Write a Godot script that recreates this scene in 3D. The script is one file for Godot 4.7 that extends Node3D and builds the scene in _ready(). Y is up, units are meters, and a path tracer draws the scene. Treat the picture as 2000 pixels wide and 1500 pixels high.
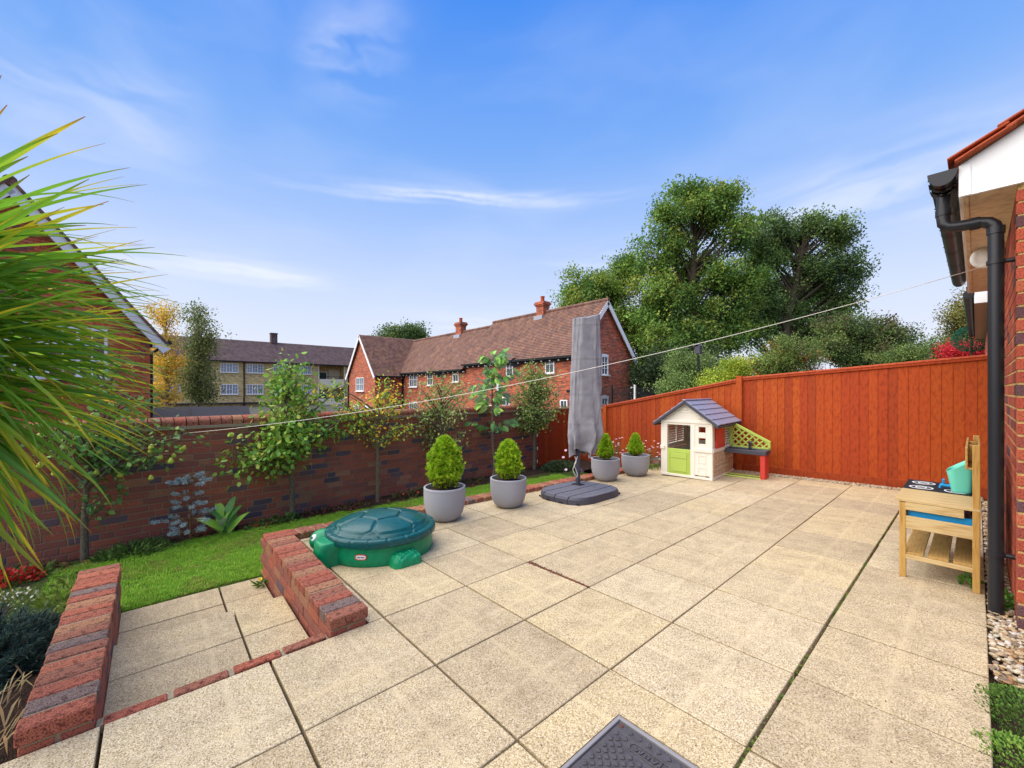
extends Node3D
# A walled garden behind a brick house. x runs towards the house, -z along it, y up; metres. The patio falls 1:40 towards the lawn.

const FALL := 0.025
const PITCH := 0.6263
const GX := -1.8346
const GZ := -1.7209
const LAWN := -0.36

var rng := RandomNumberGenerator.new()
var M := {}
var used := {}


# ---------------------------------------------------------------- mesh builder
class MB:
	var p := PackedVector3Array()
	var n := PackedVector3Array()
	var uv := PackedVector2Array()
	var col := PackedColorArray()
	var ix := PackedInt32Array()
	var tint := Color.WHITE

	func vert(a: Vector3, nn: Vector3, t := Vector2.ZERO) -> int:
		p.append(a); n.append(nn); uv.append(t); col.append(tint)
		return p.size() - 1

	func tri(a: Vector3, b: Vector3, c: Vector3, out := Vector3.ZERO) -> void:
		var nn := (b - a).cross(c - a).normalized()
		if out != Vector3.ZERO and nn.dot(out) < 0.0:
			var t := b; b = c; c = t; nn = -nn
		var k := vert(a, nn); vert(b, nn); vert(c, nn)
		ix.append_array([k, k + 2, k + 1])

	func quad(a: Vector3, b: Vector3, c: Vector3, d: Vector3, out := Vector3.ZERO) -> void:
		var nn := (c - a).cross(d - b).normalized()
		if out != Vector3.ZERO and nn.dot(out) < 0.0:
			var t := b; b = d; d = t; nn = -nn
		var k := vert(a, nn, Vector2(0, 0)); vert(b, nn, Vector2(1, 0)); vert(c, nn, Vector2(1, 1)); vert(d, nn, Vector2(0, 1))
		ix.append_array([k, k + 2, k + 1, k, k + 3, k + 2])

	func box(c: Vector3, s: Vector3, b := Basis(), ch := 0.0) -> void:
		var h := s * 0.5
		var hc := h - Vector3.ONE * ch
		for k in 3:
			var u := (k + 1) % 3
			var v := (k + 2) % 3
			for sg in [-1.0, 1.0]:
				var q := []
				for e in [[-1, -1], [1, -1], [1, 1], [-1, 1]]:
					var w := Vector3.ZERO
					w[k] = sg * h[k]; w[u] = e[0] * hc[u]; w[v] = e[1] * hc[v]
					q.append(c + b * w)
				var o := Vector3.ZERO
				o[k] = sg
				quad(q[0], q[1], q[2], q[3], b * o)
			if ch > 0.0:
				for su in [-1.0, 1.0]:
					for sv in [-1.0, 1.0]:
						var a1 := Vector3.ZERO; var a2 := Vector3.ZERO; var b1 := Vector3.ZERO; var b2 := Vector3.ZERO
						a1[k] = -hc[k]; a2[k] = hc[k]; b1[k] = -hc[k]; b2[k] = hc[k]
						a1[u] = su * h[u]; a1[v] = sv * hc[v]; a2[u] = a1[u]; a2[v] = a1[v]
						b1[u] = su * hc[u]; b1[v] = sv * h[v]; b2[u] = b1[u]; b2[v] = b1[v]
						var o2 := Vector3.ZERO
						o2[u] = su; o2[v] = sv
						quad(c + b * a1, c + b * a2, c + b * b2, c + b * b1, b * o2)
		if ch > 0.0:
			for sx in [-1.0, 1.0]:
				for sy in [-1.0, 1.0]:
					for sz in [-1.0, 1.0]:
						tri(c + b * Vector3(sx * h.x, sy * hc.y, sz * hc.z), c + b * Vector3(sx * hc.x, sy * h.y, sz * hc.z), c + b * Vector3(sx * hc.x, sy * hc.y, sz * h.z), b * Vector3(sx, sy, sz))

	# a tube along points with a radius for each
	func tube(path: Array, radii: Array, sides := 8, cap := true, squash := 1.0) -> void:
		var rings := []
		var prev := Vector3.ZERO
		for i in path.size():
			var t: Vector3 = (path[mini(i + 1, path.size() - 1)] - path[maxi(i - 1, 0)]).normalized()
			var side: Vector3 = prev - t * prev.dot(t)
			if side.length() < 1e-4:
				side = t.cross(Vector3.UP if absf(t.y) < 0.9 else Vector3.RIGHT)
			side = side.normalized()
			prev = side
			var up2 := t.cross(side)
			var ring := []
			for s in sides + 1:
				var an := TAU * s / sides
				var d := side * cos(an) + up2 * sin(an) * squash
				ring.append(vert(path[i] + d * float(radii[i]), d.normalized(), Vector2(float(s) / sides, i)))
			rings.append(ring)
			if cap and (i == 0 or i == path.size() - 1):
				var nn := -t if i == 0 else t
				var k := vert(path[i], nn)
				var rim := []
				for s in sides:
					var an := TAU * s / sides
					rim.append(vert(path[i] + (side * cos(an) + up2 * sin(an) * squash) * float(radii[i]), nn))
				for s in sides:
					if i == 0:
						ix.append_array([k, rim[s], rim[(s + 1) % sides]])
					else:
						ix.append_array([k, rim[(s + 1) % sides], rim[s]])
		for i in path.size() - 1:
			for s in sides:
				var a: int = rings[i][s]; var b2: int = rings[i][s + 1]; var c: int = rings[i + 1][s + 1]; var d2: int = rings[i + 1][s]
				ix.append_array([a, c, b2, a, d2, c])

	# points (radius, height) from the axis outwards and up, turned about y
	func lathe(c: Vector3, prof: Array, seg := 32, rib := 0.0, ribs := 0) -> void:
		var first := p.size()
		var m := prof.size()
		for s in seg + 1:
			var an := TAU * s / seg
			for j in m:
				var a: Vector2 = prof[maxi(j - 1, 0)]
				var b: Vector2 = prof[mini(j + 1, m - 1)]
				var t := (b - a).normalized()
				var r: float = prof[j].x
				if ribs > 0 and prof[j].x > 0.1:
					r += rib * (absf(fmod(an * ribs / TAU, 1.0) - 0.5) * 2.0 - 0.5)
				vert(c + Vector3(cos(an) * r, prof[j].y, sin(an) * r), Vector3(cos(an) * t.y, -t.x, sin(an) * t.y))
		for s in seg:
			for j in m - 1:
				var k := first + s * m + j
				ix.append_array([k, k + m + 1, k + 1, k, k + m, k + m + 1])

	# polygon in the plane of basis x and y, pushed along basis z
	func prism(poly: PackedVector2Array, depth: float, t := Transform3D()) -> void:
		var cut := Geometry2D.triangulate_polygon(poly)
		var zz := t.basis.z
		for k in range(0, cut.size(), 3):
			var a := Vector3(poly[cut[k]].x, poly[cut[k]].y, 0)
			var b := Vector3(poly[cut[k + 1]].x, poly[cut[k + 1]].y, 0)
			var c := Vector3(poly[cut[k + 2]].x, poly[cut[k + 2]].y, 0)
			var f := Vector3(0, 0, depth)
			tri(t * a, t * b, t * c, -zz * depth)
			tri(t * (a + f), t * (b + f), t * (c + f), zz * depth)
		var ccw := not Geometry2D.is_polygon_clockwise(poly)
		for k in poly.size():
			var a2 := poly[k]
			var b2 := poly[(k + 1) % poly.size()]
			var o := Vector2(b2.y - a2.y, a2.x - b2.x) * (1.0 if ccw else -1.0)
			quad(t * Vector3(a2.x, a2.y, 0), t * Vector3(b2.x, b2.y, 0), t * Vector3(b2.x, b2.y, depth), t * Vector3(a2.x, a2.y, depth), t.basis * Vector3(o.x, o.y, 0))

	# a surface through rows of points, smooth
	func sheet(rows: Array, closed := false) -> void:
		var nr := rows.size()
		var nc: int = rows[0].size()
		var first := p.size()
		for i in nr:
			for j in nc:
				var jm := (j - 1 + nc) % nc if closed else maxi(j - 1, 0)
				var jp := (j + 1) % nc if closed else mini(j + 1, nc - 1)
				var du: Vector3 = rows[i][jp] - rows[i][jm]
				var dv: Vector3 = rows[mini(i + 1, nr - 1)][j] - rows[maxi(i - 1, 0)][j]
				vert(rows[i][j], du.cross(dv).normalized(), Vector2(float(j) / nc, float(i) / nr))
		for i in nr - 1:
			for j in (nc if closed else nc - 1):
				var a := first + i * nc + j
				var b := first + i * nc + (j + 1) % nc
				ix.append_array([a, b + nc, b, a, a + nc, b + nc])

	func mesh() -> ArrayMesh:
		var arr := []
		arr.resize(Mesh.ARRAY_MAX)
		arr[Mesh.ARRAY_VERTEX] = p; arr[Mesh.ARRAY_NORMAL] = n; arr[Mesh.ARRAY_TEX_UV] = uv; arr[Mesh.ARRAY_COLOR] = col; arr[Mesh.ARRAY_INDEX] = ix
		var m := ArrayMesh.new()
		m.add_surface_from_arrays(Mesh.PRIMITIVE_TRIANGLES, arr)
		return m


# ---------------------------------------------------------------- naming and placing
func numbered(par: Node, called: String) -> String:
	var key := "%d/%s" % [par.get_instance_id(), called]
	used[key] = used.get(key, -1) + 1
	return called if used[key] == 0 else "%s_%03d" % [called, used[key]]

func tag(o: Node, label := "", category := "", group := "", kind := "") -> Node:
	if label: o.set_meta("label", label)
	if category: o.set_meta("category", category)
	if group: o.set_meta("group", group)
	if kind: o.set_meta("kind", kind)
	return o

func thing(called: String, label: String, category: String, at := Vector3.ZERO, turn := 0.0, group := "", kind := "") -> Node3D:
	var o := Node3D.new()
	o.name = numbered(self, called)
	add_child(o, true)
	o.position = at
	o.rotation.y = turn
	tag(o, label, category, group, kind)
	return o

func put(called: String, m: Mesh, mat: Material, par: Node, at := Vector3.ZERO, b := Basis()) -> MeshInstance3D:
	var o := MeshInstance3D.new()
	o.name = numbered(par, called)
	o.mesh = m
	o.material_override = mat
	o.transform = Transform3D(b, at)
	par.add_child(o, true)
	return o

func bx(called: String, par: Node, mat: Material, c: Vector3, s: Vector3, ch := 0.0, b := Basis()) -> MeshInstance3D:
	var m := MB.new()
	m.box(Vector3.ZERO, s, Basis(), ch)
	return put(called, m.mesh(), mat, par, c, b)

func boxes(list: Array, ch := 0.0) -> ArrayMesh:
	var m := MB.new()
	for e in list:
		m.box(e[0], e[1], e[2] if e.size() > 2 else Basis(), ch)
	return m.mesh()

func scatter(called: String, m: Mesh, mat: Material, par: Node, xf: Array, cols: Array, kind := "") -> MultiMeshInstance3D:
	var mm := MultiMesh.new()
	mm.transform_format = MultiMesh.TRANSFORM_3D
	mm.use_colors = true
	mm.mesh = m
	mm.instance_count = xf.size()
	for i in xf.size():
		mm.set_instance_transform(i, xf[i])
		mm.set_instance_color(i, cols[i])
	var o := MultiMeshInstance3D.new()
	o.name = numbered(par, called)
	o.multimesh = mm
	o.material_override = mat
	par.add_child(o, true)
	if kind: o.set_meta("kind", kind)
	return o

func rf(a: float, b: float) -> float:
	return rng.randf_range(a, b)

func pick(a: Array):
	return a[rng.randi() % a.size()]

func rv(r: float) -> Vector3:
	return Vector3(rf(-r, r), rf(-r, r), rf(-r, r))

func rdir() -> Vector3:
	var v := Vector3(rng.randfn(), rng.randfn(), rng.randfn())
	return v.normalized() if v.length() > 0.01 else Vector3.UP

func facing(d: Vector3, roll := 0.0) -> Basis:   # y along d
	var y := d.normalized()
	var x := y.cross(Vector3(0.31, 0.9, 0.29) if absf(y.y) < 0.95 else Vector3.RIGHT).normalized()
	return Basis(x, y, x.cross(y)).rotated(y, roll)

func lin(r: float, g: float, b: float) -> Color:   # 0-255 sRGB to a linear vertex colour
	return Color(r / 255.0, g / 255.0, b / 255.0).srgb_to_linear()

func vary(c: Color, amt := 0.15) -> Color:
	var k := rf(1.0 - amt, 1.0 + amt)
	return Color(c.r * k * rf(0.94, 1.06), c.g * k, c.b * k * rf(0.92, 1.08))

func slope_y(x: float) -> float:
	return FALL * x


# ---------------------------------------------------------------- textures and materials
func noise(kind: int, freq: float, oct := 1, sd := 1) -> FastNoiseLite:
	var f := FastNoiseLite.new()
	f.noise_type = kind
	f.frequency = freq
	f.seed = sd
	f.fractal_type = FastNoiseLite.FRACTAL_FBM if oct > 1 else FastNoiseLite.FRACTAL_NONE
	f.fractal_octaves = oct
	return f

func ntex(size: int, f: FastNoiseLite, stops: Array, hard := false) -> NoiseTexture2D:
	var g := Gradient.new()
	var off := PackedFloat32Array()
	var cs := PackedColorArray()
	for s in stops:
		off.append(s[0]); cs.append(s[1])
	g.offsets = off
	g.colors = cs
	if hard: g.interpolation_mode = Gradient.GRADIENT_INTERPOLATE_CONSTANT
	var t := NoiseTexture2D.new()
	t.width = size; t.height = size
	t.seamless = true
	t.generate_mipmaps = false
	t.noise = f
	t.color_ramp = g
	return t

func g8(v: float) -> Color:
	return Color(v, v, v)

func mat(c: Color, rough := 0.8, tex: Texture2D = null, sc := Vector3.ONE, world := true, h: Texture2D = null, hs := 0.0) -> StandardMaterial3D:
	var m := StandardMaterial3D.new()
	m.albedo_color = c
	m.roughness = rough
	m.metallic_specular = 0.4
	if tex or h:
		m.uv1_triplanar = true
		m.uv1_world_triplanar = world
		m.uv1_scale = sc
	if tex: m.albedo_texture = tex
	if h:
		m.heightmap_enabled = true
		m.heightmap_texture = h
		m.heightmap_scale = hs
	return m

func detail(m: StandardMaterial3D, tex: Texture2D, sc: Vector3) -> StandardMaterial3D:
	m.detail_enabled = true
	m.detail_albedo = tex
	m.detail_blend_mode = BaseMaterial3D.BLEND_MODE_MUL
	m.detail_uv_layer = BaseMaterial3D.DETAIL_UV_2
	m.uv2_triplanar = true
	m.uv2_world_triplanar = true
	m.uv2_scale = sc
	return m

func tinted(rough := 0.75, back := 0.0, tex: Texture2D = null, sc := Vector3.ONE) -> StandardMaterial3D:
	var m := mat(Color.WHITE, rough, tex, sc)
	m.vertex_color_use_as_albedo = true
	if back > 0.0:
		m.backlight_enabled = true
		m.backlight = Color(back, back, back)
	return m

func brick_picture(palette: Array, mortar: Color, sd: int) -> ImageTexture:   # 24 courses of 9 bricks: 1.8 m high, 2.025 m long
	var im := Image.create(648, 576, false, Image.FORMAT_RGB8)
	im.fill(mortar)
	var r := RandomNumberGenerator.new()
	r.seed = sd
	for row in 24:
		var x := -36 * (row % 2)
		while x < 648:
			var w := 72
			var c: Color = palette[r.randi() % palette.size()]
			c = c * r.randf_range(0.82, 1.15)
			im.fill_rect(Rect2i(x, row * 24, w - 4, 20), c)
			if x < 0: im.fill_rect(Rect2i(x + 648, row * 24, w - 4, 20), c)
			x += w
	return ImageTexture.create_from_image(im)

func tile_picture(palette: Array, sd: int) -> ImageTexture:   # 32 x 32 clay tiles, each one tone
	var im := Image.create(512, 512, false, Image.FORMAT_RGB8)
	var r := RandomNumberGenerator.new()
	r.seed = sd
	for j in 32:
		for i in 33:
			var c: Color = palette[r.randi() % palette.size()]
			im.fill_rect(Rect2i(i * 16 - 8 * (j % 2), j * 16, 16, 16), c * r.randf_range(0.85, 1.12))
	return ImageTexture.create_from_image(im)

func make_materials() -> void:
	var S := FastNoiseLite.TYPE_SIMPLEX_SMOOTH
	var fine := noise(S, 0.02, 5, 3)
	var grain := noise(FastNoiseLite.TYPE_CELLULAR, 0.16, 1, 11)
	grain.cellular_return_type = FastNoiseLite.RETURN_CELL_VALUE
	grain.cellular_jitter = 1.0
	var agg := ntex(1024, grain, [[0.0, Color8(142, 126, 106)], [0.07, Color8(178, 160, 130)], [0.2, Color8(206, 192, 162)], [0.38, Color8(232, 221, 196)], [0.55, Color8(218, 202, 168)], [0.72, Color8(240, 232, 212)], [0.86, Color8(196, 183, 158)], [0.96, Color8(150, 136, 120)]], true)
	var gh := noise(FastNoiseLite.TYPE_CELLULAR, 0.16, 1, 11)
	gh.cellular_return_type = FastNoiseLite.RETURN_DISTANCE
	var aggh := ntex(1024, gh, [[0.0, g8(1.0)], [0.6, g8(0.5)], [1.0, g8(0.0)]])
	var blot := ntex(512, noise(S, 0.012, 4, 21), [[0.0, Color8(231, 226, 220)], [0.36, Color8(247, 244, 240)], [0.6, Color8(255, 252, 248)], [1.0, Color8(255, 252, 242)]])
	var k := 0
	for c in [Color8(228, 222, 208), Color8(222, 215, 201), Color8(232, 225, 206), Color8(216, 209, 196), Color8(234, 229, 217)]:
		M["slab%d" % k] = detail(mat(c, 0.9, agg, Vector3.ONE * 1.7, true, aggh, 0.14), blot, Vector3.ONE * 0.6)
		k += 1
	var speck := ntex(512, noise(S, 0.05, 4, 31), [[0.0, g8(0.55)], [0.35, g8(0.8)], [0.55, g8(1.0)], [0.75, g8(0.92)], [1.0, g8(0.7)]])
	var speckh := ntex(512, noise(S, 0.06, 4, 32), [[0.0, g8(0.0)], [1.0, g8(1.0)]])
	var weather := ntex(512, noise(S, 0.013, 4, 33), [[0.0, Color8(216, 211, 212)], [0.4, Color8(244, 241, 239)], [0.6, Color8(255, 255, 255)], [1.0, Color8(255, 246, 234)]])
	var pits := ntex(512, noise(S, 0.045, 5, 35), [[0.0, g8(0.35)], [0.33, g8(0.6)], [0.45, g8(0.95)], [0.7, g8(1.0)], [1.0, Color8(255, 225, 205)]])
	var burn := ntex(512, noise(S, 0.016, 4, 36), [[0.0, Color8(128, 112, 116)], [0.3, Color8(206, 190, 184)], [0.48, Color8(255, 250, 246)], [0.75, Color8(255, 250, 244)], [1.0, Color8(255, 236, 205)]])
	M.speck = speck; M.speckh = speckh; M.weather = weather
	# bricks: coping and house bricks first, garden wall bricks after
	var cb := [Color8(184, 108, 86), Color8(192, 112, 86), Color8(174, 114, 92), Color8(190, 138, 104), Color8(142, 122, 116), Color8(200, 122, 94)]
	for i in cb.size():
		M["cop%d" % i] = detail(mat(cb[i], 0.9, pits, Vector3.ONE * 5.0, true, speckh, 0.5), burn, Vector3.ONE * 3.1)
	var wb := [Color8(172, 100, 80), Color8(180, 102, 80), Color8(158, 98, 82), Color8(118, 96, 100), Color8(176, 122, 92), Color8(104, 88, 96), Color8(186, 108, 80)]
	for i in wb.size():
		M["wall%d" % i] = mat(wb[i], 0.9, speck, Vector3.ONE * 4.0, true, speckh, 0.3)
	var hb := [Color8(186, 92, 62), Color8(174, 82, 58), Color8(196, 104, 72), Color8(158, 78, 62), Color8(112, 76, 76)]
	var gb := [Color8(226, 122, 78), Color8(214, 108, 70), Color8(232, 136, 92), Color8(198, 102, 76), Color8(150, 98, 90)]
	for i in gb.size():
		M["gb%d" % i] = mat(gb[i], 0.9, speck, Vector3.ONE * 4.0, true, speckh, 0.3)
	for i in hb.size():
		M["hb%d" % i] = mat(hb[i], 0.9, speck, Vector3.ONE * 4.0, true, speckh, 0.3)
	M.wall_tint = tinted(0.9, 0.0, speck, Vector3.ONE * 4.0)
	M.mortar = mat(Color8(176, 160, 132), 0.95, speck, Vector3.ONE * 6.0, true, speckh, 0.3)
	M.mortar_pale = mat(Color8(226, 176, 128), 0.95, speck, Vector3.ONE * 6.0)
	M.mortar_dark = mat(Color8(176, 152, 122), 0.95, speck, Vector3.ONE * 6.0, true, speckh, 0.3)
	M.mortar_gold = mat(Color8(222, 184, 116), 0.95, speck, Vector3.ONE * 6.0, true, speckh, 0.3)
	M.joint = mat(Color8(70, 56, 38), 1.0, speck, Vector3.ONE * 3.0, true, speckh, 1.0)
	M.soil = detail(mat(Color8(84, 64, 50), 1.0, speck, Vector3.ONE * 2.5, true, speckh, 2.5), weather, Vector3.ONE * 1.1)
	M.lawn = detail(mat(Color8(92, 116, 42), 1.0, speck, Vector3.ONE * 3.0, true, speckh, 2.0), weather, Vector3.ONE * 0.6)
	M.ground = mat(Color8(84, 86, 72), 1.0, speck, Vector3.ONE * 0.5)
	# stained fence wood: streaks along y
	var streak := ntex(512, noise(S, 0.02, 5, 41), [[0.0, Color8(180, 130, 104)], [0.4, Color8(232, 212, 200)], [0.55, Color8(255, 255, 255)], [1.0, Color8(255, 226, 190)]])
	var streakh := ntex(512, noise(S, 0.03, 4, 43), [[0.0, g8(0.0)], [1.0, g8(1.0)]])
	var knot := noise(FastNoiseLite.TYPE_CELLULAR, 0.016, 1, 44)
	knot.cellular_return_type = FastNoiseLite.RETURN_DISTANCE
	var knots := ntex(512, knot, [[0.0, Color8(110, 62, 50)], [0.02, Color8(150, 100, 84)], [0.045, Color8(250, 244, 240)], [1.0, g8(1.0)]])
	var fstreak := ntex(1024, noise(S, 0.03, 5, 47), [[0.0, Color8(206, 176, 160)], [0.4, Color8(240, 226, 218)], [0.6, Color8(255, 255, 255)], [1.0, Color8(255, 240, 220)]])
	var stain := ntex(1024, noise(S, 0.022, 5, 48), [[0.0, Color8(198, 172, 150)], [0.32, Color8(236, 224, 214)], [0.55, Color8(252, 249, 246)], [1.0, Color8(255, 250, 236)]])
	var fb := [Color8(176, 76, 20), Color8(168, 67, 20), Color8(182, 85, 24), Color8(160, 66, 20), Color8(177, 80, 18)]
	for i in fb.size():
		M["fence%d" % i] = detail(mat(fb[i], 0.75, fstreak, Vector3(7.3, 0.31, 7.3), true, streakh, 0.06), stain, Vector3(0.9, 0.36, 0.9))
	M.fence_cap = mat(Color8(196, 96, 62), 0.75, streak, Vector3(1.0, 9, 9), true, streakh, 0.1)
	var wstreak := ntex(256, noise(S, 0.02, 4, 46), [[0.0, Color8(214, 190, 160)], [0.45, Color8(248, 240, 230)], [1.0, Color8(255, 255, 255)]])
	M.pine = mat(Color8(186, 150, 84), 0.75, wstreak, Vector3(9, 0.8, 9), true, streakh, 0.08)
	M.pine2 = mat(Color8(198, 176, 128), 0.8, wstreak, Vector3(0.8, 9, 9), true, streakh, 0.08)
	M.pine3 = mat(Color8(180, 146, 86), 0.8, wstreak, Vector3(9, 9, 0.9), true, streakh, 0.08)
	# bark, foliage
	M.bark = tinted(0.95, 0.0, ntex(256, noise(S, 0.04, 4, 51), [[0.0, g8(0.5)], [0.5, g8(0.9)], [1.0, g8(1.0)]]), Vector3(6, 2, 6))
	M.bark.heightmap_enabled = true; M.bark.heightmap_texture = speckh; M.bark.heightmap_scale = 0.8
	M.leaf = tinted(0.5, 0.8)
	M.leaf_dull = tinted(0.75, 0.7)
	M.needle = tinted(0.8, 0.4)
	M.palm = tinted(0.55, 0.8)
	M.petal = tinted(0.7, 0.4)
	M.grass = tinted(0.7, 0.4)
	M.crumb = tinted(0.95)
	M.pebble = tinted(0.6, 0.0, speck, Vector3.ONE * 8.0)
	# plastics, paint, metal
	M.pot = mat(Color8(160, 159, 164), 0.8, null, Vector3.ONE * 7.0, true, speckh, 0.1)
	M.turtle = detail(mat(Color8(10, 140, 92), 0.38, null, Vector3.ONE, true, speckh, 0.03), weather, Vector3.ONE * 2.2)
	M.turtle.uv1_scale = Vector3.ONE * 10.0
	M.lid = detail(mat(Color8(18, 84, 84), 0.26, null, Vector3.ONE, true, speckh, 0.02), weather, Vector3.ONE * 2.6)
	M.lid.uv1_scale = Vector3.ONE * 9.0
	M.cream = mat(Color8(234, 228, 212), 0.5, null, Vector3.ONE, true, speckh, 0.02)
	M.lime = mat(Color8(178, 200, 92), 0.5, null, Vector3.ONE, true, speckh, 0.02)
	M.toy_red = mat(Color8(206, 66, 54), 0.5, null, Vector3.ONE, true, speckh, 0.02)
	M.slate = detail(mat(Color8(150, 154, 172), 0.4, null, Vector3.ONE, true, speckh, 0.03), weather, Vector3.ONE * 2.4)
	M.slate_dark = mat(Color8(72, 72, 82), 0.5, null, Vector3.ONE, true, speckh, 0.03)
	M.toy_stone = mat(Color8(222, 196, 160), 0.6, speck, Vector3.ONE * 2.0)
	M.white = mat(Color8(236, 236, 234), 0.4)
	M.white_dull = detail(mat(Color8(226, 224, 216), 0.6), weather, Vector3.ONE * 1.5)
	M.black = mat(Color8(34, 34, 38), 0.32)
	M.black_flat = mat(Color8(30, 30, 32), 0.8)
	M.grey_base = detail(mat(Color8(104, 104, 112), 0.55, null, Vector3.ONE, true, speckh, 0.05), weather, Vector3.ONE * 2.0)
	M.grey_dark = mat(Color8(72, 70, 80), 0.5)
	var weave := ntex(256, noise(S, 0.3, 1, 61), [[0.0, g8(0.82)], [1.0, g8(1.0)]])
	M.cloth = detail(mat(Color8(158, 157, 163), 0.8, weave, Vector3.ONE * 6.0), weather, Vector3.ONE * 0.9)
	M.iron = detail(mat(Color8(92, 89, 92), 0.5, speck, Vector3.ONE * 8.0, true, speckh, 0.1), weather, Vector3.ONE * 3.0)
	M.iron_edge = mat(Color8(138, 134, 134), 0.45)
	M.rust = mat(Color8(104, 66, 48), 0.9, speck, Vector3.ONE * 8.0)
	M.soffit = detail(mat(Color8(224, 206, 176), 0.6), weather, Vector3.ONE * 1.5)
	M.verge = mat(Color8(200, 180, 130), 0.95, speck, Vector3.ONE * 8.0, true, speckh, 0.6)
	M.clay = detail(mat(Color8(200, 96, 58), 0.85, speck, Vector3.ONE * 6.0, true, speckh, 0.3), weather, Vector3.ONE * 3.0)
	M.aqua = mat(Color8(112, 214, 190), 0.4)
	M.blue = mat(Color8(20, 138, 196), 0.35)
	M.cord = mat(Color8(232, 228, 214), 0.6)
	M.lead = mat(Color8(160, 164, 172), 0.7)
	M.render = mat(Color8(226, 214, 192), 0.85)
	M.glass = mat(Color8(66, 76, 86), 0.06)
	M.glass.metallic_specular = 0.9
	M.glass_net = mat(Color8(124, 134, 146), 0.12)
	M.glass_net.metallic_specular = 0.7
	M.net = mat(Color8(150, 146, 140), 0.9)
	M.felt = detail(mat(Color8(66, 66, 72), 0.95, speck, Vector3.ONE * 1.5), weather, Vector3.ONE * 0.8)
	M.old_wood = mat(Color8(150, 132, 120), 0.9, streak, Vector3(6, 0.6, 6))
	# far walls and roofs
	M.terrace = mat(Color.WHITE, 0.9, brick_picture([Color8(178, 86, 58), Color8(186, 94, 64), Color8(168, 78, 54), Color8(160, 76, 58), Color8(190, 104, 74), Color8(120, 76, 72)], Color8(170, 128, 100), 5), Vector3(1.0 / 2.025, 1.0 / 1.8, 1.0 / 2.025))
	M.flats = mat(Color.WHITE, 0.9, brick_picture([Color8(214, 186, 128), Color8(204, 174, 116), Color8(220, 194, 138), Color8(192, 164, 112), Color8(206, 172, 118)], Color8(176, 156, 116), 6), Vector3(1.0 / 2.025, 1.0 / 1.8, 1.0 / 2.025))
	M.roof_terrace = detail(mat(Color.WHITE, 0.9, tile_picture([Color8(122, 88, 76), Color8(130, 96, 80), Color8(112, 84, 78), Color8(126, 98, 86), Color8(138, 104, 82)], 7), Vector3.ONE * 0.19), weather, Vector3.ONE * 0.12)
	M.roof_flats = mat(Color.WHITE, 0.9, tile_picture([Color8(92, 74, 74), Color8(98, 80, 78), Color8(86, 70, 72)], 8), Vector3.ONE * 0.1)


# ---------------------------------------------------------------- camera, sky, sun
func make_view() -> void:
	var cam := Camera3D.new()
	cam.name = "camera"
	add_child(cam)
	cam.position = Vector3(0, 1.36, 0)
	cam.rotation.y = 0.84892
	cam.projection = Camera3D.PROJECTION_FRUSTUM
	cam.near = 0.05
	cam.far = 400.0
	cam.size = 0.1 * 750.0 / 798.6
	cam.frustum_offset = Vector2(0, 0.05 * 13.5 / 798.6)
	cam.current = true
	var env := Environment.new()
	env.background_mode = Environment.BG_SKY
	env.tonemap_mode = Environment.TONE_MAPPER_LINEAR
	env.tonemap_exposure = EXPO
	env.sdfgi_enabled = true
	env.ssao_enabled = true
	env.ssil_enabled = true
	var sky := Sky.new()
	var pano := PanoramaSkyMaterial.new()
	pano.panorama = sky_picture()
	sky.sky_material = pano
	env.sky = sky
	var we := WorldEnvironment.new()
	we.name = "world_environment"
	we.environment = env
	add_child(we)
	var sun := DirectionalLight3D.new()
	sun.name = "sun"
	sun.light_color = Color(1.0, 0.96, 0.90)
	sun.light_energy = SUN
	sun.light_angular_distance = 95.0
	sun.shadow_enabled = true
	add_child(sun)
	sun.look_at_from_position(Vector3(-3.6, 9.0, 5.8), Vector3.ZERO)

const EXPO := 1.5
const SUN := 1.4
const SKY := 0.80

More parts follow.
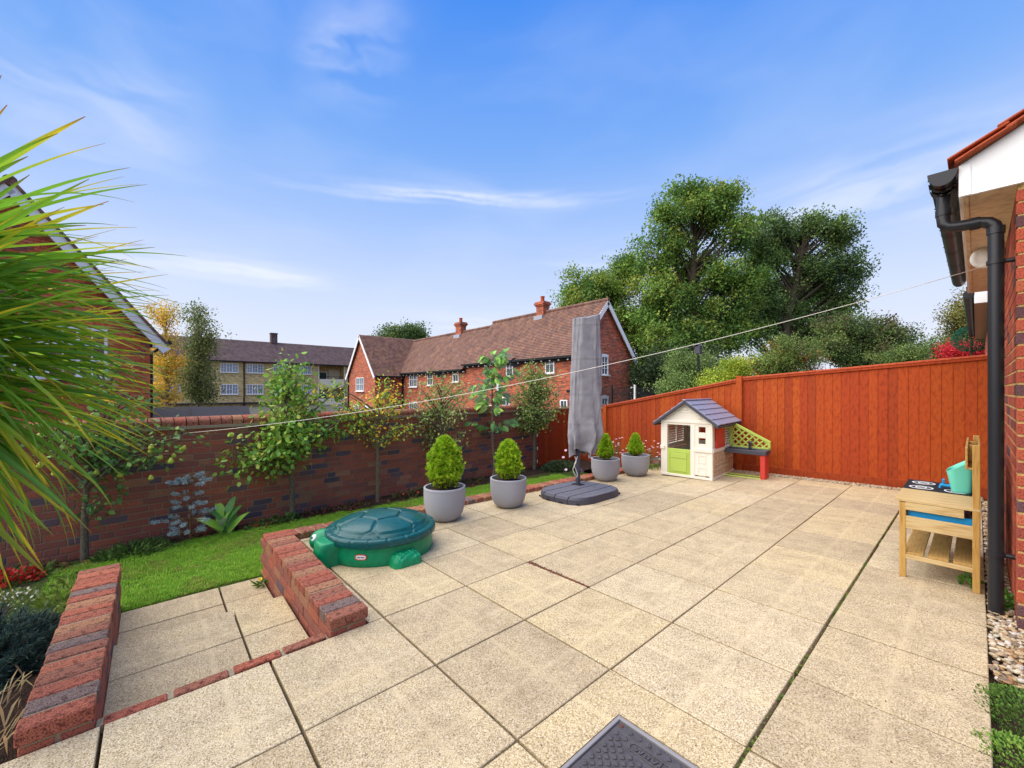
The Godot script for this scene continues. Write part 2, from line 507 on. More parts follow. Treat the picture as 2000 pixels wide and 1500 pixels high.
func sky_picture() -> ImageTexture:
	var w := 2048
	var h := 1024
	var fib := noise(FastNoiseLite.TYPE_SIMPLEX_SMOOTH, 1.0, 4, 73)
	var a := noise(FastNoiseLite.TYPE_SIMPLEX_SMOOTH, 1.0, 5, 71)
	var b := noise(FastNoiseLite.TYPE_SIMPLEX_SMOOTH, 1.0, 3, 72)
	var data := PackedFloat32Array()
	data.resize(w * h * 3)
	var keys := [[0.0, Color(0.70, 0.73, 0.83)], [0.10, Color(0.66, 0.71, 0.84)], [0.20, Color(0.55, 0.645, 0.85)], [0.37, Color(0.335, 0.49, 0.83)], [0.52, Color(0.18, 0.37, 0.80)], [0.76, Color(0.065, 0.245, 0.76)], [1.1, Color(0.05, 0.21, 0.72)], [1.6, Color(0.045, 0.195, 0.70)]]
	var white := Color(0.84, 0.86, 0.93)
	# long streaks of cirrus: middle direction, width, middle height, thickness, strength; more of the same all round
	var st := [[0.845, 0.085, 0.43, 0.020, 0.5, 0.10], [0.77, 0.05, 0.225, 0.026, 0.5, 0.12], [0.806, 0.024, 0.66, 0.10, 0.3, 1.2], [0.735, 0.035, 0.45, 0.12, 0.32, 1.0], [0.987, 0.055, 0.34, 0.07, 0.5, 0.5], [0.92, 0.06, 0.30, 0.03, 0.3, 0.2], [0.86, 0.06, 0.16, 0.03, 0.4, 0.1]]
	for i in 10:
		st.append([0.08 + 0.06 * i, 0.07, 0.25 + 0.05 * ((i * 7) % 9), 0.03 + 0.01 * (i % 4), 0.4, 0.2])
	for y in h:
		var el := (0.5 - (y + 0.5) / h) * PI
		for x in w:
			var u := (x + 0.5) / w
			var an := (u - 0.25) * TAU
			var o := (y * w + x) * 3
			var c: Color = keys[0][1]
			if el > 0.0:
				for k in 7:
					if el >= keys[k][0]:
						c = keys[k][1].lerp(keys[k + 1][1], clampf((el - keys[k][0]) / (keys[k + 1][0] - keys[k][0]), 0.0, 1.0))
				var ce := cos(el)
				var dir := Vector3(cos(an) * ce, sin(el), sin(an) * ce)
				var d := Vector3(dir.x, dir.y * 2.6, dir.z)
				var wq := b.get_noise_3dv(d * 1.1) * 0.5
				var n1 := a.get_noise_3d(d.x * 2.2 + wq, d.y * 2.0 + wq, d.z * 2.2)
				var cover := smoothstep(-0.2, 0.8, n1) * 0.10
				for s in st:
					var du: float = fposmod(u - s[0] + 0.5, 1.0) - 0.5
					if absf(du) < s[1]:
						var dy: float = (el - s[2] - du * s[5] + wq * 0.05) / s[3]
						if absf(dy) < 3.0:
							var along_it := du * 14.0 + dy * 0.25
							var fb := fib.get_noise_3d(along_it * 1.2 + s[2] * 40.0, dy * 1.3 + n1 * 1.5, s[0] * 50.0)
							var soft: float = exp(-dy * dy) if dy > 0.0 else exp(-dy * dy * 2.2)
							var f: float = soft * (1.0 - smoothstep(0.2, 1.0, absf(du) / s[1])) * s[4]
							cover += f * clampf(0.55 + fb * 1.3 + n1 * 0.5, 0.0, 1.2)
				c = c.lerp(white, clampf(cover, 0.0, 0.75))
			c = c * SKY
			data[o] = c.r; data[o + 1] = c.g; data[o + 2] = c.b
	var im := Image.create_from_data(w, h, false, Image.FORMAT_RGBF, data.to_byte_array())
	return ImageTexture.create_from_image(im)


# ---------------------------------------------------------------- ground, patio, steps
var brick_cache := {}

func brick_mesh(s: Vector3, ch := 0.005) -> ArrayMesh:
	var key := "%s/%s" % [s, ch]
	if not brick_cache.has(key):
		var m := MB.new()
		m.box(Vector3.ZERO, s, Basis(), ch)
		brick_cache[key] = m.mesh()
	return brick_cache[key]

func patio_basis() -> Basis:
	return Basis(Vector3(0, 0, 1), atan(FALL))

func slab(par: Node, x0: float, x1: float, z0: float, z1: float, y := -99.0, flat := false) -> void:
	var g := 0.0045
	var s := Vector3(x1 - x0 - 2 * g, 0.05, z1 - z0 - 0.0135)
	if s.x < 0.02 or s.z < 0.02: return
	var c := Vector3((x0 + x1) / 2, 0, (z0 + z1) / 2)
	c.y = (slope_y(c.x) if y < -50 else y) - 0.025 + rf(-0.002, 0.0015)
	var b := Basis() if flat else patio_basis()
	b = b * Basis.from_euler(Vector3(rf(-0.003, 0.003), rf(-0.003, 0.003), rf(-0.002, 0.002)))
	var m := MB.new()
	m.box(Vector3.ZERO, s, Basis(), 0.003)
	put("paving_slab", m.mesh(), M["slab%d" % (rng.randi() % 5)], par, c, b)

func make_ground() -> void:
	var m := MB.new()
	m.box(Vector3(-20, -0.62, -10), Vector3(500, 0.2, 500))
	tag(put("ground", m.mesh(), M.ground, self), "", "", "", "structure")
	# lawn: a gently uneven sheet
	var rows := []
	var f := noise(FastNoiseLite.TYPE_SIMPLEX_SMOOTH, 0.9, 2, 81)
	for i in 36:
		var row := []
		for j in 15:
			var x := -6.0 + 1.75 * j / 14.0
			var z := 2.4 - 9.2 * i / 35.0
			row.append(Vector3(x, LAWN + f.get_noise_2d(x, z) * 0.015, z))
		rows.append(row)
	m = MB.new()
	m.sheet(rows)
	tag(put("lawn", m.mesh(), M.lawn, self), "", "", "", "structure")
	# the bed along the wall
	rows = []
	for i in 60:
		var row2 := []
		var z := 2.6 - 10.7 * i / 59.0
		var edge := bed_edge(z)
		for j in 9:
			var x := lerpf(-6.95, edge, j / 8.0)
			var t := j / 8.0
			row2.append(Vector3(x, -0.405 + 0.06 * sin(t * PI) + f.get_noise_2d(x * 4.0, z * 4.0) * 0.03, z))
		rows.append(row2)
	m = MB.new()
	m.sheet(rows)
	tag(put("flower_bed", m.mesh(), M.soil, self), "", "", "", "structure")
	# the bed left of the steps, and the corner behind the pots
	rows = []
	for i in 16:
		var row3 := []
		for j in 12:
			var x := -5.6 + 3.13 * j / 11.0
			var z := 0.41 + 2.3 * i / 15.0
			var y := lerpf(-0.37, -0.13, smoothstep(0.25, 0.9, j / 11.0)) + f.get_noise_2d(x * 3.0, z * 3.0) * 0.03
			row3.append(Vector3(x, y, z))
		rows.append(row3)
	m = MB.new()
	m.sheet(rows)
	tag(put("planting_bed", m.mesh(), M.soil, self), "", "", "", "structure")
	# the strip between patio and house
	m = MB.new()
	m.quad(Vector3(0.03, -0.035, 2.0), Vector3(1.6, -0.035, 2.0), Vector3(1.6, -0.035, -3.75), Vector3(0.03, -0.035, -3.75), Vector3.UP)
	m.quad(Vector3(0.03, -0.035, -3.75), Vector3(0.16, -0.035, -3.75), Vector3(0.16, -0.035, -8.0), Vector3(0.03, -0.035, -8.0), Vector3.UP)
	m.quad(Vector3(-4.2, -0.14, -7.7), Vector3(0.04, -0.034, -7.7), Vector3(0.04, -0.034, -8.0), Vector3(-4.2, -0.14, -8.0), Vector3.UP)
	tag(put("soil_strip", m.mesh(), M.soil, self), "", "", "", "structure")

func bed_edge(z: float) -> float:
	return -5.93 + 0.06 * sin(z * 1.7) + 0.03 * sin(z * 4.1) + (0.18 * smoothstep(-4.2, -5.6, z))

func edge_in(z: float) -> float:   # inner face of the brick edging
	return lerpf(-4.46, -4.06, (-z - 1.0) / 6.4)

func make_patio() -> void:
	var pat := thing("patio", "", "", Vector3.ZERO, 0.0, "", "structure")
	var m := MB.new()
	var b := patio_basis()
	for r in [[-2.5, 0.045, -7.72, 1.7], [-4.6, -2.5, -7.72, -0.99]]:
		var cx: float = (r[0] + r[1]) / 2
		m.box(Vector3(cx, slope_y(cx) - 0.112, (r[2] + r[3]) / 2), Vector3(r[1] - r[0], 0.14, r[3] - r[2]), b)
	put("joint_bed", m.mesh(), M.joint, pat)
	for i in range(-5, 10):
		var z1 := GZ - PITCH * i
		var z0 := maxf(z1 - PITCH, -7.74)
		for j in range(-4, 3):
			var x0 := GX + PITCH * j
			var x1 := x0 + PITCH
			if j <= -2 and z0 > -1.0: continue
			if j == 1 and i == -1:   # the slab cut round the manhole
				var m2 := MB.new()
				var g := 0.0045
				var poly := PackedVector2Array([Vector2(x0 + g, -z1 + g), Vector2(-1.013, -z1 + g), Vector2(-1.013, 1.505), Vector2(x1 - g, 1.505), Vector2(x1 - g, -z0 - g), Vector2(x0 + g, -z0 - g)])
				m2.prism(poly, 0.05, Transform3D(b * Basis(Vector3(1, 0, 0), Vector3(0, 0, -1), Vector3(0, 1, 0)), Vector3(0, -0.05, 0)))
				put("paving_slab", m2.mesh(), M.slab2, pat)
				continue
			if j == 1 and i == -2:
				slab(pat, x0, -1.013, z0, z1)
				slab(pat, -1.013, x1, -1.065, z1)
				continue
			if j <= -2 and z1 > -1.0:
				slab(pat, x0, x1, z0, -0.993)
				continue
			var xa := x0
			if j == 2: xa += 0.004
			if j == 1: x1 -= 0.004
			slab(pat, xa, x1, z0, z1)
	# cut slabs between the last full row and the brick edging
	for i in range(-1, 10):
		var z1 := minf(GZ - PITCH * i, -0.993)
		var z0 := maxf(GZ - PITCH * (i + 1), -7.74)
		var x0 := GX - PITCH * 4
		if x0 - edge_in(z0) > 0.06:
			slab(pat, edge_in((z0 + z1) / 2) + 0.01, x0, z0, z1)
		elif z0 < -5.5:
			pass
	# moss, weeds and crumbs in the joints
	var blade := MB.new()
	for k in 5:
		var an := TAU * k / 5.0
		var d := Vector3(cos(an), 0, sin(an))
		blade.tri(d.cross(Vector3.UP) * 0.0016, -d.cross(Vector3.UP) * 0.0016, d * 0.007 + Vector3(0, 0.008, 0))
	var xf := []
	var cs := []
	for k in 1500:
		var z := rf(-7.0, 0.2)
		if noise_at(z * 3.1) < 0.05 and rng.randf() < 0.85: continue
		var x := GX + PITCH * 2 + rf(-0.008, 0.008)
		xf.append(Transform3D(Basis(Vector3.UP, rf(0, TAU)).scaled(Vector3.ONE * rf(0.5, 1.5)), Vector3(x, slope_y(x) - 0.012, z)))
		cs.append(vary(pick([lin(96, 128, 40), lin(120, 138, 52), lin(70, 100, 36), lin(110, 84, 48)]), 0.3))
	for k in 1500:
		var vertical := rng.randf() < 0.5
		var q := Vector3(rf(-2.4, 0.0), 0, rf(-6.5, 0.1))
		if vertical: q.x = GX + PITCH * rng.randi_range(-1, 1) + rf(-0.004, 0.004)
		else: q.z = GZ - PITCH * rng.randi_range(-2, 6) + rf(-0.004, 0.004)
		if noise_at(q.x * 7.0 + q.z * 5.3) < 0.25: continue
		xf.append(Transform3D(Basis(Vector3.UP, rf(0, TAU)).scaled(Vector3.ONE * rf(0.3, 0.9)), Vector3(q.x, slope_y(q.x) - 0.009, q.z)))
		cs.append(vary(pick([lin(96, 118, 50), lin(120, 110, 62), lin(98, 80, 50)]), 0.3))
	scatter("joint_weeds", blade.mesh(), M.grass, pat, xf, cs, "stuff")
	var crumb := MB.new()
	crumb.box(Vector3.ZERO, Vector3(0.008, 0.005, 0.006), Basis(), 0.0015)
	xf = []
	cs = []
	for k in 650:
		var t := rng.randf()
		var x := lerpf(-2.46, -1.84, t)
		var z := -2.347 + rng.randfn() * 0.006 * (1.6 - t)
		xf.append(Transform3D(Basis.from_euler(rv(3.0)).scaled(Vector3.ONE * rf(0.5, 1.6)), Vector3(x, slope_y(x) + 0.001, z)))
		cs.append(vary(pick([lin(104, 62, 48), lin(84, 50, 40), lin(124, 80, 56)]), 0.25))
	for k in 260:
		var x := rf(-4.0, 0.0)
		var z := rf(-7.0, 0.3)
		if x < -2.46 and z > -1.1: continue
		xf.append(Transform3D(Basis.from_euler(rv(3.0)).scaled(Vector3.ONE * rf(0.3, 0.9)), Vector3(x, slope_y(x) + 0.001, z)))
		cs.append(vary(pick([lin(120, 84, 56), lin(150, 130, 90), lin(98, 70, 46)]), 0.25))
	scatter("joint_debris", crumb.mesh(), M.crumb, pat, xf, cs, "stuff")
	# pebbles along the back fence and the house
	var st := MB.new()
	st.lathe(Vector3.ZERO, [Vector2(0, -0.008), Vector2(0.010, -0.005), Vector2(0.013, 0.0), Vector2(0.010, 0.005), Vector2(0, 0.008)], 7)
	xf = []
	cs = []
	var pal := [lin(186, 162, 126), lin(208, 194, 168), lin(166, 128, 88), lin(206, 196, 178), lin(136, 116, 96), lin(194, 170, 132)]
	for k in 9600:
		var x: float
		var z: float
		if k < 7000:
			x = rf(-3.9, 0.05)
			z = rf(-7.96, -7.73)
		elif k < 8700:
			x = rf(0.05, 0.16)
			z = rf(-7.7, -3.0)
		else:
			x = rf(0.05, 0.75)
			z = rf(-3.74, -3.05)
			if rng.randf() < smoothstep(-3.5, -3.05, z): continue
		xf.append(Transform3D(Basis.from_euler(Vector3(rf(-0.5, 0.5), rf(0, 6), rf(-0.5, 0.5))).scaled(Vector3(rf(0.6, 1.6), rf(0.6, 1.3), rf(0.6, 1.5))), Vector3(x, slope_y(x) - 0.022 + rf(0, 0.026), z)))
		cs.append(vary(pick(pal), 0.15))
	tag(scatter("pebbles", st.mesh(), M.pebble, self, xf, cs), "strip of cream and brown pebbles edging the patio", "pebbles", "", "stuff")

func noise_at(t: float) -> float:
	return sin(t * 2.3) * 0.5 + sin(t * 5.7 + 1.3) * 0.35 + sin(t * 13.1) * 0.25

func coping(par: Node, z: float, x1: float, x0: float, tones: Array) -> void:
	var n := 18
	var st := (x1 - x0) / n
	var me := brick_mesh(Vector3(0.0975, 0.065, 0.222), 0.006)
	for k in n:
		put("coping_brick", me, M["cop%d" % tones[k % tones.size()]], par, Vector3(x1 - st * (k + 0.5), 0.0065 + rf(-0.003, 0.003), z + rf(-0.004, 0.004)), Basis.from_euler(Vector3(rf(-0.012, 0.012), rf(-0.015, 0.015), rf(-0.02, 0.02))))

func parapet(called: String, label: String, z: float, tones: Array) -> void:
	var t := thing(called, label, "wall", Vector3.ZERO, 0.0)
	var m := MB.new()
	m.box(Vector3(-3.405, -0.218, z), Vector3(1.875, 0.376, 0.196))
	put("mortar_core", m.mesh(), M.mortar_dark, t)
	put("mortar_bed", boxes([[Vector3(-3.405, 0.009, z), Vector3(1.86, 0.05, 0.21)]]), M.mortar, t)
	coping(t, z, -2.45, -4.36, tones)
	var full := brick_mesh(Vector3(0.215, 0.065, 0.1), 0.004)
	var half := brick_mesh(Vector3(0.1, 0.065, 0.1), 0.004)
	for c in 5:
		var y := -0.069 - 0.075 * c
		for side in [-1.0, 1.0]:
			var x := -2.465
			if c % 2 == 1:
				put("brick", half, M["wall%d" % pick([0, 1, 2, 4, 6, 0, 2, 4, 1, 3, 5])], t, Vector3(x - 0.05, y, z + side * 0.0555))
				x -= 0.11
			while x > -4.3:
				put("brick", full, M["wall%d" % pick([0, 1, 2, 4, 6, 0, 2, 4, 1, 3, 5])], t, Vector3(x - 0.1075, y, z + side * (0.0555 + rf(0.0, 0.002))), Basis.from_euler(Vector3(0, rf(-0.008, 0.008), rf(-0.006, 0.006))))
				x -= 0.225

func make_steps() -> void:
	parapet("step_wall", "low brick wall beside the turtle sandbox, right of the steps", -0.877, [2, 4, 0, 2, 3, 0, 1, 3, 0, 2, 3, 1, 0, 5, 2, 3, 0, 1])
	parapet("step_wall", "low brick wall by the palm and dark shrub, left of the steps", 0.288, [0, 4, 0, 2, 5, 2, 4, 2, 3, 0, 1, 3, 0, 4, 1, 0, 5, 2])
	var t := thing("garden_steps", "buff paved steps with brick edge going down to the lawn", "steps")
	var core := MB.new()
	core.box(Vector3(-3.0, -0.30, -0.295), Vector3(0.95, 0.075, 0.93))
	core.box(Vector3(-3.42, -0.47, -0.295), Vector3(1.82, 0.13, 0.93))
	core.box(Vector3(-2.53, -0.24, -0.295), Vector3(0.05, 0.3, 0.93))
	put("step_base", core.mesh(), M.joint, t)
	for r in [[-3.10, -2.55], [-3.53, -3.10]]:
		slab(t, r[0], r[1], -0.76, -0.437, -0.212, true)
		slab(t, r[0], r[1], -0.437, 0.186, -0.212, true)
	for r in [[-4.0, -3.45], [-4.36, -4.0]]:
		slab(t, r[0], r[1], -0.76, -0.437, -0.352, true)
		slab(t, r[0], r[1], -0.437, 0.186, -0.352, true)
	# riser bricks below each edge
	var full := brick_mesh(Vector3(0.1, 0.065, 0.215), 0.005)
	for k in 4:
		put("riser_brick", full, M["cop%d" % (k % 4)], t, Vector3(-3.46, -0.3, 0.06 - 0.24 * k))
	# the brick on edge at the top, with wide mortar between
	var edge := brick_mesh(Vector3(0.062, 0.1, 0.213), 0.005)
	var zs := [0.052, -0.184, -0.42, -0.648]
	for k in 4:
		put("edging_brick", edge, M["cop%d" % [0, 2, 1, 2][k]], t, Vector3(-2.497 - 0.004 * k, -0.114 + 0.002 * k, zs[k]), Basis.from_euler(Vector3(0.008 * (k % 2), -0.01, 0)))
	for k in 5:
		bx("mortar_joint", t, M.mortar, Vector3(-2.498, -0.118, [0.168, -0.066, -0.302, -0.536, -0.762][k]), Vector3(0.056, 0.1, 0.026 if k < 4 else 0.012), 0.003)
	# brick edging along the lawn side of the patio
	var e := thing("patio_edging", "raised row of red bricks between the patio and the lawn", "edging")
	var mor := MB.new()
	var me := brick_mesh(Vector3(0.205, 0.075, 0.118), 0.008)
	var z := -1.05
	var k2 := 0
	while z > -7.7:
		var x := edge_in(z) - 0.1
		put("brick", me, M["cop%d" % pick([0, 2, 3, 0, 5, 4, 2])], e, Vector3(x, slope_y(x) + 0.02 + rf(-0.003, 0.003), z), Basis.from_euler(Vector3(rf(-0.02, 0.02), 0.062 + rf(-0.02, 0.02), 0.025)))
		mor.box(Vector3(x, slope_y(x) - 0.17, z), Vector3(0.19, 0.438, 0.14))
		z -= 0.129
		k2 += 1
	put("mortar_core", mor.mesh(), M.mortar_dark, e)

func make_manhole() -> void:
	var t := thing("manhole_cover", "grey drain cover with raised studs and WAVIN nameplate set in the patio", "manhole cover", Vector3(-0.803, slope_y(-0.803), -1.29))
	t.rotation.z = atan(FALL)
	put("cover_plate", boxes([[Vector3(0, -0.012, 0), Vector3(0.372, 0.02, 0.372)]], 0.003), M.iron, t)
	put("frame", boxes([[Vector3(0, -0.012, 0.198), Vector3(0.412, 0.03, 0.016)], [Vector3(0, -0.012, -0.198), Vector3(0.412, 0.03, 0.016)], [Vector3(0.198, -0.012, 0), Vector3(0.016, 0.03, 0.38)], [Vector3(-0.198, -0.012, 0), Vector3(0.016, 0.03, 0.38)]], 0.002), M.iron_edge, t)
	var st := brick_mesh(Vector3(0.0185, 0.011, 0.0185), 0.003)
	var b := Basis(Vector3.UP, PI / 4)
	for i in range(-8, 9):
		for j in range(-8, 9):
			var q := b * Vector3(i * 0.0285, 0, j * 0.0285)
			if absf(q.x) > 0.168 or absf(q.z) > 0.168: continue
			if absf(q.x - 0.0) < 0.105 and absf(q.z + 0.112) < 0.032: continue
			if absf(q.x) > 0.14 and absf(q.z) > 0.14: continue
			if q.length() < 0.03: continue
			put("stud", st, M.iron, t, q + Vector3(0, -0.001, 0), b)
	var cap := MB.new()
	for s in [-1.0, 1.0]:
		cap.box(Vector3(0, 0, s * 0.02), Vector3(0.14, 0.006, 0.004), Basis(), 0.001)
	for s in [-1.0, 1.0]:
		var path := []
		for k in 9:
			var an := -PI / 2 + PI * k / 8.0
			path.append(Vector3(s * (0.07 + cos(an) * 0.02), 0, sin(an) * 0.02))
		cap.tube(path, [0.0026, 0.0026, 0.0026, 0.0026, 0.0026, 0.0026, 0.0026, 0.0026, 0.0026], 6)
	put("nameplate_rim", cap.mesh(), M.iron, t, Vector3(0, 0.0, -0.112))
	var tm := TextMesh.new()
	var sf := SystemFont.new()
	sf.font_names = PackedStringArray(["Droid Sans"])
	sf.font_weight = 700
	tm.font = sf
	tm.text = "wavin"
	tm.font_size = 32
	tm.pixel_size = 0.0012
	tm.depth = 0.005
	put("lettering", tm, M.iron, t, Vector3(0, 0.0, -0.113), Basis(Vector3.RIGHT, -PI / 2).scaled(Vector3(1.35, 1, 1)))
	var sc := MB.new()
	sc.lathe(Vector3.ZERO, [Vector2(0.009, 0), Vector2(0.008, 0.003), Vector2(0.003, 0.002), Vector2(0, 0.001)], 14)
	for sx in [-1.0, 1.0]:
		for sz in [-1.0, 1.0]:
			put("screw", sc.mesh(), M.rust, t, Vector3(sx * 0.166, -0.001, sz * 0.166))
	var kh := MB.new()
	kh.lathe(Vector3.ZERO, [Vector2(0.02, 0.002), Vector2(0.016, 0.003), Vector2(0.014, 0.0), Vector2(0, -0.0005)], 18)
	put("lifting_hole", kh.mesh(), M.black_flat, t, Vector3(0, -0.0005, 0.0))


# ---------------------------------------------------------------- garden wall and fences
func wall_x(z: float) -> float:
	return -6.15 + 0.075 * z

func make_garden_wall() -> void:
	var t := thing("garden_wall", "long brown brick garden wall with rounded coping behind the young trees", "wall")
	var dir := Vector3(0.075, 0, 1).normalized()      # along the wall towards +z
	var nor := Vector3(1, 0, -0.075).normalized()     # towards the garden
	var b := Basis(dir, Vector3.UP, dir.cross(Vector3.UP))
	var at := func(z: float, y: float, off: float) -> Vector3: return Vector3(wall_x(z), y, z) + nor * off
	var z0 := -6.62
	var z1 := 2.6
	var mid := (z0 + z1) / 2
	var length := (z1 - z0) * Vector3(0.075, 0, 1).length()
	var m := MB.new()
	m.box(at.call(mid, 0.23, -0.107), Vector3(length, 1.36, 0.205), b)
	put("mortar_core", m.mesh(), M.mortar_dark, t)
	var full := brick_mesh(Vector3(0.215, 0.065, 0.05), 0.003)
	var head := brick_mesh(Vector3(0.1025, 0.065, 0.05), 0.003)
	var far := MB.new()
	var near := []
	for c in 18:
		var y := -0.405 + 0.075 * c
		var s := 0.0 if c % 2 == 0 else -0.17
		var k := c
		while s < length:
			var is_head := k % 4 == 3
			var l := 0.1025 if is_head else 0.215
			var z := z1 - (s + l / 2) / Vector3(0.075, 0, 1).length()
			if z > z0 and z < z1:
				near.append([z, y, is_head])
			s += l + 0.01
			k += 1
	near.sort_custom(func(a, bb): return absf(a[0] - 0.0) < absf(bb[0] - 0.0))
	var cols := [lin(172, 100, 80), lin(180, 102, 80), lin(158, 98, 82), lin(118, 96, 100), lin(176, 122, 92), lin(104, 88, 96), lin(186, 108, 80)]
	var n := 0
	for e in near:
		var ci: int = pick([0, 1, 2, 0, 1, 2, 4, 6, 3, 5, 0, 2])
		var p: Vector3 = at.call(e[0], e[1], -0.0235 + rf(-0.0015, 0.0015))
		if n < 300 and e[0] < 1.6:
			put("brick", head if e[2] else full, M["wall%d" % ci], t, p, b * Basis.from_euler(Vector3(0, rf(-0.01, 0.01), rf(-0.006, 0.006))))
			n += 1
		else:
			far.tint = vary(cols[ci], 0.1)
			far.box(p, Vector3(0.1025 if e[2] else 0.215, 0.065, 0.05), b)
	tag(put("brickwork", far.mesh(), M.wall_tint, t), "", "", "", "stuff")
	# creasing tiles and half-round coping
	put("creasing_course", boxes([[at.call(mid, 0.918, -0.107), Vector3(length, 0.016, 0.285), b], [at.call(mid, 0.936, -0.107), Vector3(length, 0.014, 0.265), b]]), M.mortar, t)
	var cp := MB.new()
	var poly := PackedVector2Array()
	for k in 11:
		var an := PI * k / 10.0
		poly.append(Vector2(cos(an) * 0.118, 0.045 + sin(an) * 0.062))
	poly.append(Vector2(-0.118, 0.0)); poly.append(Vector2(0.118, 0.0))
	cp.prism(poly, 0.104, Transform3D(Basis(), Vector3(0, 0, -0.052)))
	var cm := cp.mesh()
	var zz := z1
	while zz > z0:
		put("coping_brick", cm, M["cop%d" % pick([0, 2, 3, 2, 1])], t, at.call(zz, 0.943, -0.107), Basis(Vector3.UP, atan(0.075)) * Basis.from_euler(Vector3(rf(-0.01, 0.01), rf(-0.01, 0.01), rf(-0.01, 0.01))))
		zz -= 0.114

func fence_top(x: float) -> float:
	if x > -2.83: return lerpf(1.6, 1.82, (x + 2.83) / 2.92)
	if x > -5.75: return lerpf(1.02, 1.585, (x + 5.75) / 2.92)
	return 0.96

func fence_foot(x: float) -> float:
	return slope_y(x) - 0.02 if x > -4.2 else lerpf(-0.12, -0.36, smoothstep(-4.2, -5.2, x))

func make_fences() -> void:
	var t := thing("closeboard_fence", "tall orange stained board fence across the back of the patio", "fence")
	var bm := MB.new()
	var poly := PackedVector2Array([Vector2(-0.0625, -0.5), Vector2(0.0625, -0.5), Vector2(0.0625, 0.5), Vector2(-0.0625, 0.5)])
	bm.quad(Vector3(-0.0625, -0.5, 0.004), Vector3(0.0625, -0.5, 0.010), Vector3(0.0625, 0.5, 0.010), Vector3(-0.0625, 0.5, 0.004), Vector3(0, 0, 1))
	bm.quad(Vector3(-0.0625, -0.5, -0.006), Vector3(0.0625, -0.5, -0.004), Vector3(0.0625, 0.5, -0.004), Vector3(-0.0625, 0.5, -0.006), Vector3(0, 0, -1))
	bm.quad(Vector3(0.0625, -0.5, -0.004), Vector3(0.0625, -0.5, 0.010), Vector3(0.0625, 0.5, 0.010), Vector3(0.0625, 0.5, -0.004), Vector3(1, 0, 0))
	bm.quad(Vector3(-0.0625, -0.5, -0.006), Vector3(-0.0625, -0.5, 0.004), Vector3(-0.0625, 0.5, 0.004), Vector3(-0.0625, 0.5, -0.006), Vector3(-1, 0, 0))
	var board := bm.mesh()
	var x := 0.16
	while x > -6.7:
		var top := fence_top(x) - 0.02
		var foot := fence_foot(x) + 0.13
		put("fence_board", board, M["fence%d" % (rng.randi() % 5)], t, Vector3(x, (top + foot) / 2, -8.0 + rf(-0.002, 0.002)), Basis().scaled(Vector3(rf(0.94, 1.0), top - foot, 1.0)))
		x -= 0.107
	# rails, capping, gravel boards between posts
	for r in [[-6.72, -5.8], [-5.7, -2.88], [-2.78, 0.17]]:
		var a: float = r[0]
		var b: float = r[1]
		var ya := fence_top(a + 0.01)
		var yb := fence_top(b - 0.01)
		var ang := atan2(yb - ya, b - a)
		var l := Vector2(b - a, yb - ya).length()
		bx("capping_rail", t, M.fence_cap, Vector3((a + b) / 2, (ya + yb) / 2 - 0.008, -7.992), Vector3(l, 0.028, 0.062), 0.004, Basis(Vector3(0, 0, 1), ang))
		bx("cap_trim", t, M.fence1, Vector3((a + b) / 2, (ya + yb) / 2 - 0.042, -7.975), Vector3(l, 0.036, 0.014), 0.003, Basis(Vector3(0, 0, 1), ang))
		var fa := fence_foot(a)
		var fb := fence_foot(b)
		bx("gravel_board", t, M.fence3, Vector3((a + b) / 2, (fa + fb) / 2 + 0.06, -7.985), Vector3(b - a, 0.15, 0.028), 0.004, Basis(Vector3(0, 0, 1), atan2(fb - fa, b - a)))
		for f in [0.25, 0.75]:
			bx("arris_rail", t, M.fence3, Vector3((a + b) / 2, lerpf((fa + fb) / 2, (ya + yb) / 2, f), -8.045), Vector3(l, 0.06, 0.05), 0.0, Basis(Vector3(0, 0, 1), ang * f))
	for p in [[-5.75, 1.03], [-2.83, 1.63]]:
		var foot2 := fence_foot(p[0])
		bx("fence_post", t, M.fence2, Vector3(p[0], (p[1] + foot2) / 2, -7.99), Vector3(0.098, p[1] - foot2, 0.1), 0.006)
	# the short return along the lawn
	var t2 := thing("side_fence", "dark red board fence between the garden wall and the corner behind the parasol", "fence")
	var b2 := Basis(Vector3.UP, PI / 2)
	var z := -6.68
	while z > -8.0:
		var xx := wall_x(z) + 0.03
		put("fence_board", board, M["fence%d" % [1, 3, 1, 3, 4][rng.randi() % 5]], t2, Vector3(xx, 0.275, z), b2.scaled_local(Vector3(0.96, 1.28, 1.0)))
		z -= 0.1
	bx("capping_rail", t2, M.fence_cap, Vector3(wall_x(-7.3) + 0.03, 0.935, -7.32), Vector3(1.36, 0.028, 0.062), 0.004, Basis(Vector3.UP, PI / 2 + 0.075))
	bx("gravel_board", t2, M.fence3, Vector3(wall_x(-7.3) + 0.035, -0.37, -7.32), Vector3(1.36, 0.15, 0.028), 0.004, Basis(Vector3.UP, PI / 2 + 0.075))
	bx("fence_post", t2, M.fence3, Vector3(-6.77, 0.28, -8.03), Vector3(0.1, 1.4, 0.1), 0.006)


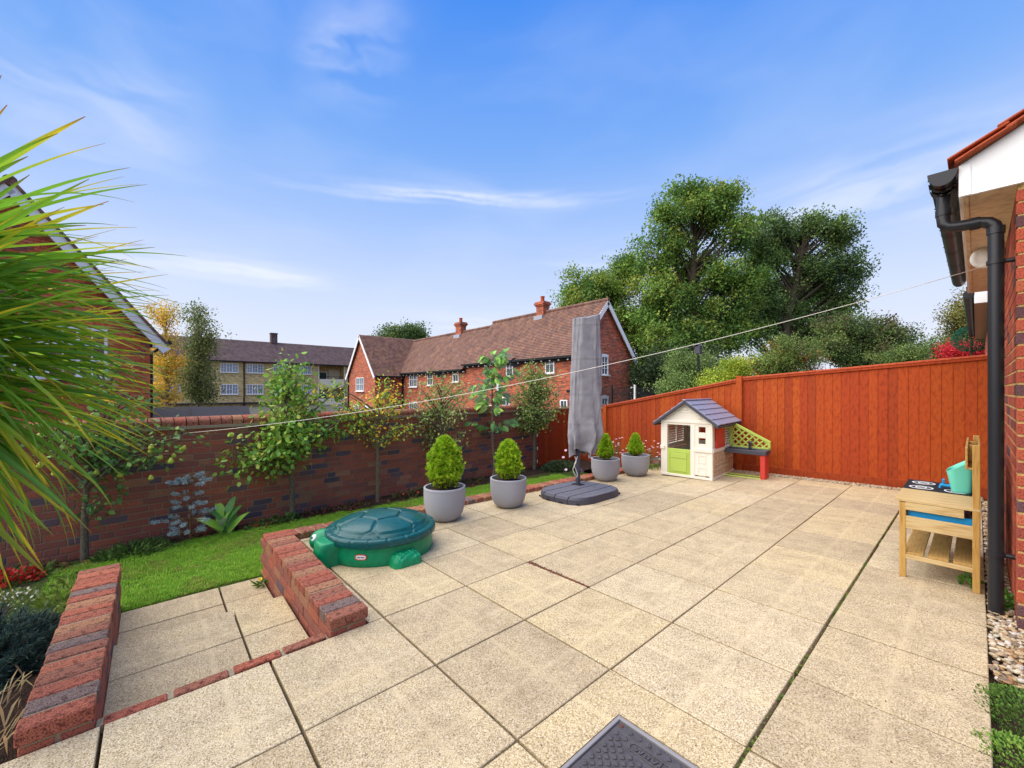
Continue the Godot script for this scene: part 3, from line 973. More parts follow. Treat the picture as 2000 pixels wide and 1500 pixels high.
# ---------------------------------------------------------------- the house whose corner shows at the right
func make_house() -> void:
	var t := thing("brick_house", "near brick house corner with white eaves box, black gutter and drainpipe", "house", Vector3(0.153, 0, -3.76))
	# local: x along the gable wall, -z along the eaves wall
	var m := MB.new()
	m.box(Vector3(2.006, 1.22, -1.97), Vector3(4.0, 2.7, 3.925))
	put("wall", m.mesh(), M.mortar_gold, t)
	var full := brick_mesh(Vector3(0.213, 0.062, 0.06), 0.003)
	var half := brick_mesh(Vector3(0.1, 0.062, 0.06), 0.003)
	var far := MB.new()
	var hc := [lin(178, 84, 58), lin(166, 74, 54), lin(188, 96, 66), lin(150, 70, 58), lin(104, 68, 70)]
	var n := 0
	for c in 35:
		var y := -0.06 + 0.075 * c
		# gable wall, facing +z
		var x := 0.0
		var k := 0
		while x < 3.9:
			var first_half := c % 2 == 1 and k == 0
			var l := 0.1025 if first_half else 0.215
			var ci: int = pick([0, 1, 2, 0, 1, 3, 4])
			if x < 0.8 and n < 150:
				put("brick", half if first_half else full, M["hb%d" % ci], t, Vector3(x + l / 2, y, -0.0315 + rf(-0.001, 0.001)))
				n += 1
			else:
				far.tint = vary(hc[ci], 0.1)
				far.box(Vector3(x + l / 2, y, -0.0315), Vector3(l, 0.062, 0.06))
			x += l + 0.01
			k += 1
		# eaves wall, facing -x
		var z := -0.01 if c % 2 == 1 else -0.1125
		k = 0
		while z > -3.8:
			var ci2: int = pick([0, 1, 2, 0, 1, 3, 4])
			if z > -0.8 and n < 290:
				put("brick", full, M["hb%d" % ci2], t, Vector3(0.0315, y, z - 0.1075 - 0.05), Basis(Vector3.UP, PI / 2))
				n += 1
			else:
				far.tint = vary(hc[ci2], 0.1)
				far.box(Vector3(0.0315, y, z - 0.1075 - 0.05), Vector3(0.06, 0.062, 0.213))
			z -= 0.225
	tag(put("brickwork", far.mesh(), M.wall_tint, t), "", "", "", "stuff")
	# eaves: box end, fascia, soffit
	var sl := tan(deg_to_rad(29.0))
	var poly := PackedVector2Array([Vector2(-0.222, 2.553), Vector2(0.03, 2.553), Vector2(0.03, 2.63), Vector2(0.9, 2.63 + 0.87 * sl), Vector2(0.9, 2.746 + 1.122 * sl), Vector2(-0.222, 2.746)])
	m = MB.new()
	m.prism(poly, 0.022, Transform3D(Basis(), Vector3(0, 0, 0.006)))
	put("bargeboard", m.mesh(), M.white, t)
	bx("box_end", t, M.white, Vector3(-0.2, 2.648, 0.031), Vector3(0.05, 0.19, 0.006), 0.001)
	bx("fascia", t, M.white, Vector3(-0.215, 2.65, -1.87), Vector3(0.018, 0.19, 3.74), 0.002)
	bx("soffit", t, M.soffit, Vector3(-0.095, 2.562, -1.87), Vector3(0.222, 0.012, 3.74))
	bx("soffit_trim", t, M.soffit, Vector3(-0.19, 2.552, -1.87), Vector3(0.012, 0.008, 3.74), 0.001)
	var rb := Basis(Vector3(0, 0, 1), atan(sl))
	# verge mortar and roof tiles
	m = MB.new()
	m.box(Vector3(0.34, 2.782 + 0.562 * sl, 0.0), Vector3(1.3, 0.05, 0.05), rb)
	put("verge_mortar", m.mesh(), M.verge, t)
	var tile := brick_mesh(Vector3(0.27, 0.014, 0.166), 0.004)
	for k in 12:
		for r in 3:
			var s := -0.285 + 0.2 * k
			var c := Vector3(s + 0.135, 2.80 + (s + 0.135 + 0.222) * sl + 0.004, 0.0 - 0.168 * r)
			put("roof_tile", tile, M.clay, t, c, rb * Basis(Vector3(0, 0, 1), -0.06))
			if r == 0:
				put("undercloak_tile", tile, M.clay, t, c + Vector3(0.03, -0.024, 0.012), rb * Basis(Vector3(0, 0, 1), -0.03))
	m = MB.new()
	for k in 20:
		var s := -0.285 + 0.2 * k
		m.box(Vector3(s + 0.135, 2.80 + (s + 0.357) * sl + 0.004, -2.3), Vector3(0.27, 0.014, 3.62), rb * Basis(Vector3(0, 0, 1), -0.06))
	put("roof", m.mesh(), M.clay, t)
	# gutter with end cap and brackets
	var g := thing_part("gutter", t)
	var half_round := []
	for k in 13:
		var an := PI + PI * k / 12.0
		half_round.append(Vector2(cos(an) * 0.062, sin(an) * 0.062))
	m = MB.new()
	var rows := []
	for zz in [0.045, -3.74]:
		var row := []
		for q in half_round: row.append(Vector3(-0.295 + q.x, 2.73 + q.y * 1.35, zz))
		for k in range(12, -1, -1): row.append(Vector3(-0.295 + half_round[k].x * 0.94, 2.73 + half_round[k].y * 1.28, zz))
		rows.append(row)
	m.sheet(rows, true)
	put("gutter_channel", m.mesh(), M.black, g)
	var cap := PackedVector2Array()
	for q in half_round: cap.append(Vector2(q.x * 1.06, q.y * 1.42))
	m = MB.new()
	m.prism(cap, 0.014, Transform3D(Basis(), Vector3(-0.295, 2.731, 0.04)))
	put("end_cap", m.mesh(), M.black, g)
	var br := PackedVector2Array()
	for q in half_round: br.append(Vector2(q.x * 1.1, q.y * 1.47))
	br.append(Vector2(0.082, 0.0)); br.append(Vector2(0.082, -0.05)); br.append(Vector2(0.07, -0.05))
	m = MB.new()
	m.prism(br, 0.03)
	var brm := m.mesh()
	for k in 6:
		put("bracket", brm, M.black, g, Vector3(-0.295, 2.728, -0.06 - 0.62 * k))
	m = MB.new()
	m.prism(br, 0.11)
	put("outlet", m.mesh(), M.black, g, Vector3(-0.295, 2.72, -0.2))
	# downpipe
	var d := thing_part("drainpipe", t)
	var pr := 0.034
	m = MB.new()
	var path := [Vector3(-0.295, 2.66, -0.145), Vector3(-0.297, 2.50, -0.145), Vector3(-0.293, 2.455, -0.142), Vector3(-0.275, 2.43, -0.14), Vector3(-0.24, 2.421, -0.14), Vector3(-0.135, 2.414, -0.135), Vector3(-0.104, 2.404, -0.132), Vector3(-0.082, 2.38, -0.13), Vector3(-0.074, 2.345, -0.13)]
	var rad := []
	for q in path: rad.append(pr)
	m.tube(path, rad, 20)
	put("swan_neck", m.mesh(), M.black, d)
	m = MB.new()
	m.tube([Vector3(-0.074, 2.36, -0.13), Vector3(-0.074, -0.03, -0.13)], [pr, pr], 24)
	put("pipe", m.mesh(), M.black, d)
	for e in [[Vector3(-0.296, 2.53, -0.145), Vector3.UP], [Vector3(-0.16, 2.415, -0.137), Vector3.RIGHT], [Vector3(-0.074, 2.345, -0.13), Vector3.UP]]:
		m = MB.new()
		m.tube([e[0] - e[1] * 0.022, e[0] + e[1] * 0.022], [pr + 0.005, pr + 0.005], 20)
		put("collar", m.mesh(), M.black, d)
	for y in [2.15, 0.36]:
		m = MB.new()
		m.tube([Vector3(-0.074, y - 0.012, -0.13), Vector3(-0.074, y + 0.012, -0.13)], [pr + 0.006, pr + 0.006], 20)
		m.tube([Vector3(-0.04, y, -0.13), Vector3(0.0, y, -0.13)], [0.012, 0.016], 10)
		put("pipe_clip", m.mesh(), M.black, d)
	# washing line reel on the soffit and its line
	var w := thing("washing_line", "white washing line from a grey reel under the eaves to the garden wall", "washing line")
	m = MB.new()
	m.lathe(Vector3.ZERO, [Vector2(0, -0.03), Vector2(0.075, -0.03), Vector2(0.09, -0.022), Vector2(0.094, 0.0), Vector2(0.09, 0.02), Vector2(0.07, 0.026), Vector2(0.06, 0.021), Vector2(0, 0.021)], 28)
	put("reel", m.mesh(), M.white_dull, w, Vector3(0.055, 2.47, -5.2), Basis(Vector3.RIGHT, PI / 2 - 0.15) * Basis(Vector3(0, 0, 1), 0.0))
	bx("reel_bracket", w, M.white_dull, Vector3(0.12, 2.5, -5.235), Vector3(0.09, 0.06, 0.04), 0.006)
	m = MB.new()
	var a := Vector3(0.03, 2.385, -5.16)
	var bb := Vector3(-6.165, 0.86, -0.27)
	var pts := []
	var rr := []
	for k in 61:
		var s := k / 60.0
		var q := a.lerp(bb, s)
		q.y -= LINE_SAG * 4.0 * s * (1.0 - s)
		pts.append(q); rr.append(0.0028)
	m.tube(pts, rr, 6)
	put("line", m.mesh(), M.cord, w)
	m = MB.new()
	m.lathe(bb, [Vector2(0, -0.012), Vector2(0.012, -0.01), Vector2(0.012, 0.01), Vector2(0, 0.012)], 10)
	put("wall_hook", m.mesh(), M.iron, w)
	var sp := 0.52
	var pq := a.lerp(bb, sp)
	pq.y -= LINE_SAG * 4.0 * sp * (1.0 - sp)
	var peg := thing("clothes_peg", "single white clothes peg hanging on the washing line", "clothes peg", pq)
	put("peg_half", boxes([[Vector3(0, 0.005, 0.006), Vector3(0.012, 0.07, 0.007)], [Vector3(0, 0.005, -0.006), Vector3(0.012, 0.07, 0.007)]], 0.002), M.white, peg)

const LINE_SAG := 0.2

func thing_part(called: String, par: Node) -> Node3D:
	var o := Node3D.new()
	o.name = numbered(par, called)
	par.add_child(o, true)
	return o


# ---------------------------------------------------------------- windows
func window(par: Node, at: Vector3, b: Basis, w: float, h: float, cols: int, lights: Array, sill := true, arch := 0.0, pane: Material = null) -> Node3D:
	# b.x along the wall, b.z outwards. lights: rows of glazing bars for each casement
	var o := thing_part("window", par)
	o.transform = Transform3D(b, at)
	var f := 0.06
	var parts := [[Vector3(0, h / 2 - f / 2, 0), Vector3(w, f, 0.09)], [Vector3(0, -h / 2 + f / 2, 0), Vector3(w, f, 0.09)], [Vector3(-w / 2 + f / 2, 0, 0), Vector3(f, h - 2 * f, 0.09)], [Vector3(w / 2 - f / 2, 0, 0), Vector3(f, h - 2 * f, 0.09)]]
	var cw := (w - f) / cols
	for c in range(1, cols):
		parts.append([Vector3(-w / 2 + f / 2 + cw * c, 0, 0), Vector3(f, h - 2 * f, 0.085)])
	put("frame", boxes(parts), M.white, o)
	var bars := []
	for c in cols:
		var cx := -w / 2 + f / 2 + cw * (c + 0.5)
		var n: int = lights[c % lights.size()]
		for k in range(1, n):
			bars.append([Vector3(cx, -h / 2 + f + (h - 2 * f) * k / n, 0.005), Vector3(cw - f, 0.03, 0.05)])
		bars.append([Vector3(cx, 0, 0.006), Vector3(0.03, h - 2 * f, 0.05)])
	put("glazing_bars", boxes(bars), M.white, o)
	put("pane", boxes([[Vector3(0, 0, -0.01), Vector3(w - 0.02, h - 0.02, 0.01)]]), pane if pane else M.glass, o)
	if sill:
		put("sill", boxes([[Vector3(0, -h / 2 - 0.03, 0.06), Vector3(w + 0.12, 0.06, 0.16)]], 0.005), M.white_dull, o)
	if arch > 0.0:
		var m := MB.new()
		var poly := PackedVector2Array([Vector2(-w / 2 - 0.02, 0)])
		for k in 9:
			var s := -1.0 + 2.0 * k / 8.0
			poly.append(Vector2(s * (w / 2 + 0.02), arch * (1.0 - s * s) + 0.05))
		poly.append(Vector2(w / 2 + 0.02, 0))
		m.prism(poly, 0.1, Transform3D(Basis(), Vector3(0, h / 2, -0.05)))
		put("arch_head", m.mesh(), M.white, o)
	return o

# a roof slope from eaves points a-b up to ridge points d-c, in stepped courses
func roof_slope(par: Node, called: String, mat_: Material, a: Vector3, b: Vector3, c: Vector3, d: Vector3, n: int) -> void:
	var m := MB.new()
	var nor := (b - a).cross(d - a).normalized()
	if nor.y < 0: nor = -nor
	for k in n:
		var s0 := float(k) / n
		var s1 := float(k + 1) / n + 0.3 / n
		var lift := nor * 0.035
		var p0 := a.lerp(d, s0) + lift
		var p1 := b.lerp(c, s0) + lift
		var p2 := b.lerp(c, minf(s1, 1.0)) + nor * 0.004
		var p3 := a.lerp(d, minf(s1, 1.0)) + nor * 0.004
		m.quad(p0, p1, p2, p3, nor)
		m.quad(p0 - lift * 1.3, p1 - lift * 1.3, p1, p0, (a - d).normalized())
	put(called, m.mesh(), mat_, par)

func chimney(par: Node, at: Vector3, s: Vector3, mat_: Material) -> void:
	var o := thing_part("chimney", par)
	put("stack", boxes([[at + Vector3(0, s.y / 2, 0), s], [at + Vector3(0, s.y * 0.78, 0), Vector3(s.x + 0.1, s.y * 0.1, s.z + 0.1)], [at + Vector3(0, s.y * 0.87, 0), Vector3(s.x + 0.22, s.y * 0.1, s.z + 0.22)], [at + Vector3(0, s.y * 0.96, 0), Vector3(s.x + 0.12, s.y * 0.08, s.z + 0.12)]]), mat_, o)
	put("lead_flashing", boxes([[at + Vector3(0, 0.02, s.z / 2 + 0.03), Vector3(s.x + 0.1, 0.28, 0.3)]]), M.lead, o)
	var m := MB.new()
	m.lathe(at + Vector3(0, s.y, 0), [Vector2(0.13, -0.02), Vector2(0.12, 0.3), Vector2(0.15, 0.32), Vector2(0.14, 0.36), Vector2(0.0, 0.36)], 12)
	put("chimney_pot", m.mesh(), M.clay, o)


# ---------------------------------------------------------------- houses beyond the wall
func make_terrace() -> void:
	var t := thing("terraced_house", "long red brick terrace with brown tiled roof beyond the garden wall", "house")
	var Z := -15.85
	var X1 := -13.2
	var XM := -22.7
	var X0 := -31.9
	var ZB := Z - 4.9
	var ZR := Z - 2.45
	var G := -2.0
	# walls
	var m := MB.new()
	var prof := PackedVector2Array([Vector2(0, G), Vector2(4.9, G), Vector2(4.9, 3.42), Vector2(2.45, 6.12), Vector2(0, 3.42)])
	var tb := Basis(Vector3(0, 0, -1), Vector3.UP, Vector3(1, 0, 0))
	m.prism(prof, X1 - XM, Transform3D(tb, Vector3(XM, 0, Z)))
	var prof2 := PackedVector2Array([Vector2(0, G), Vector2(4.9, G), Vector2(4.9, 3.12), Vector2(2.45, 5.85), Vector2(0, 3.12)])
	m.prism(prof2, XM - X0 + 5.8, Transform3D(tb, Vector3(X0 - 5.8, 0, Z)))
	put("wall", m.mesh(), M.terrace, t)
	var o := 0.28
	# right roof
	var e1 := 3.42 - o * 1.1
	var ri := 6.22
	roof_slope(t, "roof", M.roof_terrace, Vector3(XM - 0.1, e1, Z + o), Vector3(X1 + 0.22, e1, Z + o), Vector3(X1 + 0.22, ri, ZR), Vector3(XM - 0.1, ri, ZR), 30)
	roof_slope(t, "roof", M.roof_terrace, Vector3(XM - 0.1, e1, ZB - o), Vector3(X1 + 0.22, e1, ZB - o), Vector3(X1 + 0.22, ri, ZR), Vector3(XM - 0.1, ri, ZR), 30)
	var e2 := 3.12 - o * 1.1
	var r2 := 5.96
	roof_slope(t, "roof", M.roof_terrace, Vector3(X0 - 0.2, e2, Z + o), Vector3(XM, e2, Z + o), Vector3(XM, r2, ZR), Vector3(X0 - 3.5, r2, ZR), 30)
	roof_slope(t, "roof", M.roof_terrace, Vector3(X0 - 6, e2, ZB - o), Vector3(XM, e2, ZB - o), Vector3(XM, r2, ZR), Vector3(X0 - 6, r2, ZR), 30)
	m = MB.new()
	m.tube([Vector3(XM - 0.1, ri + 0.03, ZR), Vector3(X1 + 0.24, ri + 0.03, ZR)], [0.1, 0.1], 10)
	m.tube([Vector3(X0 - 3.2, r2 + 0.03, ZR), Vector3(XM, r2 + 0.03, ZR)], [0.1, 0.1], 10)
	put("ridge_tiles", m.mesh(), M.roof_terrace, t)
	# bargeboards of the right gable
	m = MB.new()
	for s in [-1.0, 1.0]:
		var a := Vector3(X1 + 0.2, e1 - 0.12, ZR + s * (2.45 + o))
		var b := Vector3(X1 + 0.2, ri - 0.16, ZR)
		var mid := (a + b) / 2
		m.box(mid, Vector3(0.05, 0.24, (b - a).length() + 0.1), Basis(Vector3.RIGHT, s * atan2(ri - 0.16 - e1 + 0.12, 2.45 + o)))
	put("bargeboard", m.mesh(), M.white, t)
	# cross wing at the left
	var GZ2 := -13.44
	var XW := -37.7
	var xm := -34.8
	var pw := PackedVector2Array([Vector2(XW, G), Vector2(X0, G), Vector2(X0, 2.86), Vector2(xm, 6.05), Vector2(XW, 2.86)])
	m = MB.new()
	m.prism(pw, 5.0, Transform3D(Basis(), Vector3(0, 0, GZ2 - 5.0)))
	put("wing_wall", m.mesh(), M.terrace, t)
	var ew := 2.86 - 0.3
	roof_slope(t, "wing_roof", M.roof_terrace, Vector3(X0 + 0.28, ew, GZ2 + 0.22), Vector3(X0 + 0.28, ew, Z - 0.3), Vector3(xm, 6.16, ZR - 0.2), Vector3(xm, 6.16, GZ2 + 0.22), 30)
	roof_slope(t, "wing_roof", M.roof_terrace, Vector3(XW - 0.28, ew, GZ2 + 0.22), Vector3(XW - 0.28, ew, ZR - 0.2), Vector3(xm, 6.16, ZR - 0.2), Vector3(xm, 6.16, GZ2 + 0.22), 30)
	m = MB.new()
	for s in [-1.0, 1.0]:
		var a := Vector3(xm + s * 3.15, ew - 0.12, GZ2 + 0.2)
		var b := Vector3(xm, 6.0, GZ2 + 0.2)
		m.box((a + b) / 2, Vector3((b - a).length() + 0.1, 0.24, 0.05), Basis(Vector3(0, 0, 1), -s * atan2(6.0 - ew + 0.12, 3.15)))
	put("wing_bargeboard", m.mesh(), M.white, t)
	# gutters, rafter feet, downpipes
	m = MB.new()
	m.box(Vector3((XM + X1) / 2 + 0.1, e1 - 0.03, Z + o + 0.04), Vector3(X1 - XM + 0.3, 0.12, 0.12))
	m.box(Vector3((X0 + XM) / 2, e2 - 0.03, Z + o + 0.04), Vector3(XM - X0, 0.12, 0.12))
	m.box(Vector3(X0 + 0.32, ew - 0.03, (GZ2 + Z) / 2), Vector3(0.12, 0.12, 2.7))
	m.box(Vector3((XM + X1) / 2 + 0.1, e1 - 0.14, Z + 0.1), Vector3(X1 - XM + 0.2, 0.12, 0.2))
	m.box(Vector3((X0 + XM) / 2, e2 - 0.14, Z + 0.1), Vector3(XM - X0, 0.12, 0.2))
	m.box(Vector3(X0 + 0.1, 0.6, Z + 0.08), Vector3(0.09, 4.6, 0.09))
	m.box(Vector3(XW + 0.0, 0.6, GZ2 + 0.05), Vector3(0.09, 4.6, 0.09))
	put("gutter", m.mesh(), M.black_flat, t)
	m = MB.new()
	var x := XM + 0.5
	while x < X1:
		m.box(Vector3(x, e1 - 0.17, Z + 0.18), Vector3(0.07, 0.07, 0.12))
		x += 0.62
	x = X0 + 0.5
	while x < XM:
		m.box(Vector3(x, e2 - 0.17, Z + 0.18), Vector3(0.07, 0.07, 0.12))
		x += 0.62
	for k in 4:
		m.box(Vector3(X0 + 0.18, ew - 0.15, GZ2 - 0.4 - 0.6 * k), Vector3(0.12, 0.07, 0.07))
	put("rafter_feet", m.mesh(), M.white, t)
	# windows of the long front
	var fz := Basis()
	for w in [[-30.0, 2.27, 1.3, 1.2, 2], [-27.35, 2.3, 0.78, 1.05, 1], [-23.87, 2.48, 0.72, 1.02, 1], [-18.16, 2.7, 0.62, 1.0, 1], [-14.93, 2.78, 0.66, 0.98, 1]]:
		window(t, Vector3(w[0], w[1], Z + 0.02), fz, w[2], w[3], w[4], [2])
	for w in [[-30.0, -0.1, 1.3, 1.15, 2], [-20.0, -0.1, 1.2, 1.15, 2], [-18.5, 0.5, 0.66, 1.0, 1], [-13.95, 0.4, 0.5, 1.0, 1]]:
		window(t, Vector3(w[0], w[1], Z + 0.02), fz, w[2], w[3], w[4], [2])
	# windows of the gables
	var fx := Basis(Vector3(0, 0, -1), Vector3.UP, Vector3(1, 0, 0))
	window(t, Vector3(X1 + 0.02, 2.72, -18.2), fx, 0.6, 1.02, 1, [3], true, 0.06)
	window(t, Vector3(X1 + 0.02, 0.5, -18.2), fx, 0.6, 1.02, 1, [3], true, 0.06)
	window(t, Vector3(-35.0, 1.92, GZ2 + 0.02), fz, 1.75, 1.17, 2, [2], true, 0.0, M.glass_net)
	window(t, Vector3(-35.9, -0.55, GZ2 + 0.02), fz, 1.2, 1.15, 2, [2], true, 0.1)
	window(t, Vector3(-33.4, -0.55, GZ2 + 0.02), fz, 1.2, 1.15, 2, [2], true, 0.1)
	chimney(t, Vector3(-17.9, 5.85, ZR), Vector3(0.62, 1.05, 0.5), M.terrace)
	chimney(t, Vector3(-26.9, 5.6, ZR), Vector3(0.72, 1.15, 0.5), M.terrace)
	# satellite dishes on the front
	for q in [[-25.6, 2.72], [-17.45, 3.12]]:
		var d := thing("satellite_dish", ["black satellite dish between two narrow windows of the terrace", "black satellite dish under the terrace eaves, right of its middle window"][0 if q[0] < -20 else 1], "satellite dish", Vector3(q[0], q[1] - 0.14, Z + 0.24), 0.7, "dishes on the terrace front")
		m = MB.new()
		m.lathe(Vector3.ZERO, [Vector2(0, -0.05), Vector2(0.15, -0.03), Vector2(0.27, 0.03), Vector2(0.28, 0.05), Vector2(0.15, -0.01), Vector2(0, -0.03)], 20)
		put("dish", m.mesh(), M.black_flat, d, Vector3.ZERO, Basis(Vector3.RIGHT, 1.45))
		m = MB.new()
		m.tube([Vector3(0, -0.2, 0.0), Vector3(0, -0.2, 0.25), Vector3(0, 0.0, 0.4)], [0.015, 0.015, 0.02], 6)
		m.tube([Vector3(0, 0, -0.05), Vector3(0.1, -0.02, -0.28)], [0.025, 0.025], 6)
		put("arm", m.mesh(), M.black_flat, d)
	bx("wall_lamp", t, M.black_flat, Vector3(-13.55, 1.35, Z + 0.1), Vector3(0.24, 0.14, 0.2), 0.03)

func make_flats() -> void:
	var t := thing("block_of_flats", "three storey yellow brick flats with dark roof and white balconies, far behind", "building")
	var X := -58.6
	var Z0 := 14.0
	var Z1 := -34.0
	var G := -3.0
	var E := 4.95
	var m := MB.new()
	# facade with the balcony bay left open
	m.box(Vector3(X - 4.0, (G + E) / 2, (Z0 - 16.8) / 2), Vector3(8.0, E - G, Z0 + 16.8))
	m.box(Vector3(X - 4.0, (G + E) / 2, (Z1 - 20.3) / 2), Vector3(8.0, E - G, -20.3 - Z1))
	m.box(Vector3(X - 5.0, (G + E) / 2, -18.55), Vector3(6.0, E - G, 3.5))
	put("wall", m.mesh(), M.flats, t)
	roof_slope(t, "roof", M.roof_flats, Vector3(X + 0.45, E - 0.05, Z0), Vector3(X + 0.45, E - 0.05, Z1), Vector3(X - 4.0, 7.9, Z1), Vector3(X - 4.0, 7.9, Z0), 24)
	roof_slope(t, "roof", M.roof_flats, Vector3(X - 8.4, E - 0.05, Z0), Vector3(X - 8.4, E - 0.05, Z1), Vector3(X - 4.0, 7.9, Z1), Vector3(X - 4.0, 7.9, Z0), 24)
	m = MB.new()
	m.box(Vector3(X + 0.42, E - 0.08, (Z0 + Z1) / 2), Vector3(0.14, 0.16, Z0 - Z1))
	m.box(Vector3(X + 0.08, 1.0, -8.35), Vector3(0.12, 8.0, 0.12))
	put("gutter", m.mesh(), M.black_flat, t)
	for z in [-12.3, -4.2, 6.0]:
		put("chimney", boxes([[Vector3(X - 4.0, 8.3, z), Vector3(0.9, 1.6, 0.75)], [Vector3(X - 4.0, 9.06, z), Vector3(1.0, 0.14, 0.85)]]), M.roof_flats, t)
	var fx := Basis(Vector3(0, 0, -1), Vector3.UP, Vector3(1, 0, 0))
	for q in [-1.5, -6.9, -9.5, -12.2, -15.2, 3.2, -24.0, -28.0]:
		window(t, Vector3(X + 0.03, 4.1, q), fx, 1.45 if q < -11 else 1.75, 1.1, 3, [3, 2, 3], true, 0.0, M.glass_net)
		window(t, Vector3(X + 0.03, 1.55, q), fx, 1.45 if q < -11 else 1.75, 1.2, 3, [3, 2, 3], true, 0.0, M.glass_net)
		window(t, Vector3(X + 0.03, -1.2, q), fx, 1.75, 1.2, 3, [3, 2, 3], true, 0.0, M.glass_net)
	for y in [2.35, -0.3]:
		var b := thing_part("balcony", t)
		put("balcony_front", boxes([[Vector3(X + 0.02, y + 0.05, -18.55), Vector3(0.12, 1.15, 3.4)]]), M.render, b)
		put("balcony_floor", boxes([[Vector3(X - 1.0, y - 0.55, -18.55), Vector3(2.0, 0.2, 3.4)]]), M.render, b)
		put("railing", boxes([[Vector3(X + 0.02, y + 0.95, -18.55), Vector3(0.05, 0.05, 3.3)], [Vector3(X + 0.02, y + 0.75, -17.5), Vector3(0.04, 0.4, 0.04)], [Vector3(X + 0.02, y + 0.75, -19.6), Vector3(0.04, 0.4, 0.04)]]), M.black_flat, b)
		put("door", boxes([[Vector3(X - 1.97, y + 0.6, -18.0), Vector3(0.06, 2.0, 0.9)]]), M.glass, b)
		put("door_frame", boxes([[Vector3(X - 1.98, y + 1.65, -18.0), Vector3(0.08, 0.1, 1.1)], [Vector3(X - 1.98, y + 0.6, -17.5), Vector3(0.08, 2.1, 0.1)], [Vector3(X - 1.98, y + 0.6, -18.5), Vector3(0.08, 2.1, 0.1)]]), M.white, b)
		put("back_wall", boxes([[Vector3(X - 1.985, y + 0.8, -19.5), Vector3(0.03, 2.4, 1.5)]]), M.render, b)
	put("balcony_frame", boxes([[Vector3(X + 0.03, 1.0, -16.85), Vector3(0.1, 7.9, 0.12)], [Vector3(X + 0.03, 1.0, -20.25), Vector3(0.1, 7.9, 0.12)]]), M.render, t)
	put("string_course", boxes([[Vector3(X + 0.2, -0.1, -0.5), Vector3(0.5, 0.16, 32.0)]]), M.felt, t)
	put("porch_wall", boxes([[Vector3(X + 0.05, -1.6, -18.55), Vector3(0.1, 2.4, 3.4)]]), M.render, t)

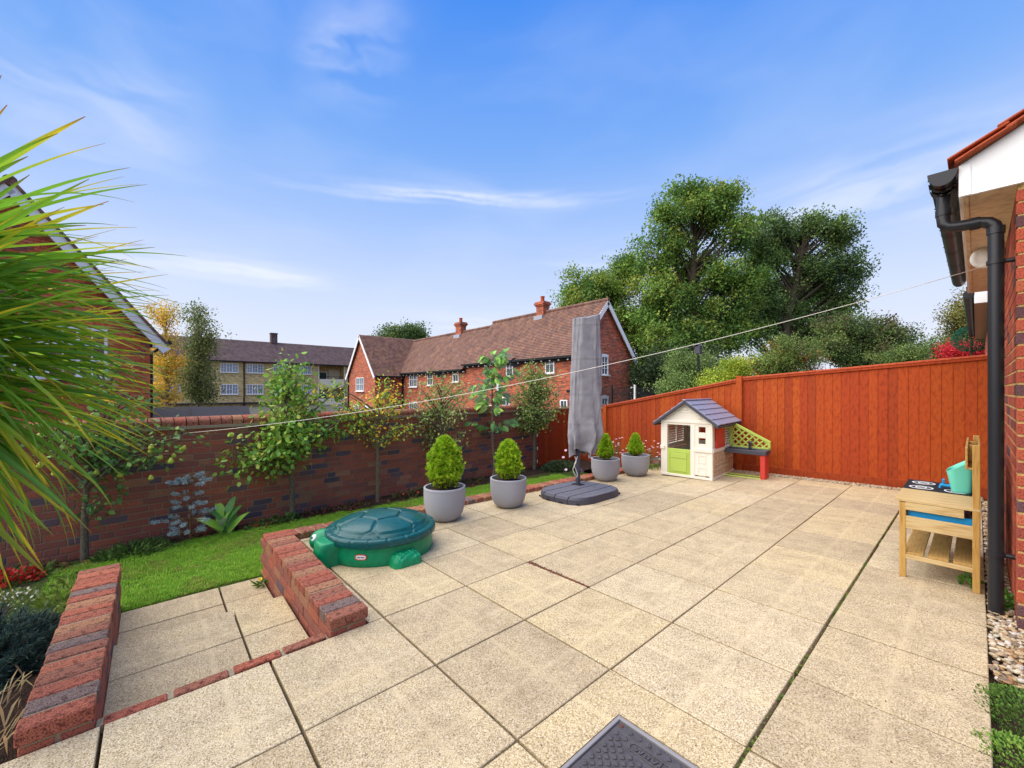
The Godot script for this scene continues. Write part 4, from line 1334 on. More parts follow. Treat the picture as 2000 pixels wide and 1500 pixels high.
func make_gable_house() -> void:
	var hd := deg_to_rad(18.6)
	var t := thing("gable_house", "red brick gable end of the house behind the palm", "house", Vector3(-15.89, 0, 0.04), hd)
	# local: -z away along the gable wall's line, +x towards the garden; the corner stands at the origin, the gable runs to +z
	var W := 5.3
	var E := 2.98
	var AP := 6.15
	var m := MB.new()
	var prof := PackedVector2Array([Vector2(0, -2), Vector2(W, -2), Vector2(W, E), Vector2(W / 2, AP - 0.05), Vector2(0, E)])
	m.prism(prof, -7.0, Transform3D(Basis(Vector3(0, 0, 1), Vector3.UP, Vector3(1, 0, 0)), Vector3(-0.025, 0, 0)))
	put("wall", m.mesh(), M.mortar_pale, t)
	# facing bricks, the nearest to the frame's middle as pieces
	var full := brick_mesh(Vector3(0.04, 0.065, 0.215), 0.0)
	var far := MB.new()
	var hc := [lin(226, 122, 78), lin(214, 108, 70), lin(232, 136, 92), lin(198, 102, 76), lin(150, 98, 90)]
	var n := 0
	for c in 108:
		var y := 6.1 - 0.075 * c
		var s := -0.1125 if c % 2 == 0 else 0.0
		while s < W:
			var l := 0.215
			var a := maxf(s, 0.0)
			var b := minf(s + l, W)
			s += 0.225
			var inset := 0.0 if y < E - 0.04 else (y - E + 0.04) / (AP - E) * W / 2
			a = maxf(a, inset)
			b = minf(b, W - inset)
			if b - a < 0.02: continue
			if y > 1.62 and y < 3.06 and b > 0.9 and a < 3.15: continue
			var ci: int = pick([0, 1, 2, 0, 1, 2, 3, 4])
			if n < 300 and b - a > 0.2 and y > 0.7 and y < 3.4 and a < 2.2:
				put("brick", full, M["gb%d" % ci], t, Vector3(-0.015 + rf(0, 0.002), y, (a + b) / 2))
				n += 1
			else:
				far.tint = vary(hc[ci], 0.08)
				far.box(Vector3(-0.015, y, (a + b) / 2), Vector3(0.04, 0.065, b - a))
	# soldier course over the window
	var sc := MB.new()
	for k in 32:
		sc.tint = vary(hc[k % 3], 0.1)
		sc.box(Vector3(-0.012, 3.14, 0.88 + k * 0.0725), Vector3(0.04, 0.2, 0.0625))
	tag(put("brickwork", far.mesh(), M.wall_tint, t), "", "", "", "stuff")
	put("soldier_course", sc.mesh(), M.wall_tint, t)
	var fx := Basis(Vector3(0, 0, -1), Vector3.UP, Vector3(1, 0, 0))
	window(t, Vector3(-0.02, 2.36, 2.02), fx, 2.2, 1.32, 4, [3], true, 0.0, M.glass_net)
	# roof with white bargeboards
	var o := 0.32
	var sl := (AP - E) / (W / 2)
	for s in [-1.0, 1.0]:
		var z0: float = W / 2 + s * (W / 2 + o)
		roof_slope(t, "roof", M.roof_terrace, Vector3(0.22, E - o * sl + 0.1, z0), Vector3(-7.0, E - o * sl + 0.1, z0), Vector3(-7.0, AP + 0.1, W / 2), Vector3(0.22, AP + 0.1, W / 2), 36)
		var a := Vector3(0.2, E - o * sl - 0.06, z0)
		var b := Vector3(0.2, AP - 0.06, W / 2)
		bx("bargeboard", t, M.white, (a + b) / 2, Vector3(0.05, 0.24, (b - a).length()), 0.0, Basis(Vector3.RIGHT, s * atan2(b.y - a.y, W / 2 + o)))
		bx("verge_tiles", t, M.roof_terrace, (a + b) / 2 + Vector3(0.0, 0.2, 0), Vector3(0.14, 0.06, (b - a).length() + 0.1), 0.0, Basis(Vector3.RIGHT, s * atan2(b.y - a.y, W / 2 + o)))
	m = MB.new()
	m.tube([Vector3(0.26, AP + 0.1, W / 2), Vector3(-7.0, AP + 0.1, W / 2)], [0.12, 0.12], 12)
	put("ridge_tiles", m.mesh(), M.roof_terrace, t)
	bx("box_end", t, M.white, Vector3(0.12, E - 0.26, -0.17), Vector3(0.2, 0.2, 0.26), 0.01)
	m = MB.new()
	m.tube([Vector3(0.25, E - 0.2, -0.36), Vector3(-7, E - 0.2, -0.36)], [0.07, 0.07], 10)
	m.tube([Vector3(0.08, E - 0.24, -0.34), Vector3(0.06, E - 0.36, -0.2), Vector3(0.05, E - 0.5, -0.06)], [0.035, 0.035, 0.035], 8)
	m.tube([Vector3(-0.1, E - 0.5, -0.06), Vector3(-0.1, -1.5, -0.06)], [0.04, 0.04], 8)
	put("gutter", m.mesh(), M.black, t)

func make_sheds() -> void:
	# low felt roofs and picket fence beyond the garden wall
	for e in [[along(335, 15.0, 0), 2.0, "low grey felt shed roof showing over the garden wall below the birches"], [along(432, 15.6, 0), 1.75, "low grey shed roof left of the bushy fruit tree, right of the other shed"]]:
		var t := thing("garden_shed", e[2], "shed", e[0], -0.07, "sheds beyond the garden wall")
		put("roof", boxes([[Vector3(0.55, 0.55, 0.0), Vector3(1.3, 0.05, e[1]), Basis(Vector3(0, 0, 1), -0.3)], [Vector3(-0.68, 0.55, 0.0), Vector3(1.3, 0.05, e[1]), Basis(Vector3(0, 0, 1), 0.3)]]), M.felt, t)
		put("wall", boxes([[Vector3(-0.06, -0.25, 0.0), Vector3(2.0, 1.1, e[1] - 0.2)]]), M.old_wood, t)
	var f := thing("picket_fence", "weathered picket fence in front of the sheds, just above the wall", "fence", along(390, 13.6, 0), -0.07)
	var pk := brick_mesh(Vector3(0.02, 1.1, 0.075), 0.0)
	for k in 70:
		put("picket", pk, M.old_wood, f, Vector3(0, -0.25 + rf(-0.01, 0.01), -2.9 + k * 0.1))
	put("rail", boxes([[Vector3(-0.03, 0.05, 0.55), Vector3(0.03, 0.08, 7.2)]]), M.old_wood, f)
	var r := thing("metal_railing", "black metal railing before the red brick wing", "railing", Vector3(-22.0, -0.35, -9.0), 0.2)
	var bars := []
	for k in 34:
		bars.append([Vector3(-3.3 + k * 0.2, 0.2, 0), Vector3(0.025, 0.9, 0.025)])
	put("bars", boxes(bars), M.black_flat, r)
	put("rail", boxes([[Vector3(0, 0.66, 0), Vector3(6.8, 0.05, 0.05)], [Vector3(0, -0.1, 0), Vector3(6.8, 0.05, 0.05)]]), M.black_flat, r)
	# mesh screen beyond the back fence
	var s := thing("mesh_screen", "black mesh screen on posts beyond the sloping fence panel", "screen", Vector3(-10.2, 0, -13.2))
	var net := MB.new()
	for k in 60:
		net.box(Vector3(k * 0.05, 1.0, 0), Vector3(0.012, 1.0, 0.004))
	for k in 20:
		net.box(Vector3(1.5, 0.5 + k * 0.05, 0.004), Vector3(3.0, 0.012, 0.004))
	put("netting", net.mesh(), M.black_flat, s)
	for k in 4:
		put("post", boxes([[Vector3(k * 1.0, 0.78, 0.03), Vector3(0.06 if k != 0 else 0.14, 1.6, 0.06)]]), M.black_flat if k != 2 else M.white_dull, s)
	# the next house beyond the fence, in line with the near one
	var h := thing("neighbour_house", "white eaves end of the next house beyond the back fence", "house", Vector3(0.12, 0, -8.35))
	put("wall", boxes([[Vector3(2.0, 1.0, -3.0), Vector3(3.98, 3.1, 5.9)]]), M.terrace, h)
	var be := MB.new()
	be.prism(PackedVector2Array([Vector2(-0.14, 2.54), Vector2(0.05, 2.54), Vector2(0.9, 2.96), Vector2(0.9, 3.16), Vector2(-0.14, 2.68)]), 0.03)
	put("box_end", be.mesh(), M.white, h)
	put("soffit", boxes([[Vector3(-0.05, 2.55, -3.0), Vector3(0.18, 0.014, 6.0)]]), M.soffit, h)
	put("fascia", boxes([[Vector3(-0.13, 2.62, -3.0), Vector3(0.02, 0.15, 6.0)]]), M.white, h)
	var g := MB.new()
	g.tube([Vector3(-0.19, 2.67, 0.03), Vector3(-0.19, 2.67, -6.0)], [0.055, 0.055], 12)
	put("gutter", g.mesh(), M.black, h)
	roof_slope(h, "roof", M.clay, Vector3(-0.2, 2.74, 0.05), Vector3(-0.2, 2.74, -6.0), Vector3(2.2, 3.95, -6.0), Vector3(2.2, 3.95, 0.05), 12)


# ---------------------------------------------------------------- turtle sandbox
func seg_dist(q: Vector2, a: Vector2, b: Vector2) -> float:
	var d := b - a
	return q.distance_to(a + d * clampf((q - a).dot(d) / d.length_squared(), 0.0, 1.0))

func make_turtle() -> void:
	var t := thing("turtle_sandbox", "green plastic turtle sandbox with dark teal shell lid on the patio", "sandbox", Vector3(-3.61, -0.090, -1.585), 0.0)
	# local x: towards the head; the head looks to the steps and the lawn
	t.rotation.y = atan2(-0.80, -0.60)
	t.scale = Vector3(0.94, 0.96, 0.94)
	var RX := 0.485
	var RZ := 0.455
	# body: a tub with a straight wall
	var m := MB.new()
	var rows := []
	for e in [[0.0, 0.97], [0.02, 0.995], [0.06, 1.0], [0.16, 0.985], [0.185, 0.98]]:
		var row := []
		for k in 72:
			var an := -TAU * k / 72.0
			row.append(Vector3(cos(an) * RX * e[1], e[0], sin(an) * RZ * e[1]))
		rows.append(row)
	m.sheet(rows, true)
	put("body", m.mesh(), M.turtle, t)
	# flippers, front ones as tall blocks, rear ones low with scales
	var names := ["front_flipper", "front_flipper", "rear_flipper", "rear_flipper"]
	var ang := [0.66, -0.66, 2.2, -2.2]
	for k in 4:
		var a: float = ang[k]
		var c := Vector3(cos(a) * RX, 0, sin(a) * RZ)
		var b := Basis(Vector3.UP, -a)
		m = MB.new()
		rows = []
		var front := k < 2
		var hgt := 0.205 if front else 0.115
		var lx := 0.135 if front else 0.115
		var lz := 0.125 if front else 0.14
		for i in 25:
			var ph := PI / 2 * i / 24.0
			var row := []
			var rr: float = pow(cos(ph), 0.14 if front else 0.5)
			var yy: float = hgt * pow(sin(ph), 0.4 if front else 0.85)
			for j in 60:
				var an := -TAU * j / 60.0
				var cx := signf(cos(an)) * pow(absf(cos(an)), 0.6)
				var sz := signf(sin(an)) * pow(absf(sin(an)), 0.6)
				var q := Vector3(cx * lx * rr, yy, sz * lz * rr)
				if not front:   # toes and a scale pattern in the plastic
					q += Vector3(1, 0, 0) * (0.012 * absf(sin(an * 2.5))) * (1.0 if cos(an) > 0.3 and i < 12 else 0.0)
					q.y += 0.009 * (sin(q.x * 105.0 + q.z * 40.0) * sin(q.z * 105.0 - q.x * 40.0)) * smoothstep(2, 5, i)
				row.append(q)
			rows.append(row)
		m.sheet(rows, true)
		put(names[k], m.mesh(), M.turtle, t, c + b * Vector3(0.0, 0.0, 0.0), b)
	# head with mouth and eyes
	var hd := thing_part("head", t)
	hd.position = Vector3(RX + 0.06, 0.0, 0)
	m = MB.new()
	rows = []
	for i in 19:
		var ph := PI * (i / 18.0) - PI / 2
		var row := []
		for j in 36:
			var an := -TAU * j / 36.0
			var d := Vector3(cos(ph) * cos(an), sin(ph), cos(ph) * sin(an))
			var q := Vector3(d.x * 0.135, 0.10 + d.y * 0.105, d.z * 0.115)
			var mouth := exp(-pow((q.y - 0.062 - 0.02 * absf(d.z)) / 0.007, 2.0)) * smoothstep(-0.2, 0.5, d.x)
			q *= 1.0 - 0.05 * mouth
			q.y = maxf(q.y, 0.0)
			row.append(q)
		rows.append(row)
	m.sheet(rows, true)
	put("skull", m.mesh(), M.turtle, hd)
	for s in [-1.0, 1.0]:
		var e := thing_part("eye", hd)
		var dir := Vector3(0.55, 0.42, s * 0.72).normalized()
		e.transform = Transform3D(facing(dir), Vector3(0.068, 0.148, s * 0.078))
		m = MB.new()
		m.lathe(Vector3.ZERO, [Vector2(0.032, -0.006), Vector2(0.03, 0.005), Vector2(0.02, 0.012), Vector2(0, 0.015)], 20)
		put("eye_white", m.mesh(), M.white, e)
		m = MB.new()
		m.lathe(Vector3(0.006, 0.006, 0), [Vector2(0.016, 0.002), Vector2(0.013, 0.008), Vector2(0, 0.0105)], 16)
		put("pupil", m.mesh(), M.black, e)
	# lid: rim and domed shell of hexagon plates
	var lid := thing_part("shell_lid", t)
	m = MB.new()
	rows = []
	for e in [[0.183, 0.98], [0.172, 1.045], [0.18, 1.062], [0.218, 1.06], [0.236, 1.045], [0.242, 1.01], [0.243, 0.93], [0.238, 0.90]]:
		var row := []
		for k in 240:
			var an := -TAU * k / 240.0
			var w := fmod(k / 240.0 * 20.0 + 0.5, 1.0)
			var notch := smoothstep(0.035, 0.0, absf(w - 0.5)) * 0.014
			var rr: float = e[1] * (1.0 - notch * (1.0 if e[1] > 0.99 else 0.3))
			row.append(Vector3(cos(an) * RX * rr, e[0] - notch * 0.35 * (1.0 if e[0] > 0.23 else 0.0), sin(an) * RZ * rr))
		rows.append(row)
	m.sheet(rows, true)
	put("lid_rim", m.mesh(), M.lid, lid)
	m = MB.new()
	rows = []
	var hex := []
	for k in 6:
		var an := TAU * k / 6.0 + PI / 6.0
		hex.append(Vector2(cos(an), sin(an)) * 0.40)
	var mid := []
	for k in 6:
		mid.append(hex[k].normalized() * 0.78)
	for i in 65:
		var r := 0.945 * (1.0 - i / 64.0)
		var row := []
		for k in 168:
			var an := -TAU * k / 168.0
			var q := Vector2(cos(an), sin(an)) * r
			var y := 0.238 + 0.082 * (1.0 - pow(r / 0.945, 2.4)) + 0.022 * smoothstep(0.945, 0.86, r)
			var dd := 9.0
			for s in 6:
				dd = minf(dd, seg_dist(q, hex[s], hex[(s + 1) % 6]))
				dd = minf(dd, seg_dist(q, hex[s], mid[s]))
				var fork: Vector2 = mid[s]
				dd = minf(dd, seg_dist(q, fork, fork.rotated(0.20) * 1.18))
				dd = minf(dd, seg_dist(q, fork, fork.rotated(-0.20) * 1.18))
			dd = minf(dd, absf(r - 0.875))
			y += 0.016 * smoothstep(0.006, 0.036, dd) - 0.010
			row.append(Vector3(q.x * RX, y, q.y * RZ))
		rows.append(row)
	m.sheet(rows, true)
	put("lid_dome", m.mesh(), M.lid, lid)
	# maker's badge on the side
	var bd := thing_part("badge", t)
	var ba := -1.42
	var out_dir := Vector3(cos(ba) / RX, 0, sin(ba) / RZ).normalized()
	bd.transform = Transform3D(Basis(Vector3.UP.cross(out_dir), Vector3.UP, out_dir), Vector3(cos(ba) * RX * 0.995, 0.098, sin(ba) * RZ * 0.995))
	for e in [["badge_border", 0.0515, 0.0235, 0.004, M.toy_red], ["badge_face", 0.043, 0.0165, 0.006, M.white]]:
		var poly := PackedVector2Array()
		for k in 40:
			var an := TAU * k / 40.0
			poly.append(Vector2(signf(cos(an)) * pow(absf(cos(an)), 0.55) * e[1], signf(sin(an)) * pow(absf(sin(an)), 0.65) * e[2]))
		m = MB.new()
		m.prism(poly, e[3])
		put(e[0], m.mesh(), e[4], bd)
	var tm := TextMesh.new()
	var sf := SystemFont.new()
	sf.font_names = PackedStringArray(["Droid Sans"])
	sf.font_weight = 800
	tm.font = sf
	tm.text = "little tikes"
	tm.font_size = 20
	tm.pixel_size = 0.00068
	tm.depth = 0.002
	put("lettering", tm, M.black_flat, bd, Vector3(0, 0, 0.0072))


# ---------------------------------------------------------------- pots with golden thujas
func make_pots() -> void:
	var spots := [
		[Vector3(-4.00, 0, -2.50), 0.232, 0.375, 0.56, 0.158, "nearest grey ribbed pot, with the tallest golden conifer, beside the turtle"],
		[Vector3(-3.92, 0, -3.39), 0.228, 0.36, 0.465, 0.134, "second grey ribbed pot from the turtle, with golden conifer left of the parasol base"],
		[Vector3(-4.02, 0, -5.58), 0.228, 0.355, 0.385, 0.115, "grey pot right behind the parasol base, its golden conifer against the red fence"],
		[Vector3(-3.90, 0, -6.28), 0.232, 0.355, 0.35, 0.118, "farthest grey pot, with small golden conifer, beside the playhouse"]]
	var prof := [Vector2(0, 0.0), Vector2(0.115, 0.0), Vector2(0.15, 0.012), Vector2(0.182, 0.045), Vector2(0.205, 0.09), Vector2(0.22, 0.15), Vector2(0.229, 0.22), Vector2(0.232, 0.30), Vector2(0.232, 0.348)]
	var rim := [Vector2(0.2325, 0.345), Vector2(0.235, 0.352), Vector2(0.235, 0.37), Vector2(0.231, 0.375), Vector2(0.217, 0.375), Vector2(0.212, 0.37), Vector2(0.208, 0.30)]
	var m1 := MB.new()
	m1.lathe(Vector3.ZERO, prof, 432, 0.0055, 72)
	var m2 := MB.new()
	m2.lathe(Vector3.ZERO, rim, 48)
	var m3 := MB.new()
	m3.lathe(Vector3.ZERO, [Vector2(0.21, 0.325), Vector2(0.16, 0.333), Vector2(0.1, 0.34), Vector2(0.05, 0.35), Vector2(0, 0.355)], 32)
	var pm := m1.mesh()
	var rm := m2.mesh()
	var sm := m3.mesh()
	# a thuja spray: a flat fan of little scaled twigs
	var sp := MB.new()
	for k in 5:
		var an := -0.7 + 0.35 * k
		var d := Vector3(sin(an), cos(an), 0.12 * sin(k * 2.1))
		var base := d * 0.006
		var side := Vector3(d.y, -d.x, 0) * 0.0042
		var l := 0.034 - 0.004 * absf(k - 2)
		sp.tint = Color(0.8, 0.8, 0.8)
		sp.quad(base - side * 0.6, base + side * 0.6, d * l * 0.6 + side, d * l * 0.6 - side)
		sp.tint = Color(1.15, 1.12, 1.0)
		sp.tri(d * l * 0.6 - side, d * l * 0.6 + side, d * l)
	var spm := sp.mesh()
	for i in spots.size():
		var s: Array = spots[i]
		var at: Vector3 = s[0]
		at.y = slope_y(at.x) + 0.003
		var p := thing("plant_pot", s[5], "plant pot", at, rf(0, 6), "grey pots along the patio edge")
		var sc: float = s[1] / 0.232
		p.scale = Vector3(sc, s[2] / 0.375, sc)
		put("bowl", pm, M.pot, p)
		put("rim", rm, M.pot, p)
		put("soil", sm, M.soil, p)
		var c := thing("golden_conifer", ["tallest golden conifer, rounded, in the pot by the turtle", "oval golden conifer in the second pot from the turtle", "pointed golden conifer in the pot behind the parasol base", "smallest pointed golden conifer, in the pot by the playhouse"][i], "shrub", at + Vector3(0, s[2] * 0.92, 0), 0.0, "golden conifers in grey pots")
		var tr := MB.new()
		tr.tint = lin(110, 76, 50)
		for k in 9:
			var an := TAU * k / 9.0
			var d := Vector3(cos(an) * rf(0.3, 0.8), 1, sin(an) * rf(0.3, 0.8)).normalized()
			tr.tube([Vector3(0, -0.03, 0), d * 0.1, d * 0.2], [0.008, 0.006, 0.003], 5)
		put("stems", tr.mesh(), M.bark, c)
		var xf := []
		var cs := []
		var R: float = s[4]
		var H: float = s[3]
		var lump := noise(FastNoiseLite.TYPE_SIMPLEX, 2.6, 3, 300 + i)
		for k in 4200:
			var v := pow(rng.randf(), 0.85)
			var y := 0.02 + v * H
			var shape: float = pow(sin(clampf(0.18 + v * 0.82, 0, 1) * PI), 0.55) if i < 2 else sqrt(maxf(0.02, 1.0 - v)) * smoothstep(-0.25, 0.2, v)
			var an := rf(0, TAU)
			var lm := 1.0 + lump.get_noise_3d(cos(an), y * 2.0 / H, sin(an)) * 0.6
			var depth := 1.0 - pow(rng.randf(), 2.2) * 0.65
			var r: float = R * shape * lm * depth
			var out := Vector3(cos(an), 0, sin(an))
			var d := (out * rf(0.35, 1.0) + Vector3(0, rf(0.7, 1.3), 0) + rv(0.3)).normalized()
			if k % 90 == 0: r *= 1.18
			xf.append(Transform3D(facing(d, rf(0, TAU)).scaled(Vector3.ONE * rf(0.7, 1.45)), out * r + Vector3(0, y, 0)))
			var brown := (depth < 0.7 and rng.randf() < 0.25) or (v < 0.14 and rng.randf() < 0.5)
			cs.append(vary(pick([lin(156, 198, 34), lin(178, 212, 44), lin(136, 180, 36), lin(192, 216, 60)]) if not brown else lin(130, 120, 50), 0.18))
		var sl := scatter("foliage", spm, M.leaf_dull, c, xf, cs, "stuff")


# ---------------------------------------------------------------- covered parasol on its base
func make_parasol() -> void:
	var at := Vector3(-3.64, slope_y(-3.64), -4.46)
	var t := thing("parasol_base", "wide dark grey parasol base of four moulded segments on the patio", "parasol base", at)
	t.rotation.z = atan(FALL)
	var hx := 0.43
	var hz := 0.52
	# four segments side by side along x, with the round corner outline of the whole
	for k in 4:
		var xa := -hx + k * hx * 0.5
		var xb := xa + hx * 0.5 - 0.009
		var m := MB.new()
		var outline := func(grow: float) -> Array:
			var o := []
			for i in 9:
				var x := lerpf(xa, xb, i / 8.0)
				var u := clampf(absf(x) / (hx + 0.0005), 0.0, 1.0)
				var z := hz * pow(1.0 - pow(u, 3.2), 1.0 / 3.2)
				o.append(Vector2(x, maxf(z - grow, 0.02)))
			return o
		var rows := []
		for e in [[0.0, 0.0], [0.062, 0.002], [0.092, 0.030], [0.096, 0.040]]:
			var row := []
			var o: Array = outline.call(e[1])
			var ins: float = 0.0 if e[0] < 0.09 else 0.004
			for i in 9: row.append(Vector3(clampf(o[i].x, xa + ins, xb - ins), e[0], o[i].y))
			for i in range(8, -1, -1): row.append(Vector3(clampf(o[i].x, xa + ins, xb - ins), e[0], -o[i].y))
			rows.append(row)
		var side := MB.new()
		for i in 18:
			var i2 := (i + 1) % 18
			var mid_out: Vector3 = (rows[0][i] + rows[0][i2]) / 2 - Vector3((xa + xb) / 2, 0, 0)
			side.quad(rows[0][i], rows[0][i2], rows[1][i2], rows[1][i], mid_out)
			side.quad(rows[1][i], rows[1][i2], rows[2][i2], rows[2][i], mid_out + Vector3(0, 0.1, 0))
			m.quad(rows[2][i], rows[2][i2], rows[3][i2], rows[3][i], Vector3(0, 1, 0) + mid_out * 0.3)
		var top: Array = rows[rows.size() - 1]
		for i in 8:
			m.quad(top[i], top[i + 1], top[16 - i], top[17 - i], Vector3.UP)
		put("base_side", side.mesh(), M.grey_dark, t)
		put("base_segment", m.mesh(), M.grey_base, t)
		for sz in [-1.0, 1.0]:
			var zz: float = outline.call(0.0)[4].y
			put("grip_slot", boxes([[Vector3((xa + xb) / 2, 0.012, sz * (zz - 0.004)), Vector3(0.07, 0.02, 0.012)]], 0.002), M.black_flat, t)
	put("socket", boxes([[Vector3(-0.19, 0.097, -0.19), Vector3(0.17, 0.008, 0.12)]], 0.003), M.black_flat, t)
	# pole and cover
	var p := thing("covered_parasol", "folded cantilever parasol in a tall grey weather cover", "parasol", Vector3(-3.835, at.y + 0.085, -4.655))
	var m := MB.new()
	m.tube([Vector3(0, 0, 0), Vector3(0, 1.9, 0)], [0.034, 0.034], 8)
	put("pole", m.mesh(), M.grey_dark, p, Vector3.ZERO, Basis(Vector3.UP, PI / 8))
	put("crank", boxes([[Vector3(0.045, 0.225, -0.01), Vector3(0.06, 0.035, 0.03)], [Vector3(0.075, 0.2, -0.01), Vector3(0.025, 0.03, 0.04)]], 0.006), M.grey_dark, p)
	# the cover: a sleeve of rings, creased and gathered at the foot
	var nz := noise(FastNoiseLite.TYPE_SIMPLEX_SMOOTH, 1.0, 3, 91)
	var rows := []
	var right := Vector3(0.66, 0, -0.75)
	var fwd := Vector3(-0.75, 0, -0.66)
	var H0 := 0.47
	var H1 := 2.41
	var N := 110
	for i in N + 1:
		var v := float(i) / N
		var y := lerpf(H0, H1, v)
		var row := []
		# half width and depth, middle offset along the picture's right
		var hw := lerpf(0.225, 0.198, smoothstep(0.3, 1.0, v))
		hw *= lerpf(0.62, 1.0, smoothstep(-0.02, 0.16, v))
		var hd := lerpf(0.15, 0.12, v) * lerpf(0.7, 1.0, smoothstep(0.0, 0.15, v))
		var off := lerpf(0.10, 0.128, v) - 0.05 * (1.0 - smoothstep(0.0, 0.16, v))
		for k in 120:
			var an := TAU * k / 120.0
			var cx := signf(cos(an)) * pow(absf(cos(an)), 0.55)
			var sz := signf(sin(an)) * pow(absf(sin(an)), 0.7)
			var fold := nz.get_noise_3d(cos(an) * 1.6, y * 0.9, sin(an) * 1.6) * 0.026
			fold += nz.get_noise_3d(cos(an) * 3.0 + y * 1.2, y * 2.2, sin(an) * 3.0 + 7.0) * 0.006
			var diag := nz.get_noise_2d(an * 2.2 + y * 2.6, y * 0.6 + 30.0)
			fold += 0.008 * diag
			fold += smoothstep(0.34, 0.0, v) * 0.05 * sin(an * 7.0 + y * 5.0 + 2.0 * nz.get_noise_1d(y * 2.0))
			var seam := 0.0
			for sy in [0.985, 1.41, 1.92, 2.40]:
				seam += 0.007 * exp(-pow((y - sy + 0.085) / 0.008, 2.0)) - 0.005 * exp(-pow((y - sy + 0.103) / 0.008, 2.0))
			var q := right * (off + cx * (hw + fold + seam)) + fwd * (sz * (hd + fold + seam))
			var yy := y
			if v > 0.96: yy += 0.05 * (v - 0.96) / 0.04 * maxf(0.0, cx) * 1.3
			if v < 0.1: yy += (0.1 - v) / 0.1 * (0.06 * sin(an * 3.0 + 0.6) + 0.02 * sin(an * 9.0))
			row.append(Vector3(q.x, yy, q.z))
		rows.append(row)
	# closed top
	var c := Vector3.ZERO
	for q in rows[N]: c += q / 120.0
	for s in [0.96, 0.8, 0.5, 0.0]:
		var row := []
		for q in rows[N]: row.append(c.lerp(q, s) + Vector3(0, 0.012 * (1.0 - s) + 0.004, 0))
		rows.append(row)
	m = MB.new()
	m.sheet(rows, true)
	put("weather_cover", m.mesh(), M.cloth, p)
	# drawn hem and the two cord ends
	m = MB.new()
	for q in [[0.0, 0.33, -0.055], [0.02, 0.36, -0.035]]:
		var pts := []
		var rr := []
		for k in 12:
			var s := k / 11.0
			pts.append(right * (q[2] + 0.022 * sin(s * 7.0 + q[0] * 90.0)) + Vector3(0, 0.42 - q[1] * s * 0.85, 0) - fwd * (0.04 + 0.01 * sin(s * 5.0)))
			rr.append(0.0045)
		m.tube(pts, rr, 6)
	put("tie_cord", m.mesh(), M.cord, p)


